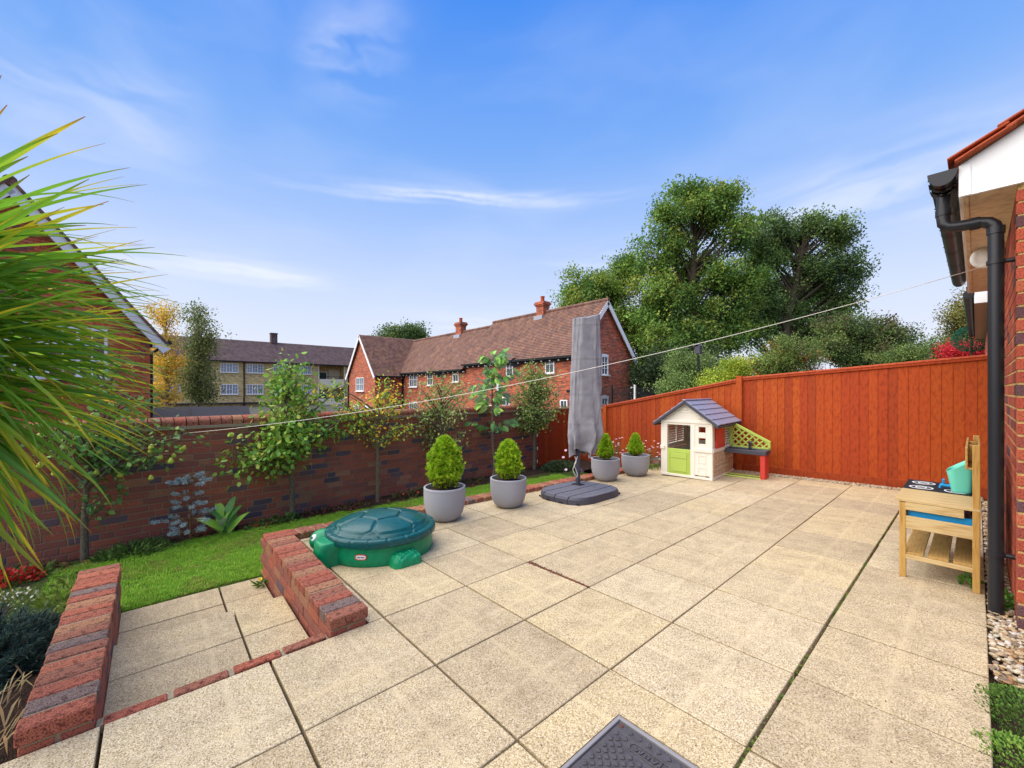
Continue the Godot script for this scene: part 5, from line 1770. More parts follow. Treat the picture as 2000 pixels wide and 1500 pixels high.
# ---------------------------------------------------------------- playhouse with sink
func make_playhouse() -> void:
	var t := thing("playhouse", "cream plastic playhouse with grey roof, green half door and sink", "playhouse", Vector3(-2.76, slope_y(-2.76) + 0.002, -6.655), deg_to_rad(5.5))
	var W := 0.83
	var D := 1.16
	var E := 0.93
	# front frame
	var list := [
		[Vector3(-0.775, E / 2, -0.02), Vector3(0.11, E, 0.05)], [Vector3(-0.305, E / 2, -0.02), Vector3(0.07, E, 0.05)],
		[Vector3(-W / 2, 0.895, -0.021), Vector3(W - 0.004, 0.07, 0.045)], [Vector3(-W / 2, 0.02, -0.02), Vector3(W - 0.002, 0.04, 0.062)],
		[Vector3(-0.245, 0.49, -0.02), Vector3(0.07, 0.86, 0.036)], [Vector3(-0.05, 0.49, -0.02), Vector3(0.11, 0.86, 0.036)],
		[Vector3(-0.1575, 0.88, -0.02), Vector3(0.11, 0.07, 0.036)], [Vector3(-0.1575, 0.71, -0.02), Vector3(0.11, 0.09, 0.036)], [Vector3(-0.1575, 0.31, -0.02), Vector3(0.11, 0.52, 0.034)],
		[Vector3(-0.135, 0.47, 0.004), Vector3(0.28, 0.062, 0.03)], [Vector3(-0.02, E / 2, -0.02), Vector3(0.045, E, 0.054)], [Vector3(-0.8, 0.47, 0.008), Vector3(0.075, 0.06, 0.03)]]
	put("front_wall", boxes(list, 0.004), M.cream, t)
	var rec := []
	for y in [0.325, 0.135]:
		rec.append_array([[Vector3(-0.1575, y + 0.06, -0.002), Vector3(0.12, 0.012, 0.014)], [Vector3(-0.1575, y - 0.06, -0.002), Vector3(0.12, 0.012, 0.014)], [Vector3(-0.213, y, -0.002), Vector3(0.012, 0.108, 0.014)], [Vector3(-0.102, y, -0.002), Vector3(0.012, 0.108, 0.014)]])
	put("raised_panel", boxes(rec, 0.003), M.cream, t)
	# gable
	var sl := (1.235 - E) / (W / 2)
	var m := MB.new()
	m.prism(PackedVector2Array([Vector2(-W + 0.01, E - 0.004), Vector2(-0.01, E - 0.004), Vector2(-W / 2, 1.235)]), 0.032, Transform3D(Basis(), Vector3(0, 0, -0.04)))
	m.prism(PackedVector2Array([Vector2(-W + 0.01, E - 0.004), Vector2(-0.01, E - 0.004), Vector2(-W / 2, 1.235)]), 0.032, Transform3D(Basis(), Vector3(0, 0, -D)))
	m.box(Vector3(-W / 2, E - 0.012, 0.0), Vector3(W + 0.0, 0.045, 0.03), Basis(), 0.005)
	m.box(Vector3(-W / 2, 1.075, -0.006), Vector3(0.36, 0.014, 0.014), Basis(), 0.003)
	put("gable", m.mesh(), M.cream, t)
	var lf := MB.new()
	for e in [[-W / 2, 1.13, 0.0], [-0.19, 0.995, 0.5]]:
		for k in 6:
			var an: float = TAU * k / 6.0 + e[2]
			lf.tube([Vector3(e[0], e[1], -0.006), Vector3(e[0] + cos(an) * 0.03, e[1] + sin(an) * 0.022, 0.0), Vector3(e[0] + cos(an) * 0.055, e[1] + sin(an) * 0.03, -0.008)], [0.006, 0.013, 0.003], 6, true)
	put("leaf_moulding", lf.mesh(), M.cream, t)
	# side and rear walls
	for s in [0.0, 1.0]:
		var x: float = -0.021 - s * (W - 0.042)
		var o := 1.0 if s == 0.0 else -1.0
		put("side_wall", boxes([
			[Vector3(x, 0.21, -D / 2), Vector3(0.036, 0.42, D - 0.06)],
			[Vector3(x + 0.008 * o, 0.47, -D / 2), Vector3(0.06, 0.065, D - 0.02)],
			[Vector3(x, 0.70, -0.07), Vector3(0.038, 0.42, 0.09)], [Vector3(x, 0.70, -D + 0.12), Vector3(0.038, 0.42, 0.2)], [Vector3(x, 0.895, -D / 2), Vector3(0.04, 0.07, D - 0.06)], [Vector3(x, 0.70, -0.62), Vector3(0.03, 0.4, 0.03)],
			[Vector3(x + 0.006 * o, 0.02, -D / 2), Vector3(0.05, 0.04, D - 0.01)]], 0.004), M.cream, t)
		for k in 9:
			put("louvre_slat", brick_mesh(Vector3(0.034, 0.02, 0.3), 0.003), M.cream, t, Vector3(x, 0.535 + 0.042 * k, -0.785), Basis(Vector3(0, 0, 1), 0.5 * o))
		if s == 1.0:
			for k in 9:
				put("louvre_slat", brick_mesh(Vector3(0.034, 0.02, 0.42), 0.003), M.cream, t, Vector3(x, 0.535 + 0.042 * k, -0.36), Basis(Vector3(0, 0, 1), 0.5 * o))
		# moulded stonework on the lower wall
		var y := 0.055
		while y < 0.40:
			var h := rf(0.06, 0.085)
			var z := -0.05
			while z > -D + 0.1:
				var l := minf(rf(0.12, 0.26), z + D - 0.06)
				put("moulded_stone", brick_mesh(Vector3(0.014, snappedf(h, 0.01) - 0.01, snappedf(l, 0.02) - 0.012), 0.004), M.toy_stone, t, Vector3(x + 0.022 * o, y + h / 2 - 0.005, z - l / 2), Basis.from_euler(Vector3(rf(-0.05, 0.05), 0, 0)))
				z -= l
				if z + D < 0.12: break
			y += h
	put("rear_wall", boxes([[Vector3(-W / 2, 0.25, -D + 0.02), Vector3(W - 0.05, 0.5, 0.04)], [Vector3(-0.1, 0.7, -D + 0.02), Vector3(0.15, 0.46, 0.04)], [Vector3(-W + 0.1, 0.7, -D + 0.02), Vector3(0.15, 0.46, 0.04)], [Vector3(-W / 2, 0.9, -D + 0.02), Vector3(W - 0.05, 0.06, 0.04)]], 0.003), M.cream, t)
	# half door, shutter
	var d := thing_part("door", t)
	put("door_leaf", boxes([[Vector3(-0.532, 0.235, -0.016), Vector3(0.382, 0.45, 0.03)]], 0.006), M.lime, d)
	put("door_panel", boxes([[Vector3(-0.532, 0.185, 0.003), Vector3(0.27, 0.21, 0.012)], [Vector3(-0.532, 0.345, 0.003), Vector3(0.27, 0.09, 0.012)]], 0.006), M.lime, d)
	put("door_bead", boxes([[Vector3(-0.532, 0.402, 0.001), Vector3(0.31, 0.008, 0.01)], [Vector3(-0.532, 0.068, 0.001), Vector3(0.31, 0.008, 0.01)], [Vector3(-0.685, 0.235, 0.001), Vector3(0.008, 0.33, 0.01)], [Vector3(-0.379, 0.235, 0.001), Vector3(0.008, 0.33, 0.01)]], 0.002), M.lime, d)
	put("shutter", boxes([[Vector3(0.01, 0.70, -0.36), Vector3(0.025, 0.41, 0.44)], [Vector3(0.025, 0.70, -0.36), Vector3(0.012, 0.33, 0.36)]], 0.005), M.toy_red, t)
	# roof of lapped rows, with fascia and ridge
	var rb := atan(sl)
	for s in [1.0, -1.0]:
		var b := Basis(Vector3(0, 0, 1), -rb * s)
		var rl := (W / 2 + 0.10) / cos(rb)
		var rows := 5
		for k in rows:
			var u := (k + 0.5) / rows * rl
			var c := Vector3(-W / 2, 1.262, -D / 2 + 0.0) + b * Vector3(s * u, 0.006 + 0.002, 0)
			for q in 4:
				put("roof_shingle", brick_mesh(Vector3(rl / rows + 0.012, 0.02, 0.314), 0.004), M.slate, t, c + Vector3(0, 0, (q - 1.5) * 0.32), b * Basis(Vector3(0, 0, 1), 0.10 * s))
		put("roof_edge", boxes([[Vector3(-W / 2, 1.243, 0.068) + b * Vector3(s * rl / 2, 0.0, 0), Vector3(rl + 0.01, 0.04, 0.022), b], [Vector3(-W / 2, 1.243, -D - 0.068) + b * Vector3(s * rl / 2, 0.0, 0), Vector3(rl + 0.01, 0.04, 0.022), b], [Vector3(-W / 2, 1.24, -D / 2) + b * Vector3(s * rl, -0.006, 0), Vector3(0.02, 0.045, D + 0.15), b], [Vector3(-W / 2, 1.236, -D / 2) + b * Vector3(s * rl / 2, 0.0, 0), Vector3(rl, 0.02, D + 0.1), b]], 0.004), M.slate_dark, t)
	put("ridge_cap", boxes([[Vector3(-W / 2, 1.276, -D / 2), Vector3(0.06, 0.026, D + 0.16)]], 0.008), M.slate, t)
	# sink unit at the side: lattice, worktop, tap, red leg, floor bars
	var lt := thing_part("lattice_screen", t)
	var zl := -0.90
	put("lattice_frame", boxes([[Vector3(0.025, 0.665, zl), Vector3(0.045, 0.47, 0.03)], [Vector3(0.31, 0.467, zl), Vector3(0.62, 0.05, 0.03)], [Vector3(0.6, 0.53, zl), Vector3(0.04, 0.14, 0.03)], [Vector3(0.315, 0.735, zl), Vector3(0.68, 0.045, 0.034), Basis(Vector3(0, 0, 1), -0.485)]], 0.004), M.lime, lt)
	for sgn in [-1.0, 1.0]:
		for k in 13:
			# strips at 45 degrees, clipped to the sloping panel
			var c0 := -0.5 + k * 0.105
			var pts := []
			for q in 60:
				var x := 0.04 + 0.55 * q / 59.0
				var y: float = 0.48 + c0 + sgn * (x - 0.3) + (0.3 if sgn > 0 else 0.0)
				if y > 0.48 and y < 0.885 - 0.52 * x: pts.append(Vector2(x, y))
			if pts.size() < 3: continue
			var a: Vector2 = pts[0]
			var e2: Vector2 = pts[pts.size() - 1]
			bx("lattice_strip", lt, M.lime, Vector3((a.x + e2.x) / 2, (a.y + e2.y) / 2, zl + sgn * 0.004), Vector3((e2 - a).length() + 0.02, 0.024, 0.012), 0.002, Basis(Vector3(0, 0, 1), sgn * PI / 4))
	var sk := thing_part("sink", t)
	put("worktop", boxes([[Vector3(0.3, 0.43, -0.6), Vector3(0.64, 0.07, 0.045)], [Vector3(0.3, 0.43, -0.88), Vector3(0.64, 0.07, 0.045)], [Vector3(0.005, 0.43, -0.74), Vector3(0.05, 0.07, 0.3)], [Vector3(0.54, 0.43, -0.74), Vector3(0.16, 0.07, 0.3)], [Vector3(0.24, 0.405, -0.74), Vector3(0.46, 0.02, 0.27)]], 0.007), M.slate_dark, sk)
	m = MB.new()
	m.tube([Vector3(0.33, 0.46, -0.84), Vector3(0.33, 0.53, -0.84), Vector3(0.335, 0.555, -0.83), Vector3(0.36, 0.563, -0.79), Vector3(0.38, 0.55, -0.76)], [0.022, 0.02, 0.019, 0.017, 0.015], 12)
	m.tube([Vector3(0.33, 0.555, -0.84), Vector3(0.375, 0.60, -0.85)], [0.01, 0.008], 8)
	put("tap", m.mesh(), M.slate_dark, sk)
	put("leg", boxes([[Vector3(0.565, 0.2, -0.735), Vector3(0.07, 0.4, 0.27)]], 0.006), M.toy_red, sk)
	for r in 9:
		for q in 3:
			put("moulded_brick", brick_mesh(Vector3(0.008, 0.034, 0.078), 0.003), M.toy_red, sk, Vector3(0.6015, 0.035 + r * 0.042, -0.65 - q * 0.086 + (0.02 if r % 2 == 1 else 0.0)))
	put("floor_bar", boxes([[Vector3(0.27, 0.012, -0.615), Vector3(0.55, 0.022, 0.035)]], 0.006), M.lime, sk)
	put("floor_bar", boxes([[Vector3(0.27, 0.012, -0.82), Vector3(0.55, 0.022, 0.035)]], 0.006), M.lime, sk)


# ---------------------------------------------------------------- mud kitchen by the house wall
func make_mud_kitchen() -> void:
	var t := thing("mud_kitchen", "small wooden play kitchen with hob, tray and slatted shelf by the drainpipe", "toy kitchen", Vector3(0, 0.0, -4.15))
	# local: x from -0.375 (front) to 0.02 (back), -z to the far side
	var L := 0.95
	var xf := -0.36
	var xb := 0.0
	for z in [-0.02, -L + 0.02]:
		bx("leg", t, M.pine, Vector3(xf, 0.27 + slope_y(xf) * 0.5, z), Vector3(0.036, 0.54 - slope_y(xf), 0.036), 0.003)
		bx("back_post", t, M.pine, Vector3(xb, 0.497, z), Vector3(0.036, 0.994, 0.036), 0.003)
	# worktop planks along x, black hob panel on the far half
	for k in 5:
		bx("worktop_plank", t, M.pine2, Vector3(-0.193, 0.556, 0.0 - 0.048 - 0.0955 * k), Vector3(0.42, 0.018, 0.094), 0.002)
	var hob := thing_part("hob_panel", t)
	bx("panel", hob, M.black_flat, Vector3(-0.193, 0.557, -0.73), Vector3(0.42, 0.019, 0.49), 0.002)
	for e in [[-0.30, -0.60], [-0.30, -0.84], [-0.10, -0.60], [-0.10, -0.84]]:
		var m := MB.new()
		for r in [[0.072, 0.062], [0.036, 0.027]]:
			m.lathe(Vector3(e[0], 0.5672, e[1]), [Vector2(r[0], 0.0), Vector2(r[0] - 0.001, 0.0012), Vector2(r[1], 0.0012), Vector2(r[1] - 0.001, 0)], 36)
		put("hob_ring", m.mesh(), M.white, hob)
	bx("apron_board", t, M.pine2, Vector3(-0.2, 0.517, -0.005), Vector3(0.29, 0.055, 0.016), 0.002)
	bx("apron_board", t, M.pine3, Vector3(xf - 0.012, 0.517, -L / 2), Vector3(0.016, 0.055, L - 0.06), 0.002)
	for z in [-0.012, -L + 0.012]:
		bx("side_board", t, M.pine2, Vector3(-0.18, 0.40, z), Vector3(0.33, 0.09, 0.016), 0.002)
		bx("shelf_rail", t, M.pine2, Vector3(-0.18, 0.148, z), Vector3(0.33, 0.032, 0.02), 0.002)
	bx("front_board", t, M.pine3, Vector3(xf - 0.004, 0.40, -L / 2), Vector3(0.016, 0.09, L - 0.06), 0.002)
	bx("back_board", t, M.pine3, Vector3(xb + 0.004, 0.32, -L / 2), Vector3(0.014, 0.24, L - 0.06), 0.002)
	for k in 3:
		bx("shelf_slat", t, M.pine3, Vector3(-0.305 + 0.125 * k, 0.172, -L / 2), Vector3(0.104, 0.014, L - 0.02), 0.002)
	put("tray", boxes([[Vector3(-0.17, 0.43, -0.47), Vector3(0.29, 0.012, 0.84)], [Vector3(-0.17, 0.46, -0.045), Vector3(0.31, 0.05, 0.018)], [Vector3(-0.17, 0.46, -0.895), Vector3(0.31, 0.05, 0.018)], [Vector3(-0.325, 0.46, -0.47), Vector3(0.018, 0.05, 0.86)], [Vector3(-0.02, 0.46, -0.47), Vector3(0.018, 0.05, 0.86)]], 0.005), M.blue, t)
	# upstand: blackboard and a shelf box along the top
	bx("blackboard", t, M.black_flat, Vector3(xb - 0.012, 0.70, -L / 2), Vector3(0.012, 0.26, L - 0.06), 0.002)
	put("shelf_box", boxes([[Vector3(-0.045, 0.90, -L / 2), Vector3(0.012, 0.15, L - 0.04)], [Vector3(-0.02, 0.83, -L / 2), Vector3(0.06, 0.012, L - 0.05)], [Vector3(-0.022, 0.91, -0.3), Vector3(0.04, 0.12, 0.012)], [Vector3(-0.022, 0.91, -0.62), Vector3(0.04, 0.12, 0.012)], [Vector3(0.014, 0.91, -L / 2), Vector3(0.01, 0.12, L - 0.05)]], 0.002), M.pine3, t)
	# water tub with tap, standing on the worktop
	var w := thing("water_tub", "mint green plastic water tub with blue tap on the toy kitchen", "tub", Vector3(-0.075, 0.567, -4.78))
	var m := MB.new()
	var rows := []
	for e in [[0.0, 0.62], [0.006, 0.68], [0.02, 0.72], [0.20, 0.98], [0.215, 1.0], [0.222, 1.02], [0.222, 0.97], [0.2, 0.93], [0.03, 0.66], [0.03, 0.0]]:
		var row := []
		for k in 40:
			var an := -TAU * k / 40.0
			var cx := signf(cos(an)) * pow(absf(cos(an)), 0.5)
			var sz := signf(sin(an)) * pow(absf(sin(an)), 0.5)
			row.append(Vector3(cx * 0.082 * e[1], e[0] * (1.0 + 0.28 * cx * (1.0 if e[0] > 0.1 else 0.0)), sz * 0.13 * e[1]))
		rows.append(row)
	m.sheet(rows, true)
	put("tub_body", m.mesh(), M.aqua, w)
	m = MB.new()
	m.tube([Vector3(-0.05, 0.035, 0), Vector3(-0.115, 0.035, 0), Vector3(-0.12, 0.01, 0)], [0.012, 0.012, 0.01], 10)
	m.tube([Vector3(-0.1, 0.035, 0), Vector3(-0.1, 0.075, 0)], [0.01, 0.008], 10)
	m.box(Vector3(-0.1, 0.078, 0), Vector3(0.016, 0.012, 0.05), Basis(), 0.003)
	put("tap", m.mesh(), M.blue, w)
	var bl := thing("stone_block", "pale grey block beside the soil strip at the frame's right edge", "block", Vector3(0.235, 0.0, -3.02))
	put("block", boxes([[Vector3(0.03, 0.04, 0), Vector3(0.22, 0.2, 0.22)]], 0.012), M.white_dull, bl)


# ---------------------------------------------------------------- plants
func leaf_mesh(l: float, w: float, fold := 0.25, curl := 0.2, seg := 3) -> ArrayMesh:   # along +y, folded at the midrib
	var m := MB.new()
	var rows := []
	for i in seg + 1:
		var v := float(i) / seg
		var hw := w * 0.5 * pow(sin(clampf(v * 0.94 + 0.06, 0.0, 1.0) * PI), 0.75)
		if i == seg: hw = 0.0004
		var z := -curl * l * v * v
		rows.append([Vector3(-hw, v * l, z + hw * fold), Vector3(0, v * l, z), Vector3(hw, v * l, z + hw * fold)])
	m.sheet(rows)
	return m.mesh()

func clump_mesh(n: int, r: float, l: float, w: float, sd: int) -> ArrayMesh:
	var m := MB.new()
	var q := RandomNumberGenerator.new()
	q.seed = sd
	for k in n:
		var d := Vector3(q.randfn(), q.randfn(), q.randfn()).normalized()
		var c := d * r * pow(q.randf(), 0.4)
		var e := (Vector3(q.randfn(), q.randfn() - 0.35, q.randfn()) + d * 0.8).normalized()
		var s := e.cross(Vector3(q.randfn(), q.randfn(), q.randfn())).normalized()
		var f := q.randf_range(0.7, 1.25)
		var bend := e.cross(s) * l * 0.15
		m.tint = Color.WHITE * q.randf_range(0.82, 1.15)
		m.quad(c, c + e * l * 0.45 * f + s * w * 0.5 * f + bend, c + e * l * f, c + e * l * 0.45 * f - s * w * 0.5 * f + bend)
	return m.mesh()

func curve(a: Vector3, b: Vector3, lift: Vector3, n: int) -> Array:
	var o := []
	for k in n + 1:
		var s := float(k) / n
		o.append(a.lerp(b, s) + lift * 4.0 * s * (1.0 - s))
	return o

func taper(n: int, r0: float, r1: float) -> Array:
	var o := []
	for k in n: o.append(lerpf(r0, r1, float(k) / maxf(1.0, n - 1)))
	return o

# A tree in which every limb runs from the trunk to a point of the crown and carries foliage along its outer part.
# blobs: [middle, radii, limbs]; spec: trunk radius, trunk top, leaf mesh, per limb count, spread, colours, flat
func tree(called: String, label: String, cat: String, base: Vector3, trunk: Array, r0: float, bark_col: Color, blobs: Array, leafm: Mesh, per_limb: int, spread: float, cols: Array, lmat: Material, lscale := 1.0, group := "", droop := 0.3, limb_r := 0.25, reach := 0.75) -> Node3D:
	var t := thing(called, label, cat, base, 0.0, group)
	var m := MB.new()
	m.tint = bark_col
	m.tube(trunk, taper(trunk.size(), r0, r0 * 0.3), 9)
	var xf := []
	var cs := []
	var top: Vector3 = trunk[trunk.size() - 1]
	var foot: float = trunk[0].y
	for b in blobs:
		for k in b[2]:
			var d := rdir()
			var rad: float = pow(rng.randf(), 0.4)
			var tip: Vector3 = b[0] + d * rad * b[1]
			# from the trunk, a little below the tip
			var want: float = clampf(tip.y - rf(0.25, 0.7) * Vector2(tip.x, tip.z).distance_to(Vector2(top.x, top.z)) - 0.1 * top.y, foot + (top.y - foot) * (b[3] if b.size() > 3 else 0.35), top.y)
			var root := top
			for q in trunk.size() - 1:
				var p0: Vector3 = trunk[q]
				var p1: Vector3 = trunk[q + 1]
				if want >= p0.y and want <= p1.y:
					root = p0.lerp(p1, (want - p0.y) / maxf(p1.y - p0.y, 0.001))
			var ln := root.distance_to(tip)
			var pts := curve(root, tip, Vector3(0, ln * rf(0.0, 0.12), 0) + rv(ln * 0.05), 5)
			m.tube(pts, taper(6, minf(r0 * 0.55, 0.012 * ln + r0 * limb_r), r0 * 0.05 + 0.0015), 5, false)
			var n := int(per_limb * rf(0.6, 1.4))
			var tone: float = rf(0.85, 1.15)
			var cc: Color = pick(cols)
			for q in n:
				var s := 1.0 - pow(rng.randf(), 1.4) * reach
				var f := s * 5.0
				var i := mini(int(f), 4)
				var p: Vector3 = pts[i].lerp(pts[i + 1], f - i)
				var o := Vector3(rng.randfn(), rng.randfn() * 0.7, rng.randfn()) * spread * 0.5
				var e := (o.normalized() * 0.9 + rdir() * 0.7 + Vector3(0, -droop, 0)).normalized()
				xf.append(Transform3D(facing(e, rf(0, TAU)).scaled(Vector3.ONE * lscale * rf(0.7, 1.25)), p + o))
				var c := cc if rng.randf() < 0.6 else pick(cols) as Color
				cs.append(vary(c * tone * 1.45, 0.16))
	put("trunk", m.mesh(), M.bark, t)
	scatter("crown", leafm, lmat, t, xf, cs, "stuff")
	return t

func make_garden_trees() -> void:
	var greens := [lin(90, 130, 46), lin(110, 150, 52), lin(76, 116, 48), lin(132, 164, 60), lin(100, 138, 56)]
	var pear := leaf_mesh(0.062, 0.042)
	var small := leaf_mesh(0.042, 0.026)
	var small_pear := leaf_mesh(0.052, 0.036)
	var grey := lin(136, 122, 100)
	# pear tree by the palm
	var t1 := tree("pear_tree", "young pear tree with yellow green pears before the wall, nearest the palm", "tree", Vector3(-5.95, -0.40, 0.512), [Vector3(0, 0, 0), Vector3(0.01, 0.45, 0.0), Vector3(0.02, 0.9, -0.02), Vector3(0.06, 1.35, -0.12), Vector3(0.08, 1.9, -0.2)], 0.034, grey,
		[[Vector3(0.1, 1.25, -0.05), Vector3(0.45, 0.45, 0.7), 28, 0.4], [Vector3(0.1, 1.2, -0.62), Vector3(0.22, 0.22, 0.35), 8, 0.45], [Vector3(0.05, 1.75, -0.2), Vector3(0.15, 0.5, 0.25), 7, 0.6], [Vector3(0.05, 0.7, -0.12), Vector3(0.1, 0.25, 0.15), 3, 0.2]],
		small_pear, 24, 0.15, [lin(78, 116, 52), lin(94, 130, 58), lin(68, 104, 54), lin(112, 142, 66)], M.leaf, 1.0, "young fruit trees along the garden wall", 0.3)
	for k in 22:
		var p := Vector3(rf(-0.2, 0.4), rf(0.85, 1.55), rf(-0.75, 0.3))
		if k > 18: p = Vector3(rf(0, 0.3), rf(0.95, 1.15), rf(-0.8, -0.5))
		var m := MB.new()
		if k < 4 or not used.has("pear"):
			m.lathe(Vector3.ZERO, [Vector2(0, -0.036), Vector2(0.018, -0.034), Vector2(0.029, -0.022), Vector2(0.031, -0.008), Vector2(0.024, 0.012), Vector2(0.014, 0.028), Vector2(0.009, 0.036), Vector2(0, 0.039)], 12)
			used["pear"] = m.mesh()
		put("pear", used["pear"], M.pear, t1, p, Basis.from_euler(Vector3(rf(-0.4, 0.4), 0, rf(-0.4, 0.4))).scaled(Vector3.ONE * rf(0.65, 0.9)))
	tree("fruit_tree", "bushy young green fruit tree with pointed top before the wall, behind the turtle", "tree", Vector3(-6.06, -0.40, -1.408), [Vector3(0, 0, 0), Vector3(0.0, 0.5, 0.0), Vector3(0.01, 0.85, 0.04), Vector3(0.03, 1.4, 0.06), Vector3(0.02, 2.15, 0.02)], 0.036, grey,
		[[Vector3(0.0, 1.25, 0.1), Vector3(0.6, 0.35, 0.62), 30, 0.3], [Vector3(0.0, 1.62, 0.05), Vector3(0.4, 0.4, 0.4), 16, 0.4], [Vector3(0.0, 2.05, 0.02), Vector3(0.13, 0.26, 0.13), 5, 0.7], [Vector3(-0.1, 1.35, -0.7), Vector3(0.2, 0.2, 0.2), 5, 0.4], [Vector3(0.1, 1.0, 0.65), Vector3(0.2, 0.2, 0.2), 5, 0.3], [Vector3(-0.1, 1.85, -0.62), Vector3(0.1, 0.12, 0.15), 2, 0.5]],
		pear, 42, 0.19, greens + [lin(126, 146, 56), lin(140, 148, 60)], M.leaf, 1.0, "young fruit trees along the garden wall", 0.45)
	tree("plum_tree", "thin young tree with yellowing leaves and pale forked trunk before the wall", "tree", Vector3(-6.17, -0.40, -2.64), [Vector3(0, 0, 0), Vector3(0.0, 0.6, 0.0), Vector3(0.0, 0.98, 0.0), Vector3(0.02, 1.3, -0.06), Vector3(0.02, 1.75, -0.02)], 0.034, lin(150, 134, 104),
		[[Vector3(0.05, 1.55, 0.35), Vector3(0.2, 0.35, 0.25), 7, 0.5], [Vector3(0.0, 1.6, -0.35), Vector3(0.2, 0.3, 0.25), 8, 0.5], [Vector3(0.05, 1.2, 0.3), Vector3(0.2, 0.25, 0.3), 5, 0.5], [Vector3(0.0, 1.75, 0.0), Vector3(0.15, 0.3, 0.2), 5, 0.6], [Vector3(0.05, 1.2, -0.45), Vector3(0.15, 0.15, 0.2), 5, 0.5], [Vector3(0.0, 1.75, 0.75), Vector3(0.1, 0.15, 0.12), 3, 0.5]],
		small, 30, 0.13, [lin(226, 192, 52), lin(170, 182, 62), lin(128, 160, 58), lin(104, 142, 56), lin(142, 168, 62), lin(228, 172, 48)], M.leaf, 1.1, "young fruit trees along the garden wall", 0.3)
	tree("crab_apple", "loose grey green small tree behind the nearest pot", "tree", Vector3(-6.28, -0.40, -3.84), [Vector3(0, 0, 0), Vector3(0.0, 0.5, 0.0), Vector3(0.02, 0.9, 0.03), Vector3(0.04, 1.4, 0.0), Vector3(0.04, 1.9, 0.0)], 0.03, grey,
		[[Vector3(0.05, 1.35, 0.05), Vector3(0.5, 0.5, 0.72), 30, 0.3], [Vector3(0.05, 1.75, 0.25), Vector3(0.2, 0.25, 0.3), 8, 0.5], [Vector3(0.05, 1.8, -0.3), Vector3(0.2, 0.25, 0.25), 8, 0.5], [Vector3(0.1, 0.85, -0.1), Vector3(0.25, 0.2, 0.5), 8, 0.2]],
		small, 36, 0.18, [lin(126, 144, 74), lin(146, 160, 90), lin(110, 130, 66), lin(160, 162, 100), lin(100, 122, 60)], M.leaf, 1.1, "young fruit trees along the garden wall", 0.3)
	# slender tree with large single leaves
	var t4 := thing("cherry_tree", "slender young tree with large drooping bright leaves between first two pots", "tree", Vector3(-6.3, -0.40, -5.035), 0.0, "young fruit trees along the garden wall")
	var m4 := MB.new()
	m4.tint = lin(150, 132, 112)
	m4.tube([Vector3(0.06, 0, 0.05), Vector3(0.03, 0.25, -0.02), Vector3(0.01, 0.8, 0.01), Vector3(0, 1.4, 0.0), Vector3(0, 2.0, 0.02), Vector3(0.0, 2.45, 0.0)], [0.034, 0.027, 0.025, 0.02, 0.013, 0.005], 9)
	var big := [leaf_mesh(0.16, 0.08, 0.3, 0.35, 5), leaf_mesh(0.14, 0.07, 0.35, 0.5, 5), leaf_mesh(0.175, 0.078, 0.25, 0.42, 5)]
	for k in 56:
		var tier: float = pick([0.98, 1.05, 1.35, 1.5, 1.65, 1.8, 1.95, 2.1, 2.25, 2.35])
		var an := rf(0, TAU)
		var ln := rf(0.2, 0.52) * (1.0 if tier < 2.0 else 0.62)
		var root := Vector3(0, tier, 0)
		var tip := root + Vector3(cos(an) * ln, rf(0.02, 0.25), sin(an) * ln)
		m4.tube(curve(root, tip, Vector3(0, 0.03, 0), 4), taper(5, 0.007, 0.0025), 5, false)
		for q in 5:
			if k * 5 + q > 290: break
			var s := 0.35 + 0.65 * q / 4.0
			var d := (Vector3(cos(an + rf(-1.3, 1.3)), rf(-0.9, 0.1), sin(an + rf(-1.3, 1.3)))).normalized()
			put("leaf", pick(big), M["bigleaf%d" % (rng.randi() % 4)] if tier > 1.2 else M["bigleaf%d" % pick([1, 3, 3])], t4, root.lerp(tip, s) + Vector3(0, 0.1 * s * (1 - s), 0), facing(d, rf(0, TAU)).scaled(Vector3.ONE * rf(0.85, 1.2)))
	put("trunk", m4.mesh(), M.bark, t4)
	tree("apple_tree", "round dense dark green small tree with forked trunk beside the red side fence", "tree", Vector3(-6.38, -0.38, -6.26), [Vector3(0, 0, 0), Vector3(0.01, 0.45, 0.0), Vector3(0.0, 0.8, 0.01), Vector3(0.0, 1.3, 0.0), Vector3(0.0, 2.0, 0.0)], 0.05, grey,
		[[Vector3(0.0, 1.5, 0.0), Vector3(0.62, 0.5, 0.72), 50, 0.25], [Vector3(0.0, 1.95, 0.1), Vector3(0.4, 0.35, 0.45), 16, 0.4], [Vector3(0.05, 2.25, 0.05), Vector3(0.1, 0.3, 0.1), 4, 0.7], [Vector3(0.05, 2.15, -0.45), Vector3(0.12, 0.22, 0.12), 4, 0.6]],
		small, 62, 0.2, [lin(96, 120, 58), lin(116, 138, 68), lin(86, 108, 54), lin(142, 154, 84), lin(104, 126, 62)], M.leaf, 1.15, "young fruit trees along the garden wall", 0.3)

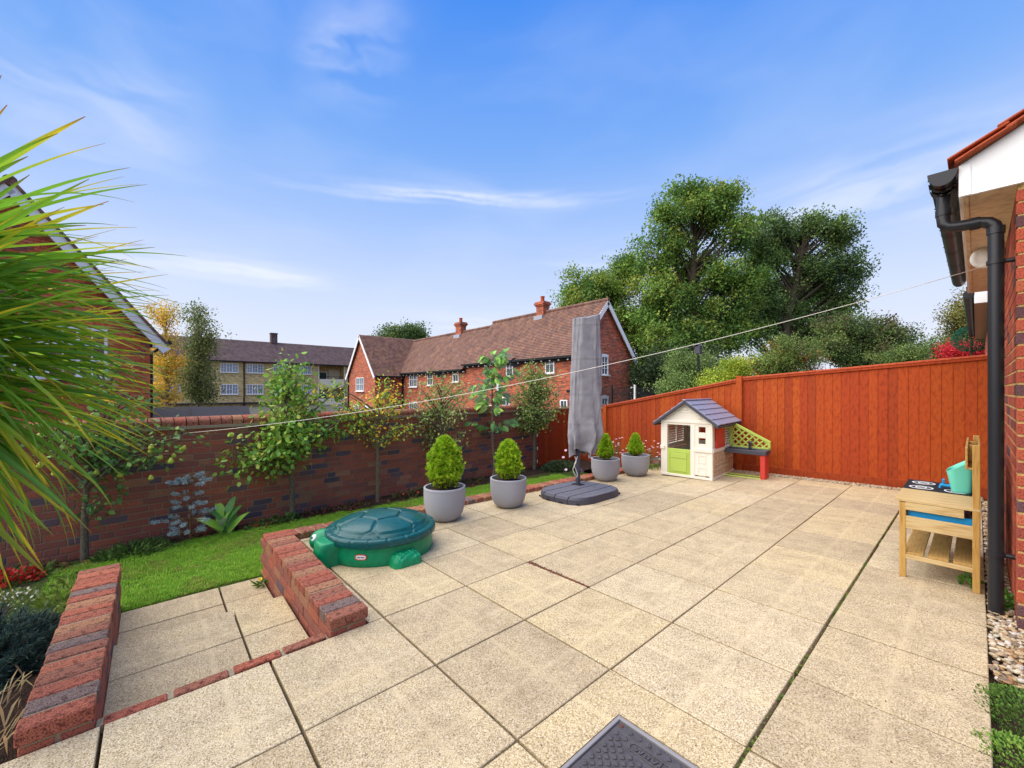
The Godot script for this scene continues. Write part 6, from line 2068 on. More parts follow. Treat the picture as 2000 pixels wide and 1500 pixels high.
func make_far_trees() -> void:
	var cl := clump_mesh(14, 0.34, 0.19, 0.12, 1)
	var cl2 := clump_mesh(16, 0.22, 0.10, 0.06, 2)
	var oak := [lin(84, 116, 48), lin(98, 130, 54), lin(72, 102, 46), lin(114, 140, 58), lin(90, 120, 50), lin(128, 138, 56)]
	var dark := [lin(74, 98, 50), lin(88, 112, 54), lin(64, 86, 46), lin(98, 118, 60)]
	var bark := lin(92, 82, 66)
	# two tall trees and the lower one at their left
	tree("tall_tree", "tallest tree, open topped, ivy on its trunk, left of the other big tree", "tree", along(1352, 30.0, -1.0), [Vector3(0, 0, 0), Vector3(0.1, 5, 0.1), Vector3(0.0, 9, 0.0), Vector3(0.2, 13, 0.1), Vector3(0.3, 17.2, 0.2)], 0.42, bark,
		blob_list(1352, 30.0, [[1395, 420, 2.1, 1.7, 26], [1330, 440, 2.0, 1.8, 24], [1440, 460, 1.4, 1.3, 14], [1290, 500, 1.8, 1.8, 24], [1370, 520, 2.2, 2.0, 26], [1420, 560, 1.8, 2.0, 18], [1270, 590, 2.0, 2.4, 30], [1350, 640, 1.6, 2.4, 30], [1390, 660, 1.0, 2.4, 20], [1290, 680, 1.6, 1.8, 24], [1350, 375, 1.2, 0.9, 12], [1450, 560, 1.5, 1.8, 16], [1440, 640, 1.2, 1.6, 14], [1310, 560, 1.8, 1.6, 18]]),
		cl, 44, 0.9, oak, M.leaf_dull, 1.0, "big trees beyond the fence", 0.2, 0.12, 0.16)
	tree("tall_tree", "broad dark tall tree with a bare lower trunk, right of the tallest tree", "tree", along(1528, 33.0, -1.0), [Vector3(0, 0, 0), Vector3(0.1, 4, 0.1), Vector3(0.3, 8, 0.0), Vector3(0.8, 11, -0.6), Vector3(1.2, 14.0, -0.8)], 0.45, bark,
		blob_list(1528, 33.0, [[1520, 450, 2.2, 1.4, 22], [1590, 460, 2.4, 1.6, 26], [1640, 520, 2.0, 2.0, 26], [1500, 520, 2.2, 1.6, 24], [1570, 540, 2.6, 1.8, 30], [1480, 590, 2.0, 1.6, 22], [1540, 610, 2.4, 1.4, 26], [1620, 600, 2.2, 1.8, 26], [1660, 570, 1.2, 2.0, 16], [1470, 650, 1.3, 1.3, 14], [1590, 660, 2.0, 1.0, 18], [1645, 470, 1.2, 0.9, 10], [1470, 480, 1.4, 1.4, 14], [1450, 620, 1.3, 1.5, 14]]),
		cl, 44, 0.9, dark, M.leaf_dull, 1.0, "big trees beyond the fence", 0.2, 0.12, 0.16)
	tree("broad_tree", "lower rounded green tree behind the terrace gable", "tree", along(1180, 34.0, -1.0), [Vector3(0, 0, 0), Vector3(0.1, 3, 0.1), Vector3(0.0, 6, 0.0), Vector3(0.2, 9, 0.1)], 0.35, bark,
		blob_list(1180, 34.0, [[1220, 520, 1.8, 1.6, 22], [1150, 560, 2.2, 1.8, 30], [1210, 590, 2.4, 2.0, 30], [1110, 590, 1.4, 1.2, 16], [1240, 640, 1.8, 2.6, 26], [1250, 710, 1.2, 2.0, 18]]),
		cl, 44, 0.9, oak + [lin(120, 138, 60), lin(104, 130, 60)], M.leaf_dull, 1.0, "big trees beyond the fence", 0.2, 0.12, 0.16)
	tree("broad_tree", "treetop showing over the terrace roof left of its chimneys", "tree", along(785, 55.0, -1.0), [Vector3(0, 0, 0), Vector3(0, 5, 0), Vector3(0, 9.5, 0)], 0.35, bark,
		blob_list(785, 55.0, [[790, 660, 2.3, 1.9, 40], [755, 668, 1.6, 1.3, 18], [822, 668, 1.2, 1.0, 12]]), cl, 30, 1.2, dark, M.leaf_dull, 1.3, "", 0.2, 0.12, 0.16)
	# birches beyond the wall
	tree("birch_tree", "yellow leaved slender birch beside the gable house", "tree", along(325, 19.0, -0.6), [Vector3(0, 0, 0), Vector3(0.05, 2.5, 0), Vector3(0.0, 4.2, 0.05), Vector3(0.0, 5.6, 0.0)], 0.09, lin(170, 160, 144),
		blob_list(325, 19.0, [[330, 690, 1.0, 1.4, 30], [325, 760, 1.0, 0.8, 18], [335, 620, 0.7, 0.9, 9], [300, 600, 0.3, 0.4, 4]]), cl2, 9, 0.45, [lin(206, 164, 48), lin(190, 158, 58), lin(160, 150, 60), lin(216, 180, 60)], M.leaf, 0.9, "birches beyond the garden wall", 0.4, 0.15)
	tree("birch_tree", "green leaved slender birch right of the yellow one", "tree", along(388, 18.0, -0.6), [Vector3(0, 0, 0), Vector3(0.05, 2.5, 0), Vector3(0.0, 4.0, 0.05), Vector3(0.0, 5.3, 0.0)], 0.09, lin(160, 150, 134),
		blob_list(388, 18.0, [[388, 740, 0.85, 0.9, 34], [392, 680, 0.75, 0.9, 26], [385, 615, 0.45, 0.55, 8], [405, 640, 0.4, 0.4, 6]]), cl2, 10, 0.42, [lin(96, 110, 58), lin(110, 122, 68), lin(84, 98, 52), lin(124, 126, 70)], M.leaf, 0.9, "birches beyond the garden wall", 0.4, 0.15)
	# smaller trees and shrubs over the fence, from left to right
	tree("feathery_tree", "soft light green feathery tree beyond the sloping fence panel", "tree", along(1342, 13.0, -0.5), [Vector3(0, 0, 0), Vector3(0.0, 1.4, 0), Vector3(0, 2.8, 0)], 0.06, lin(150, 136, 116),
		blob_list(1342, 13.0, [[1350, 700, 0.9, 0.45, 26], [1320, 735, 0.7, 0.5, 20], [1380, 735, 0.6, 0.6, 16], [1345, 760, 0.9, 0.5, 16]]), cl2, 22, 0.35, [lin(104, 126, 66), lin(92, 114, 60), lin(118, 138, 76)], M.leaf_dull, 0.6, "", 0.3, 0.15)
	tree("golden_shrub", "bright yellow green shrub just above the fence post", "shrub", along(1425, 10.5, -0.3), [Vector3(0, 0, 0), Vector3(0, 0.9, 0), Vector3(0, 1.9, 0)], 0.04, bark,
		blob_list(1425, 10.5, [[1420, 730, 0.55, 0.35, 22], [1395, 745, 0.4, 0.25, 12], [1450, 715, 0.35, 0.35, 12], [1440, 750, 0.5, 0.3, 12]]), cl2, 16, 0.22, [lin(158, 172, 48), lin(138, 158, 46), lin(176, 180, 60), lin(116, 140, 48)], M.leaf, 0.5, "", 0.3, 0.15)
	tree("autumn_shrub", "green shrub tipped with orange and red leaves above the fence", "shrub", along(1520, 11.5, -0.3), [Vector3(0, 0, 0), Vector3(0, 1.2, 0), Vector3(0, 2.4, 0)], 0.05, bark,
		blob_list(1520, 11.5, [[1510, 700, 0.7, 0.5, 26], [1550, 690, 0.6, 0.6, 20], [1480, 720, 0.4, 0.4, 12], [1530, 665, 0.25, 0.35, 6], [1590, 700, 0.5, 0.4, 14]]), cl2, 15, 0.26, [lin(98, 118, 54), lin(84, 104, 50), lin(112, 130, 62), lin(98, 118, 54), lin(90, 112, 50), lin(104, 124, 58), lin(112, 130, 62), lin(170, 100, 56)], M.leaf, 0.5, "", 0.3, 0.15)
	var bs := thing("bare_shrub", "leafless grey branched shrub above the fence, right of the autumn shrub", "shrub", along(1612, 10.6, -0.2))
	var m := MB.new()
	m.tint = lin(150, 136, 120)
	for k in 34:
		var an := rf(0, TAU)
		var h := rf(1.5, 2.1)
		var tip := Vector3(cos(an) * rf(0.1, 0.4), h, sin(an) * rf(0.1, 0.4))
		var root := Vector3(rf(-0.05, 0.05), 0, rf(-0.05, 0.05))
		m.tube(curve(root, tip, rv(0.05), 5), taper(6, 0.012, 0.003), 5, false)
		for q in 4:
			var s := rf(0.6, 0.95)
			m.tube([root.lerp(tip, s), root.lerp(tip, s) + Vector3(rf(-0.2, 0.2), rf(0.1, 0.3), rf(-0.2, 0.2))], [0.004, 0.0015], 4, false)
	put("branches", m.mesh(), M.bark, bs)
	tree("spreading_tree", "wide dark green small tree above the middle of the back fence", "tree", along(1690, 15.0, -0.4), [Vector3(0, 0, 0), Vector3(0, 1.4, 0), Vector3(0, 3.2, 0)], 0.1, bark,
		blob_list(1690, 15.0, [[1640, 640, 0.9, 0.6, 24], [1700, 635, 1.0, 0.6, 24], [1680, 680, 1.4, 0.6, 36], [1740, 665, 0.8, 0.45, 18], [1770, 655, 0.4, 0.25, 8], [1610, 680, 0.7, 0.6, 18], [1760, 695, 0.8, 0.3, 14]]), cl2, 18, 0.42, [lin(70, 92, 46), lin(84, 106, 52), lin(60, 78, 42), lin(98, 112, 56), lin(90, 80, 56)], M.leaf_dull, 0.8, "", 0.2, 0.15)
	tree("evergreen_hedge", "dark hedge line showing just over the right part of the fence", "hedge", along(1800, 13.0, -0.3), [Vector3(0, 0, 0), Vector3(0, 1.0, 0), Vector3(0, 1.9, 0)], 0.05, bark,
		blob_list(1800, 13.0, [[1780, 690, 0.6, 0.25, 18], [1820, 685, 0.5, 0.3, 18], [1850, 695, 0.5, 0.25, 12], [1740, 705, 0.6, 0.25, 14]]), cl2, 16, 0.3, [lin(74, 96, 48), lin(90, 110, 54), lin(104, 120, 58)], M.leaf_dull, 0.6, "", 0.2, 0.15)
	var wh := thing("bare_sapling", "thin nearly leafless sapling rising above the hedge", "sapling", along(1815, 12.0, -0.3))
	m = MB.new()
	m.tint = lin(110, 98, 84)
	m.tube([Vector3(0, 0, 0), Vector3(0.02, 1.6, 0), Vector3(0.06, 3.2, 0.03)], [0.014, 0.01, 0.003], 6)
	for k in 22:
		var y := rf(1.7, 3.0)
		m.tube([Vector3(0.03, y, 0), Vector3(rf(-0.35, 0.35), y + rf(0.1, 0.35), rf(-0.3, 0.3))], [0.005, 0.0015], 4, false)
	put("branches", m.mesh(), M.bark, wh)
	tree("red_shrub", "bright red leaved shrub above the fence next to the ball topiary", "shrub", along(1882, 11.0, -0.2), [Vector3(0, 0, 0), Vector3(0, 1.0, 0), Vector3(0, 2.0, 0)], 0.04, bark,
		blob_list(1882, 11.0, [[1860, 683, 0.4, 0.2, 18], [1885, 678, 0.4, 0.25, 18], [1915, 683, 0.35, 0.16, 14]]), cl2, 14, 0.2, [lin(190, 36, 44), lin(168, 30, 40), lin(206, 54, 54), lin(150, 40, 44)], M.leaf, 0.45, "", 0.2, 0.15)
	# ball topiary
	var tp := thing("ball_topiary", "dark green clipped ball topiary above the red shrub", "topiary", along(1898, 9.6, 0.0))
	m = MB.new()
	m.tint = bark
	m.tube([Vector3(0, 0, 0), Vector3(0, 2.6, 0)], [0.03, 0.025], 8)
	put("stem", m.mesh(), M.bark, tp)
	var xf := []
	var cs := []
	for k in 2600:
		var d := rdir()
		var e := (d + rdir() * 0.6).normalized()
		xf.append(Transform3D(facing(e, rf(0, TAU)).scaled(Vector3.ONE * rf(0.5, 0.9)), Vector3(0, 2.58, 0) + d * Vector3(0.33, 0.3, 0.33) * pow(rng.randf(), 0.12)))
		cs.append(vary(lin(36, 92, 66), 0.25))
	scatter("foliage", leaf_mesh(0.05, 0.022), M.leaf_dull, tp, xf, cs, "stuff")
	tree("leaning_tree", "brownish green tree top between the fence and the house eaves", "tree", along(1905, 16.0, -0.3), [Vector3(0, 0, 0), Vector3(0, 2.4, 0), Vector3(0, 5.2, 0)], 0.12, bark,
		blob_list(1905, 16.0, [[1900, 590, 1.0, 0.4, 18], [1885, 625, 0.9, 0.4, 18], [1915, 650, 1.0, 0.5, 20], [1935, 600, 1.0, 0.7, 20], [1880, 660, 0.7, 0.4, 12]]), cl2, 16, 0.42, [lin(102, 104, 52), lin(118, 112, 56), lin(86, 94, 46), lin(130, 118, 62)], M.leaf_dull, 0.8, "", 0.3, 0.15)
	# dark understorey behind the screen
	tree("laurel_bush", "dark undergrowth bush between terrace gable and feathery tree", "bush", along(1275, 24.0, -0.8), [Vector3(0, 0, 0), Vector3(0, 1.5, 0), Vector3(0, 3.0, 0)], 0.1, bark,
		blob_list(1275, 24.0, [[1265, 745, 1.5, 1.5, 36], [1310, 730, 1.6, 1.8, 40], [1400, 730, 1.8, 1.6, 40], [1350, 770, 2.5, 1.0, 36], [1480, 740, 2.0, 1.0, 30]]), cl, 12, 0.8, [lin(50, 66, 36), lin(62, 78, 42), lin(42, 56, 34)], M.leaf_dull, 0.8, "", 0.2, 0.15)
	var bb := thing("bird_box", "dark bird box on a pole above the feathery tree", "bird box", along(1364, 12.4, 0.0))
	put("pole", boxes([[Vector3(0, 1.2, 0), Vector3(0.05, 2.5, 0.05)]]), M.black_flat, bb)
	put("box", boxes([[Vector3(0, 2.6, 0), Vector3(0.17, 0.24, 0.16)]], 0.01), M.grey_dark, bb)
	put("roof", boxes([[Vector3(0.05, 2.74, 0), Vector3(0.16, 0.02, 0.22), Basis(Vector3(0, 0, 1), -0.6)], [Vector3(-0.05, 2.74, 0), Vector3(0.16, 0.02, 0.22), Basis(Vector3(0, 0, 1), 0.6)]], 0.004), M.slate_dark, bb)

func along(px: float, d: float, y: float) -> Vector3:   # a place d metres off in the direction of that bearing
	var s := (px - 1000.0) / 798.6
	return Vector3((-0.7506 + 0.6607 * s) * d, y, (-0.6607 - 0.7506 * s) * d)

func blob_list(px0: float, d: float, list: Array) -> Array:   # crown masses: bearing, elevation, half width, half height, limbs
	var o := []
	var b := along(px0, d, 0)
	for e in list:
		var p := along(e[0], d + rf(-0.5, 0.5) * e[2], 0)
		p.y = 1.36 + (763.5 - e[1]) * d / 798.6
		var base_y := {30.0: 1.0, 33.0: 1.0, 34.0: 1.0, 55.0: 1.0}
		o.append([p - Vector3(b.x, 0, b.z) + Vector3(0, lift_of(d), 0), Vector3(e[2], e[3], e[2]), maxi(2, int(e[4] * (0.5 if d > 25.0 and d < 50.0 else 1.0))), 0.25])
	return o

func lift_of(d: float) -> float:
	return {30.0: 1.0, 33.0: 1.0, 34.0: 1.0, 55.0: 1.0, 19.0: 0.6, 18.0: 0.6, 13.0: 0.4, 10.5: 0.3, 11.5: 0.3, 15.0: 0.4, 11.0: 0.2, 16.0: 0.3, 24.0: 0.8}.get(d, 0.3)


func make_palm() -> void:
	var at := Vector3(-3.05, -0.2, 0.9)
	var t := thing("cabbage_palm", "palm with long arching green and yellow sword leaves at the left edge", "palm", at)
	var hub := Vector3(0, 2.02, 0)
	var m := MB.new()
	m.tint = lin(120, 100, 76)
	var pts := []
	var rr := []
	for k in 24:
		pts.append(Vector3(0.02 * sin(k * 0.4), 2.02 * k / 23.0, 0.02 * cos(k * 0.5)))
		rr.append(0.075 + 0.012 * (k % 2))
	m.tube(pts, rr, 14)
	put("trunk", m.mesh(), M.bark, t)
	# a few leaf forms, bending by different amounts, tips yellow or brown
	var forms := []
	for f in 14:
		var lf := MB.new()
		var L := 1.0
		var bend := 0.12 + 0.68 * (f % 7) / 6.0
		var yellow := f % 3
		var p := Vector3.ZERO
		var a := 0.0
		var n := 16
		var rows := []
		for i in n + 1:
			var v := float(i) / n
			var w := 0.018 * (0.55 + 1.5 * v - 2.05 * v * v) * (1.0 if v < 0.98 else 0.2) + 0.0012
			var side := Vector3(1, 0, 0)
			var nn := Vector3(0, sin(a), cos(a))
			var g := [lin(132, 182, 60), lin(162, 202, 66), lin(108, 158, 60)][f % 3] as Color
			if yellow == 1 and v > 0.6: g = g.lerp(lin(222, 206, 56), smoothstep(0.6, 0.9, v))
			if yellow == 2 and f > 7: g = g.lerp(lin(176, 170, 60), 0.5)
			if v > 0.9: g = g.lerp(lin(150, 96, 50), smoothstep(0.9, 0.99, v))
			rows.append([p - side * w + nn * w * 0.45, p, p + side * w + nn * w * 0.45, g])
			p += Vector3(0, cos(a), -sin(a)) * L / n
			a += bend / n * (0.5 + 1.6 * v)
		for i in n:
			for s in 2:
				lf.tint = rows[i][3]
				var k0 := lf.p.size()
				lf.quad(rows[i][s], rows[i][s + 1], rows[i + 1][s + 1], rows[i + 1][s], Vector3(0, 0, 1))
				for q in 4:   # shade smoothly along the leaf
					var r: Array = rows[i] if (lf.p[k0 + q] - rows[i][s]).length() < 1e-6 or (lf.p[k0 + q] - rows[i][s + 1]).length() < 1e-6 else rows[i + 1]
					lf.col[k0 + q] = r[3]
		forms.append(lf.mesh())
	var extra := [[], [], []]
	var extra_c := [[], [], []]
	for k in 680:
		# a full head of leaves, thickest towards the garden
		var az := rf(0, TAU)
		var el := rf(-1.25, 1.0)
		if k < 580:
			az = rf(-1.95, 0.35)
			el = rf(-1.3, 0.8)
		var d := Vector3(cos(az) * cos(el), sin(el), sin(az) * cos(el))
		var L2 := rf(0.78, 1.08)
		if d.dot(Vector3(0.96, -0.1, -0.28)) > 0.8: L2 *= 0.66
		# leaf bends towards local -z: turn that down
		var down := Vector3(0, -1, 0) - d * Vector3(0, -1, 0).dot(d)
		if down.length() < 0.05: down = Vector3(1, 0, 0)
		down = (down.normalized() + rv(0.3)).normalized()
		down = (down - d * down.dot(d)).normalized()
		var b := Basis(d.cross(-down), d, -down) * Basis(Vector3.UP, rf(-0.5, 0.5))
		var p := hub + d * 0.05 + Vector3(0, rf(-0.5, 0.12), 0)
		b = b.scaled_local(Vector3(rf(0.75, 1.1), L2, L2))
		if k < 300:
			put("leaf", forms[rng.randi() % forms.size()], M.palm, t, p, b)
		else:
			extra[k % 3].append(Transform3D(b, p))
			extra_c[k % 3].append(Color.WHITE * rf(0.85, 1.1))
	for q in 3:
		scatter("leaves", forms[q * 4 + 1], M.palm, t, extra[q], extra_c[q], "stuff")


func make_lawn() -> void:
	var m := MB.new()
	for k in 5:
		var an := TAU * k / 5.0 + 0.4
		var d := Vector3(cos(an), 0, sin(an))
		var side := Vector3(-d.z, 0, d.x) * 0.0016
		var o := d * 0.006
		var l := 0.020 + 0.006 * (k % 3)
		m.tint = Color.WHITE * (0.9 + 0.08 * k / 4.0)
		m.quad(o - side, o + side, o + side * 0.7 + d * 0.006 + Vector3(0, l * 0.6, 0), o - side * 0.7 + d * 0.006 + Vector3(0, l * 0.6, 0))
		m.tri(o - side * 0.7 + d * 0.006 + Vector3(0, l * 0.6, 0), o + side * 0.7 + d * 0.006 + Vector3(0, l * 0.6, 0), o + d * 0.016 + Vector3(0, l, 0))
	var xf := []
	var cs := []
	var f := noise(FastNoiseLite.TYPE_SIMPLEX_SMOOTH, 0.9, 2, 81)
	var patchy := noise(FastNoiseLite.TYPE_SIMPLEX_SMOOTH, 1.6, 3, 82)
	for k in 78000:
		var z := 1.9 - 8.2 * pow(rng.randf(), 1.15)
		var x := rf(-6.02, -4.3)
		if x < bed_edge(z) + 0.02 + 0.03 * sin(z * 23.0): continue
		if z < -0.99 and x > edge_in(z) - 0.205: continue
		if x > -4.38 and z > -1.0 and z < 0.41: continue
		if z > 0.45 and x > -5.35 + 0.4 * sin(z * 2.0): continue
		if z > 0.7: continue
		var n := patchy.get_noise_2d(x, z)
		xf.append(Transform3D(Basis(Vector3.UP, rf(0, TAU)).scaled(Vector3(rf(0.9, 1.5), rf(0.6, 1.25), rf(0.9, 1.5))), Vector3(x, LAWN + f.get_noise_2d(x, z) * 0.015 - 0.003, z)))
		var c: Color = pick([lin(128, 178, 40), lin(146, 192, 48), lin(112, 164, 38), lin(158, 198, 60)])
		if n > 0.22 and rng.randf() < 0.4: c = pick([lin(160, 158, 66), lin(150, 156, 70)])
		if rng.randf() < 0.03: c = lin(176, 160, 92)
		cs.append(vary(c, 0.18))
	tag(scatter("grass", m.mesh(), M.grass, self, xf, cs), "short bright green lawn grass between the patio and wall", "grass", "", "stuff")


func leafy(called: String, label: String, cat: String, at: Vector3, n: int, R: Vector3, leafm: Mesh, cols: Array, lmat: Material, up := 0.5, stems := 8, stem_col := Color(0.1, 0.07, 0.03), sc := 1.0) -> Node3D:   # a low mound of leaves on stems
	var t := thing(called, label, cat, at)
	var m := MB.new()
	m.tint = stem_col
	var xf := []
	var cs := []
	for k in n:
		var an := rf(0, TAU)
		var r := sqrt(rng.randf())
		var y := rng.randf()
		var env := sqrt(maxf(0.0, 1.0 - r * r * 0.85))
		var p := Vector3(cos(an) * r * R.x, y * R.y * env, sin(an) * r * R.z)
		var d := (Vector3(cos(an), 0, sin(an)) * rf(0.2, 1.0) + Vector3(0, up, 0) + rv(0.5)).normalized()
		xf.append(Transform3D(facing(d, rf(0, TAU)).scaled(Vector3.ONE * sc * rf(0.6, 1.3)), p))
		cs.append(vary(pick(cols), 0.2))
		if k < stems:
			m.tube([Vector3(p.x * 0.2, -0.02, p.z * 0.2), p * 0.6 + Vector3(0, 0.02, 0), p], [0.005, 0.004, 0.002], 5, false)
	if stems > 0: put("stems", m.mesh(), M.bark, t)
	scatter("foliage", leafm, lmat, t, xf, cs, "stuff")
	return t

func make_bed_plants() -> void:
	var ov := leaf_mesh(0.05, 0.034)
	var nar := leaf_mesh(0.06, 0.016, 0.2, 0.3)
	var ndl := leaf_mesh(0.03, 0.004, 0.1, 0.05, 2)
	# blue spruce sapling in tiers
	var t := thing("blue_spruce", "small sparse silver blue spruce sapling against the wall", "sapling", Vector3(-5.95, -0.40, -0.33))
	var m := MB.new()
	m.tint = lin(150, 104, 70)
	m.tube([Vector3(0, 0, 0), Vector3(0.01, 0.35, 0.0), Vector3(0.0, 0.72, 0.05)], [0.014, 0.011, 0.005], 7)
	var xf := []
	var cs := []
	for tier in [[0.14, 0.20, 7], [0.30, 0.27, 8], [0.44, 0.2, 5], [0.56, 0.12, 4], [0.70, 0.17, 8], [0.74, 0.12, 6]]:
		for k in tier[2]:
			var an: float = TAU * k / float(tier[2]) + rf(-0.3, 0.3)
			var ln: float = tier[1] * rf(0.7, 1.2)
			var a := Vector3(0.005, tier[0], 0.02)
			var b := a + Vector3(cos(an) * ln, rf(0.0, 0.07), sin(an) * ln)
			m.tube([a, b], [0.006, 0.003], 5, false)
			for q in 170:
				var s := 0.4 + 0.6 * sqrt(rng.randf())
				xf.append(Transform3D(facing(((b - a).normalized() + rv(1.0)).normalized(), rf(0, 6)).scaled(Vector3.ONE * rf(0.7, 1.2)), a.lerp(b, s) + rv(0.012)))
				cs.append(vary(pick([lin(176, 194, 196), lin(192, 206, 204), lin(152, 174, 172)]), 0.15))
	put("trunk", m.mesh(), M.bark, t)
	scatter("needles", ndl, M.needle, t, xf, cs, "stuff")
	# broad-leaved perennial
	var c := thing("hellebore", "bright green plant with broad upright leaves right of the blue spruce", "plant", Vector3(-5.98, -0.39, -0.66))
	var bl := leaf_mesh(0.26, 0.085, 0.35, 0.35, 7)
	for k in 15:
		var an := rf(0, TAU)
		var d := Vector3(cos(an) * rf(0.2, 0.9), 1.0, sin(an) * rf(0.2, 0.9)).normalized()
		put("leaf", bl, M["bigleaf%d" % (k % 4)], c, Vector3(cos(an) * 0.03, rf(0.0, 0.22), sin(an) * 0.03), facing(d, rf(-0.6, 0.6)).scaled(Vector3.ONE * rf(0.8, 1.3)))
	m = MB.new()
	m.tint = lin(110, 150, 60)
	m.tube([Vector3(0, 0, 0), Vector3(0, 0.3, 0.0)], [0.014, 0.008], 6)
	put("stem", m.mesh(), M.bark, c)
	# low plants along the foot of the wall
	var spots := [[-0.05, 0.28, 0.16, "dark low conifer growth at the foot of the blue spruce", [lin(44, 70, 60), lin(54, 82, 66)], ndl, 800, "conifer"], [0.95, 0.3, 0.10, "rough grass tuft at the wall foot left of the pear tree", [lin(86, 116, 48), lin(100, 130, 52)], nar, 240, "grass tuft"], [0.15, 0.3, 0.12, "rough green growth at the wall foot right of the pear tree", [lin(86, 118, 46), lin(70, 100, 42), lin(110, 134, 60)], nar, 900, "weeds"],
		[-1.05, 0.22, 0.09, "low mixed leaves left of the bushy fruit tree's trunk", [lin(84, 112, 50), lin(110, 96, 50), lin(150, 90, 50)], ov, 130, "plant"], [-1.3, 0.2, 0.12, "green strawberry like leaves at the bushy fruit tree's foot", [lin(90, 122, 52), lin(76, 108, 46)], ov, 120, "plant"], [-1.75, 0.25, 0.10, "dark red brown low stems right of the bushy fruit tree", [lin(96, 58, 44), lin(80, 52, 42), lin(110, 76, 50)], nar, 160, "plant"],
		[-2.2, 0.25, 0.09, "reddish brown faded plant midway to the yellowing tree", [lin(104, 62, 46), lin(86, 58, 44), lin(90, 96, 50)], nar, 160, "plant"], [-3.1, 0.22, 0.12, "green and brown tuft right of the yellowing tree's trunk", [lin(84, 100, 48), lin(100, 70, 50)], nar, 160, "plant"], [-3.5, 0.2, 0.12, "dark green tuft behind the nearest pot", [lin(70, 96, 46), lin(90, 110, 52)], nar, 150, "plant"],
		[-5.6, 0.3, 0.12, "low dull green plant between second pot and apple tree", [lin(78, 92, 52), lin(92, 100, 60)], ov, 140, "plant"], [-6.7, 0.42, 0.2, "rounded low grey green shrub at the foot of the dark red fence", [lin(70, 88, 56), lin(84, 100, 62)], ov, 1700, "shrub"], [-4.6, 0.18, 0.1, "small dark clump at the wall foot behind the second pot", [lin(86, 70, 50), lin(84, 98, 50)], nar, 120, "plant"]]
	for s in spots:
		var z: float = s[0]
		leafy("bed_plant", s[3], s[7], Vector3(wall_x(z) + (0.25 if z > -6 else 0.6), -0.385, z), s[6], Vector3(s[1] * 0.7, s[2], s[1]), s[5], s[4], M.leaf_dull, 0.6, 6)
	# fallen leaves and small red flowers
	xf = []
	cs = []
	for k in 900:
		var z := rf(-6.2, 1.2)
		var x := rf(wall_x(z) + 0.03, bed_edge(z) + (0.05 if rng.randf() < 0.93 else 0.6))
		xf.append(Transform3D(Basis.from_euler(Vector3(rf(-0.7, 0.7) - PI / 2, rf(0, 6), rf(-0.5, 0.5))).scaled(Vector3.ONE * rf(0.5, 1.0)), Vector3(x, -0.355 + rf(0, 0.02), z)))
		cs.append(vary(pick([lin(120, 80, 50), lin(96, 62, 44), lin(150, 110, 60), lin(84, 58, 44), lin(130, 60, 44)]), 0.2))
	tag(scatter("fallen_leaves", ov, M.leaf_dull, self, xf, cs), "brown fallen leaves scattered along the wall bed", "leaves", "", "stuff")
	for e in [[-6.0, -3.25, "single red rose bloom low in the bed left of the nearest pot"], [-6.05, -3.02, "red rose bloom in the bed near the yellowing tree"]]:
		flower("red_flower", e[2], Vector3(e[0], -0.37, e[1]), 0.08, 0.022, lin(200, 24, 50), 9)
	flower("dandelion", "yellow dandelion in the corner of the lowest step", Vector3(-4.17, -0.352, -0.72), 0.05, 0.018, lin(236, 200, 30), 16)
	var dl := leafy("dandelion_leaves", "small weed leaves around the dandelion on the steps", "weed", Vector3(-4.15, -0.352, -0.735), 34, Vector3(0.07, 0.03, 0.05), nar, [lin(96, 132, 50), lin(80, 116, 44)], M.leaf_dull, 0.3, 0)
	# pink gaura behind the far pots
	for e in [[-4.55, -6.55, 0.62, 46, "pink flowered wispy plant between the two far pots"], [-4.25, -7.25, 0.5, 34, "pink flowered wispy plant left of the playhouse"], [-3.95, -7.3, 0.36, 20, "low pink flowered plant against the playhouse wall"]]:
		var g := thing("pink_gaura", e[4], "plant", Vector3(e[0], slope_y(e[0]) - 0.05, e[1]), 0.0, "wispy pink flowered plants by the fence")
		var sm := MB.new()
		sm.tint = lin(110, 116, 70)
		xf = []
		cs = []
		var px := []
		var pc := []
		for k in e[3]:
			var an := rf(0, TAU)
			var h: float = e[2] * rf(0.5, 1.05)
			var tip := Vector3(cos(an) * rf(0.05, 0.28), h, sin(an) * rf(0.05, 0.28))
			sm.tube(curve(Vector3(tip.x * 0.15, 0, tip.z * 0.15), tip, rv(0.03), 4), taper(5, 0.003, 0.0015), 4, false)
			for q in 9:
				xf.append(Transform3D(facing((rv(1) + Vector3(0, 0.6, 0)).normalized(), rf(0, 6)).scaled(Vector3.ONE * rf(0.5, 0.9)), tip * rf(0.15, 0.85)))
				cs.append(vary(pick([lin(110, 122, 66), lin(126, 120, 74), lin(140, 96, 72)]), 0.2))
			for q in 5:
				var ap := TAU * q / 5.0
				if k % 2 == 0:
					px.append(Transform3D(facing(Vector3(cos(ap), 0.4, sin(ap))).scaled(Vector3.ONE * 0.45), tip + Vector3(0, 0.01, 0)))
					pc.append(vary(pick([lin(236, 196, 204), lin(240, 220, 222)]), 0.06))
		put("stems", sm.mesh(), M.bark, g)
		scatter("foliage", nar, M.leaf_dull, g, xf, cs, "stuff")
		scatter("petals", ov, M.petal, g, px, pc, "stuff")
	for e in [[-5.55, -6.35, 0.50, "upper pale pink flower left of the parasol pole"], [-5.58, -6.31, 0.36, "middle pale pink flower left of the parasol pole"], [-5.5, -6.3, 0.12, "lowest pale pink flower left of the parasol pole"]]:
		flower("pink_flower", e[3], Vector3(e[0], -0.36, e[1]), e[2], 0.034, lin(240, 196, 212), 6)

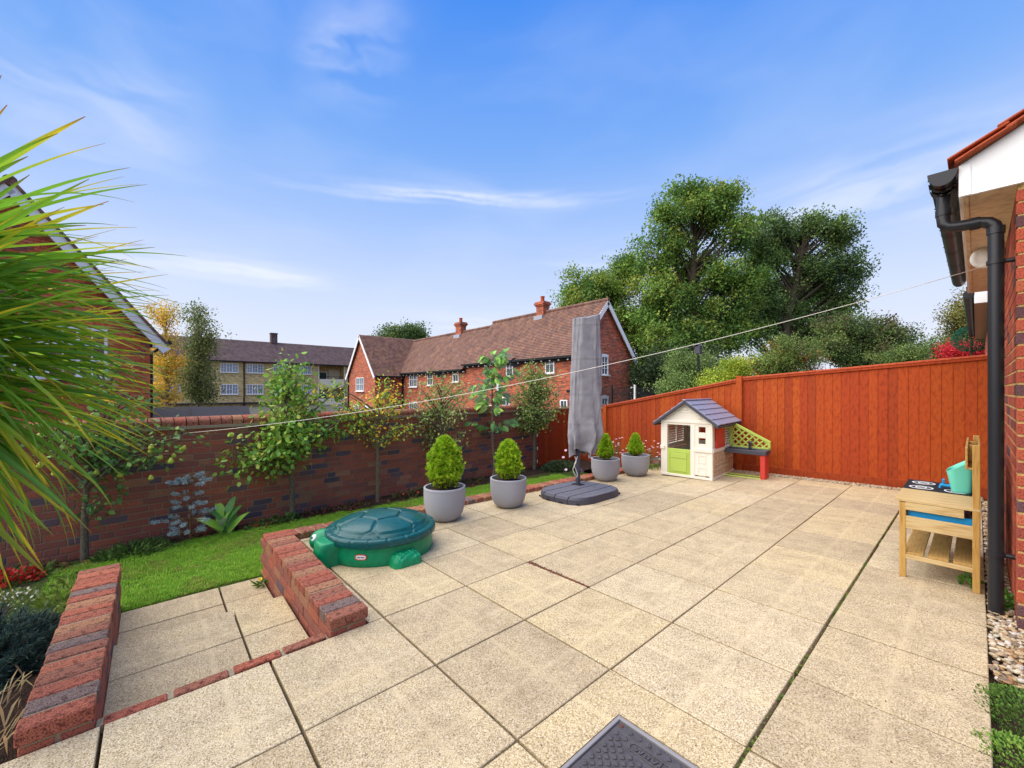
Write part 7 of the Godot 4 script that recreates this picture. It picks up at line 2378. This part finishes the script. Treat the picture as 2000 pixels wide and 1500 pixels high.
func flower(called: String, label: String, at: Vector3, h: float, r: float, c: Color, n: int) -> void:
	var t := thing(called, label, "flower", at)
	var m := MB.new()
	m.tint = lin(96, 120, 60)
	m.tube([Vector3.ZERO, Vector3(0.008, h * 0.6, 0), Vector3(0, h, 0)], [0.0025, 0.002, 0.002], 5)
	put("stem", m.mesh(), M.bark, t)
	var pm := MB.new()
	for k in n:
		var an := TAU * k / n
		var d := Vector3(cos(an), 0.35, sin(an)).normalized()
		var s := Vector3(-sin(an), 0, cos(an)) * r * 0.45
		pm.tint = vary(c, 0.08)
		pm.quad(Vector3.ZERO, d * r * 0.6 + s, d * r, d * r * 0.6 - s, Vector3.UP)
	put("petals", pm.mesh(), M.petal, t, Vector3(0, h, 0), Basis(Vector3(0.6, 0, 0.8).normalized().cross(Vector3.UP).normalized(), -0.7))
	bx("flower_centre", t, M.yellow, Vector3(0.004, h + 0.004, 0.005), Vector3.ONE * r * 0.25, r * 0.06)

func make_edge_plants() -> void:
	var nar := leaf_mesh(0.06, 0.016, 0.2, 0.3)
	var ov := leaf_mesh(0.035, 0.024)
	var ndl := leaf_mesh(0.035, 0.0042, 0.1, 0.05, 2)
	# dwarf pine behind the left step wall
	var t := thing("dwarf_pine", "dark blue green dwarf pine beside the left step wall", "shrub", Vector3(-3.62, -0.27, 0.72))
	var m := MB.new()
	m.tint = lin(80, 60, 46)
	var xf := []
	var cs := []
	for k in 210:
		var d := rdir()
		d.y = absf(d.y)
		var tip := d * Vector3(0.5, 0.36, 0.42) * rf(0.75, 1.0) + Vector3(0, 0.04, 0)
		m.tube([Vector3(tip.x * 0.1, 0, tip.z * 0.1), tip], [0.007, 0.003], 4, false)
		for q in 95:
			var s := 0.62 + 0.38 * rng.randf()
			xf.append(Transform3D(facing((d + rv(1.0)).normalized(), rf(0, 6)).scaled(Vector3.ONE * rf(0.8, 1.3)), tip * s + rv(0.025)))
			cs.append(vary(pick([lin(50, 74, 68), lin(62, 88, 78), lin(40, 62, 58), lin(76, 100, 84)]), 0.2))
	put("stems", m.mesh(), M.bark, t)
	scatter("needles", ndl, M.needle, t, xf, cs, "stuff")
	leafy("red_heuchera", "bright red leaved plant in the bed at the left edge", "plant", Vector3(-5.72, -0.36, 0.93), 170, Vector3(0.15, 0.12, 0.17), leaf_mesh(0.04, 0.028), [lin(196, 44, 42), lin(168, 36, 38), lin(214, 74, 60)], M.leaf, 0.5, 8)
	leafy("alyssum", "low pale plant dotted with white flowers between the pine and red plant", "plant", Vector3(-5.15, -0.35, 0.88), 260, Vector3(0.22, 0.07, 0.2), leaf_mesh(0.022, 0.014), [lin(130, 140, 80), lin(150, 156, 96), lin(220, 212, 200), lin(110, 124, 66)], M.leaf_dull, 0.6, 0)
	leafy("lawn_weeds", "rough yellow green growth where the lawn meets the left bed", "weeds", Vector3(-5.0, -0.36, 0.55), 340, Vector3(0.55, 0.06, 0.12), nar, [lin(120, 140, 56), lin(140, 150, 66), lin(104, 126, 48)], M.leaf_dull, 0.7, 0)
	# dead strap leaves in the near bed
	var dm := MB.new()
	for k in 160:
		var a := Vector3(rf(-3.3, -2.5), -0.115 + rf(0, 0.04), rf(0.43, 1.0))
		var an := rf(-0.6, 0.6) + (PI if rng.randf() < 0.5 else 0.0)
		var d := Vector3(cos(an), rf(-0.06, 0.1), sin(an))
		var s := Vector3(-sin(an), rf(-0.4, 0.4), cos(an)) * rf(0.002, 0.005)
		var l := rf(0.1, 0.35)
		dm.tint = vary(pick([lin(150, 124, 86), lin(120, 96, 66), lin(170, 150, 104), lin(104, 86, 60)]), 0.15)
		var b := a + d * l * 0.5 + Vector3(0, 0.02, 0)
		var c := a + d * l
		dm.quad(a - s * 0.6, a + s * 0.6, b + s, b - s, Vector3.UP)
		dm.tri(b - s, b + s, c, Vector3.UP)
	tag(put("dead_leaves", dm.mesh(), M.crumb, self), "dry brown strap leaves lying beside the left step wall", "leaves", "", "stuff")
	# creeping thyme and weeds along the right edge
	var gx := [[0.16, -2.78, 0.17, 0.07, 2600, "dark green creeping thyme spilling over the slab edge at right"], [0.12, -2.42, 0.14, 0.05, 1500, "pale green low weeds in the right soil strip, below the thyme"], [0.18, -2.02, 0.16, 0.05, 1700, "bright green mossy weeds at the lower right corner"], [0.3, -3.15, 0.15, 0.06, 900, "green ground cover beside the pale block at right"]]
	for e in gx:
		leafy("ground_cover", e[5], "plant", Vector3(e[0], -0.03, e[1]), e[4], Vector3(e[2], e[3], e[2] * 1.2), leaf_mesh(0.011, 0.007), [lin(86, 118, 44), lin(100, 136, 50), lin(70, 98, 40)] if e[4] > 2000 else [lin(112, 150, 56), lin(130, 160, 64), lin(92, 132, 46)], M.leaf_dull, 0.8, 0)
	leafy("drain_weeds", "green weeds growing behind the foot of the drainpipe", "weeds", Vector3(0.12, -0.03, -4.05), 160, Vector3(0.05, 0.10, 0.14), ov, [lin(84, 128, 50), lin(70, 112, 44)], M.leaf_dull, 0.6, 0)
	leafy("kitchen_weeds", "small green weed under the toy kitchen's back leg", "weeds", Vector3(-0.03, 0.0, -4.3), 50, Vector3(0.05, 0.05, 0.08), ov, [lin(90, 132, 50)], M.leaf_dull, 0.6, 0)
	leafy("corner_weeds", "green weed in the patio corner left of the playhouse", "weeds", Vector3(-3.98, -0.1, -7.0), 90, Vector3(0.1, 0.09, 0.1), nar, [lin(90, 124, 50), lin(110, 140, 60)], M.leaf_dull, 0.8, 0)
	leafy("edging_ivy", "dark small leaved creeper along the edging beside the turtle", "creeper", Vector3(-4.33, -0.08, -1.3), 130, Vector3(0.09, 0.07, 0.26), leaf_mesh(0.022, 0.015), [lin(64, 84, 44), lin(80, 98, 50), lin(110, 84, 50)], M.leaf_dull, 0.5, 0)


func _ready() -> void:
	rng.seed = 20240607
	make_view()
	make_materials()
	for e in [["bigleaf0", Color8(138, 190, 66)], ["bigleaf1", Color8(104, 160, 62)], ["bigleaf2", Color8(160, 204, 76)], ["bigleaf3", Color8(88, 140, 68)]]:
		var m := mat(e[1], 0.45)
		m.backlight_enabled = true
		m.backlight = Color(0.5, 0.5, 0.5)
		M[e[0]] = m
	M.pear = detail(mat(Color8(176, 190, 70), 0.45), M.weather, Vector3.ONE * 8.0)
	M.yellow = mat(Color8(230, 190, 50), 0.7)
	make_ground()
	make_patio()
	make_steps()
	make_manhole()
	make_garden_wall()
	make_fences()
	make_house()
	make_terrace()
	make_flats()
	make_gable_house()
	make_sheds()
	make_turtle()
	make_pots()
	make_parasol()
	make_playhouse()
	make_mud_kitchen()
	make_garden_trees()
	make_far_trees()
	make_palm()
	make_lawn()
	make_bed_plants()
	make_edge_plants()
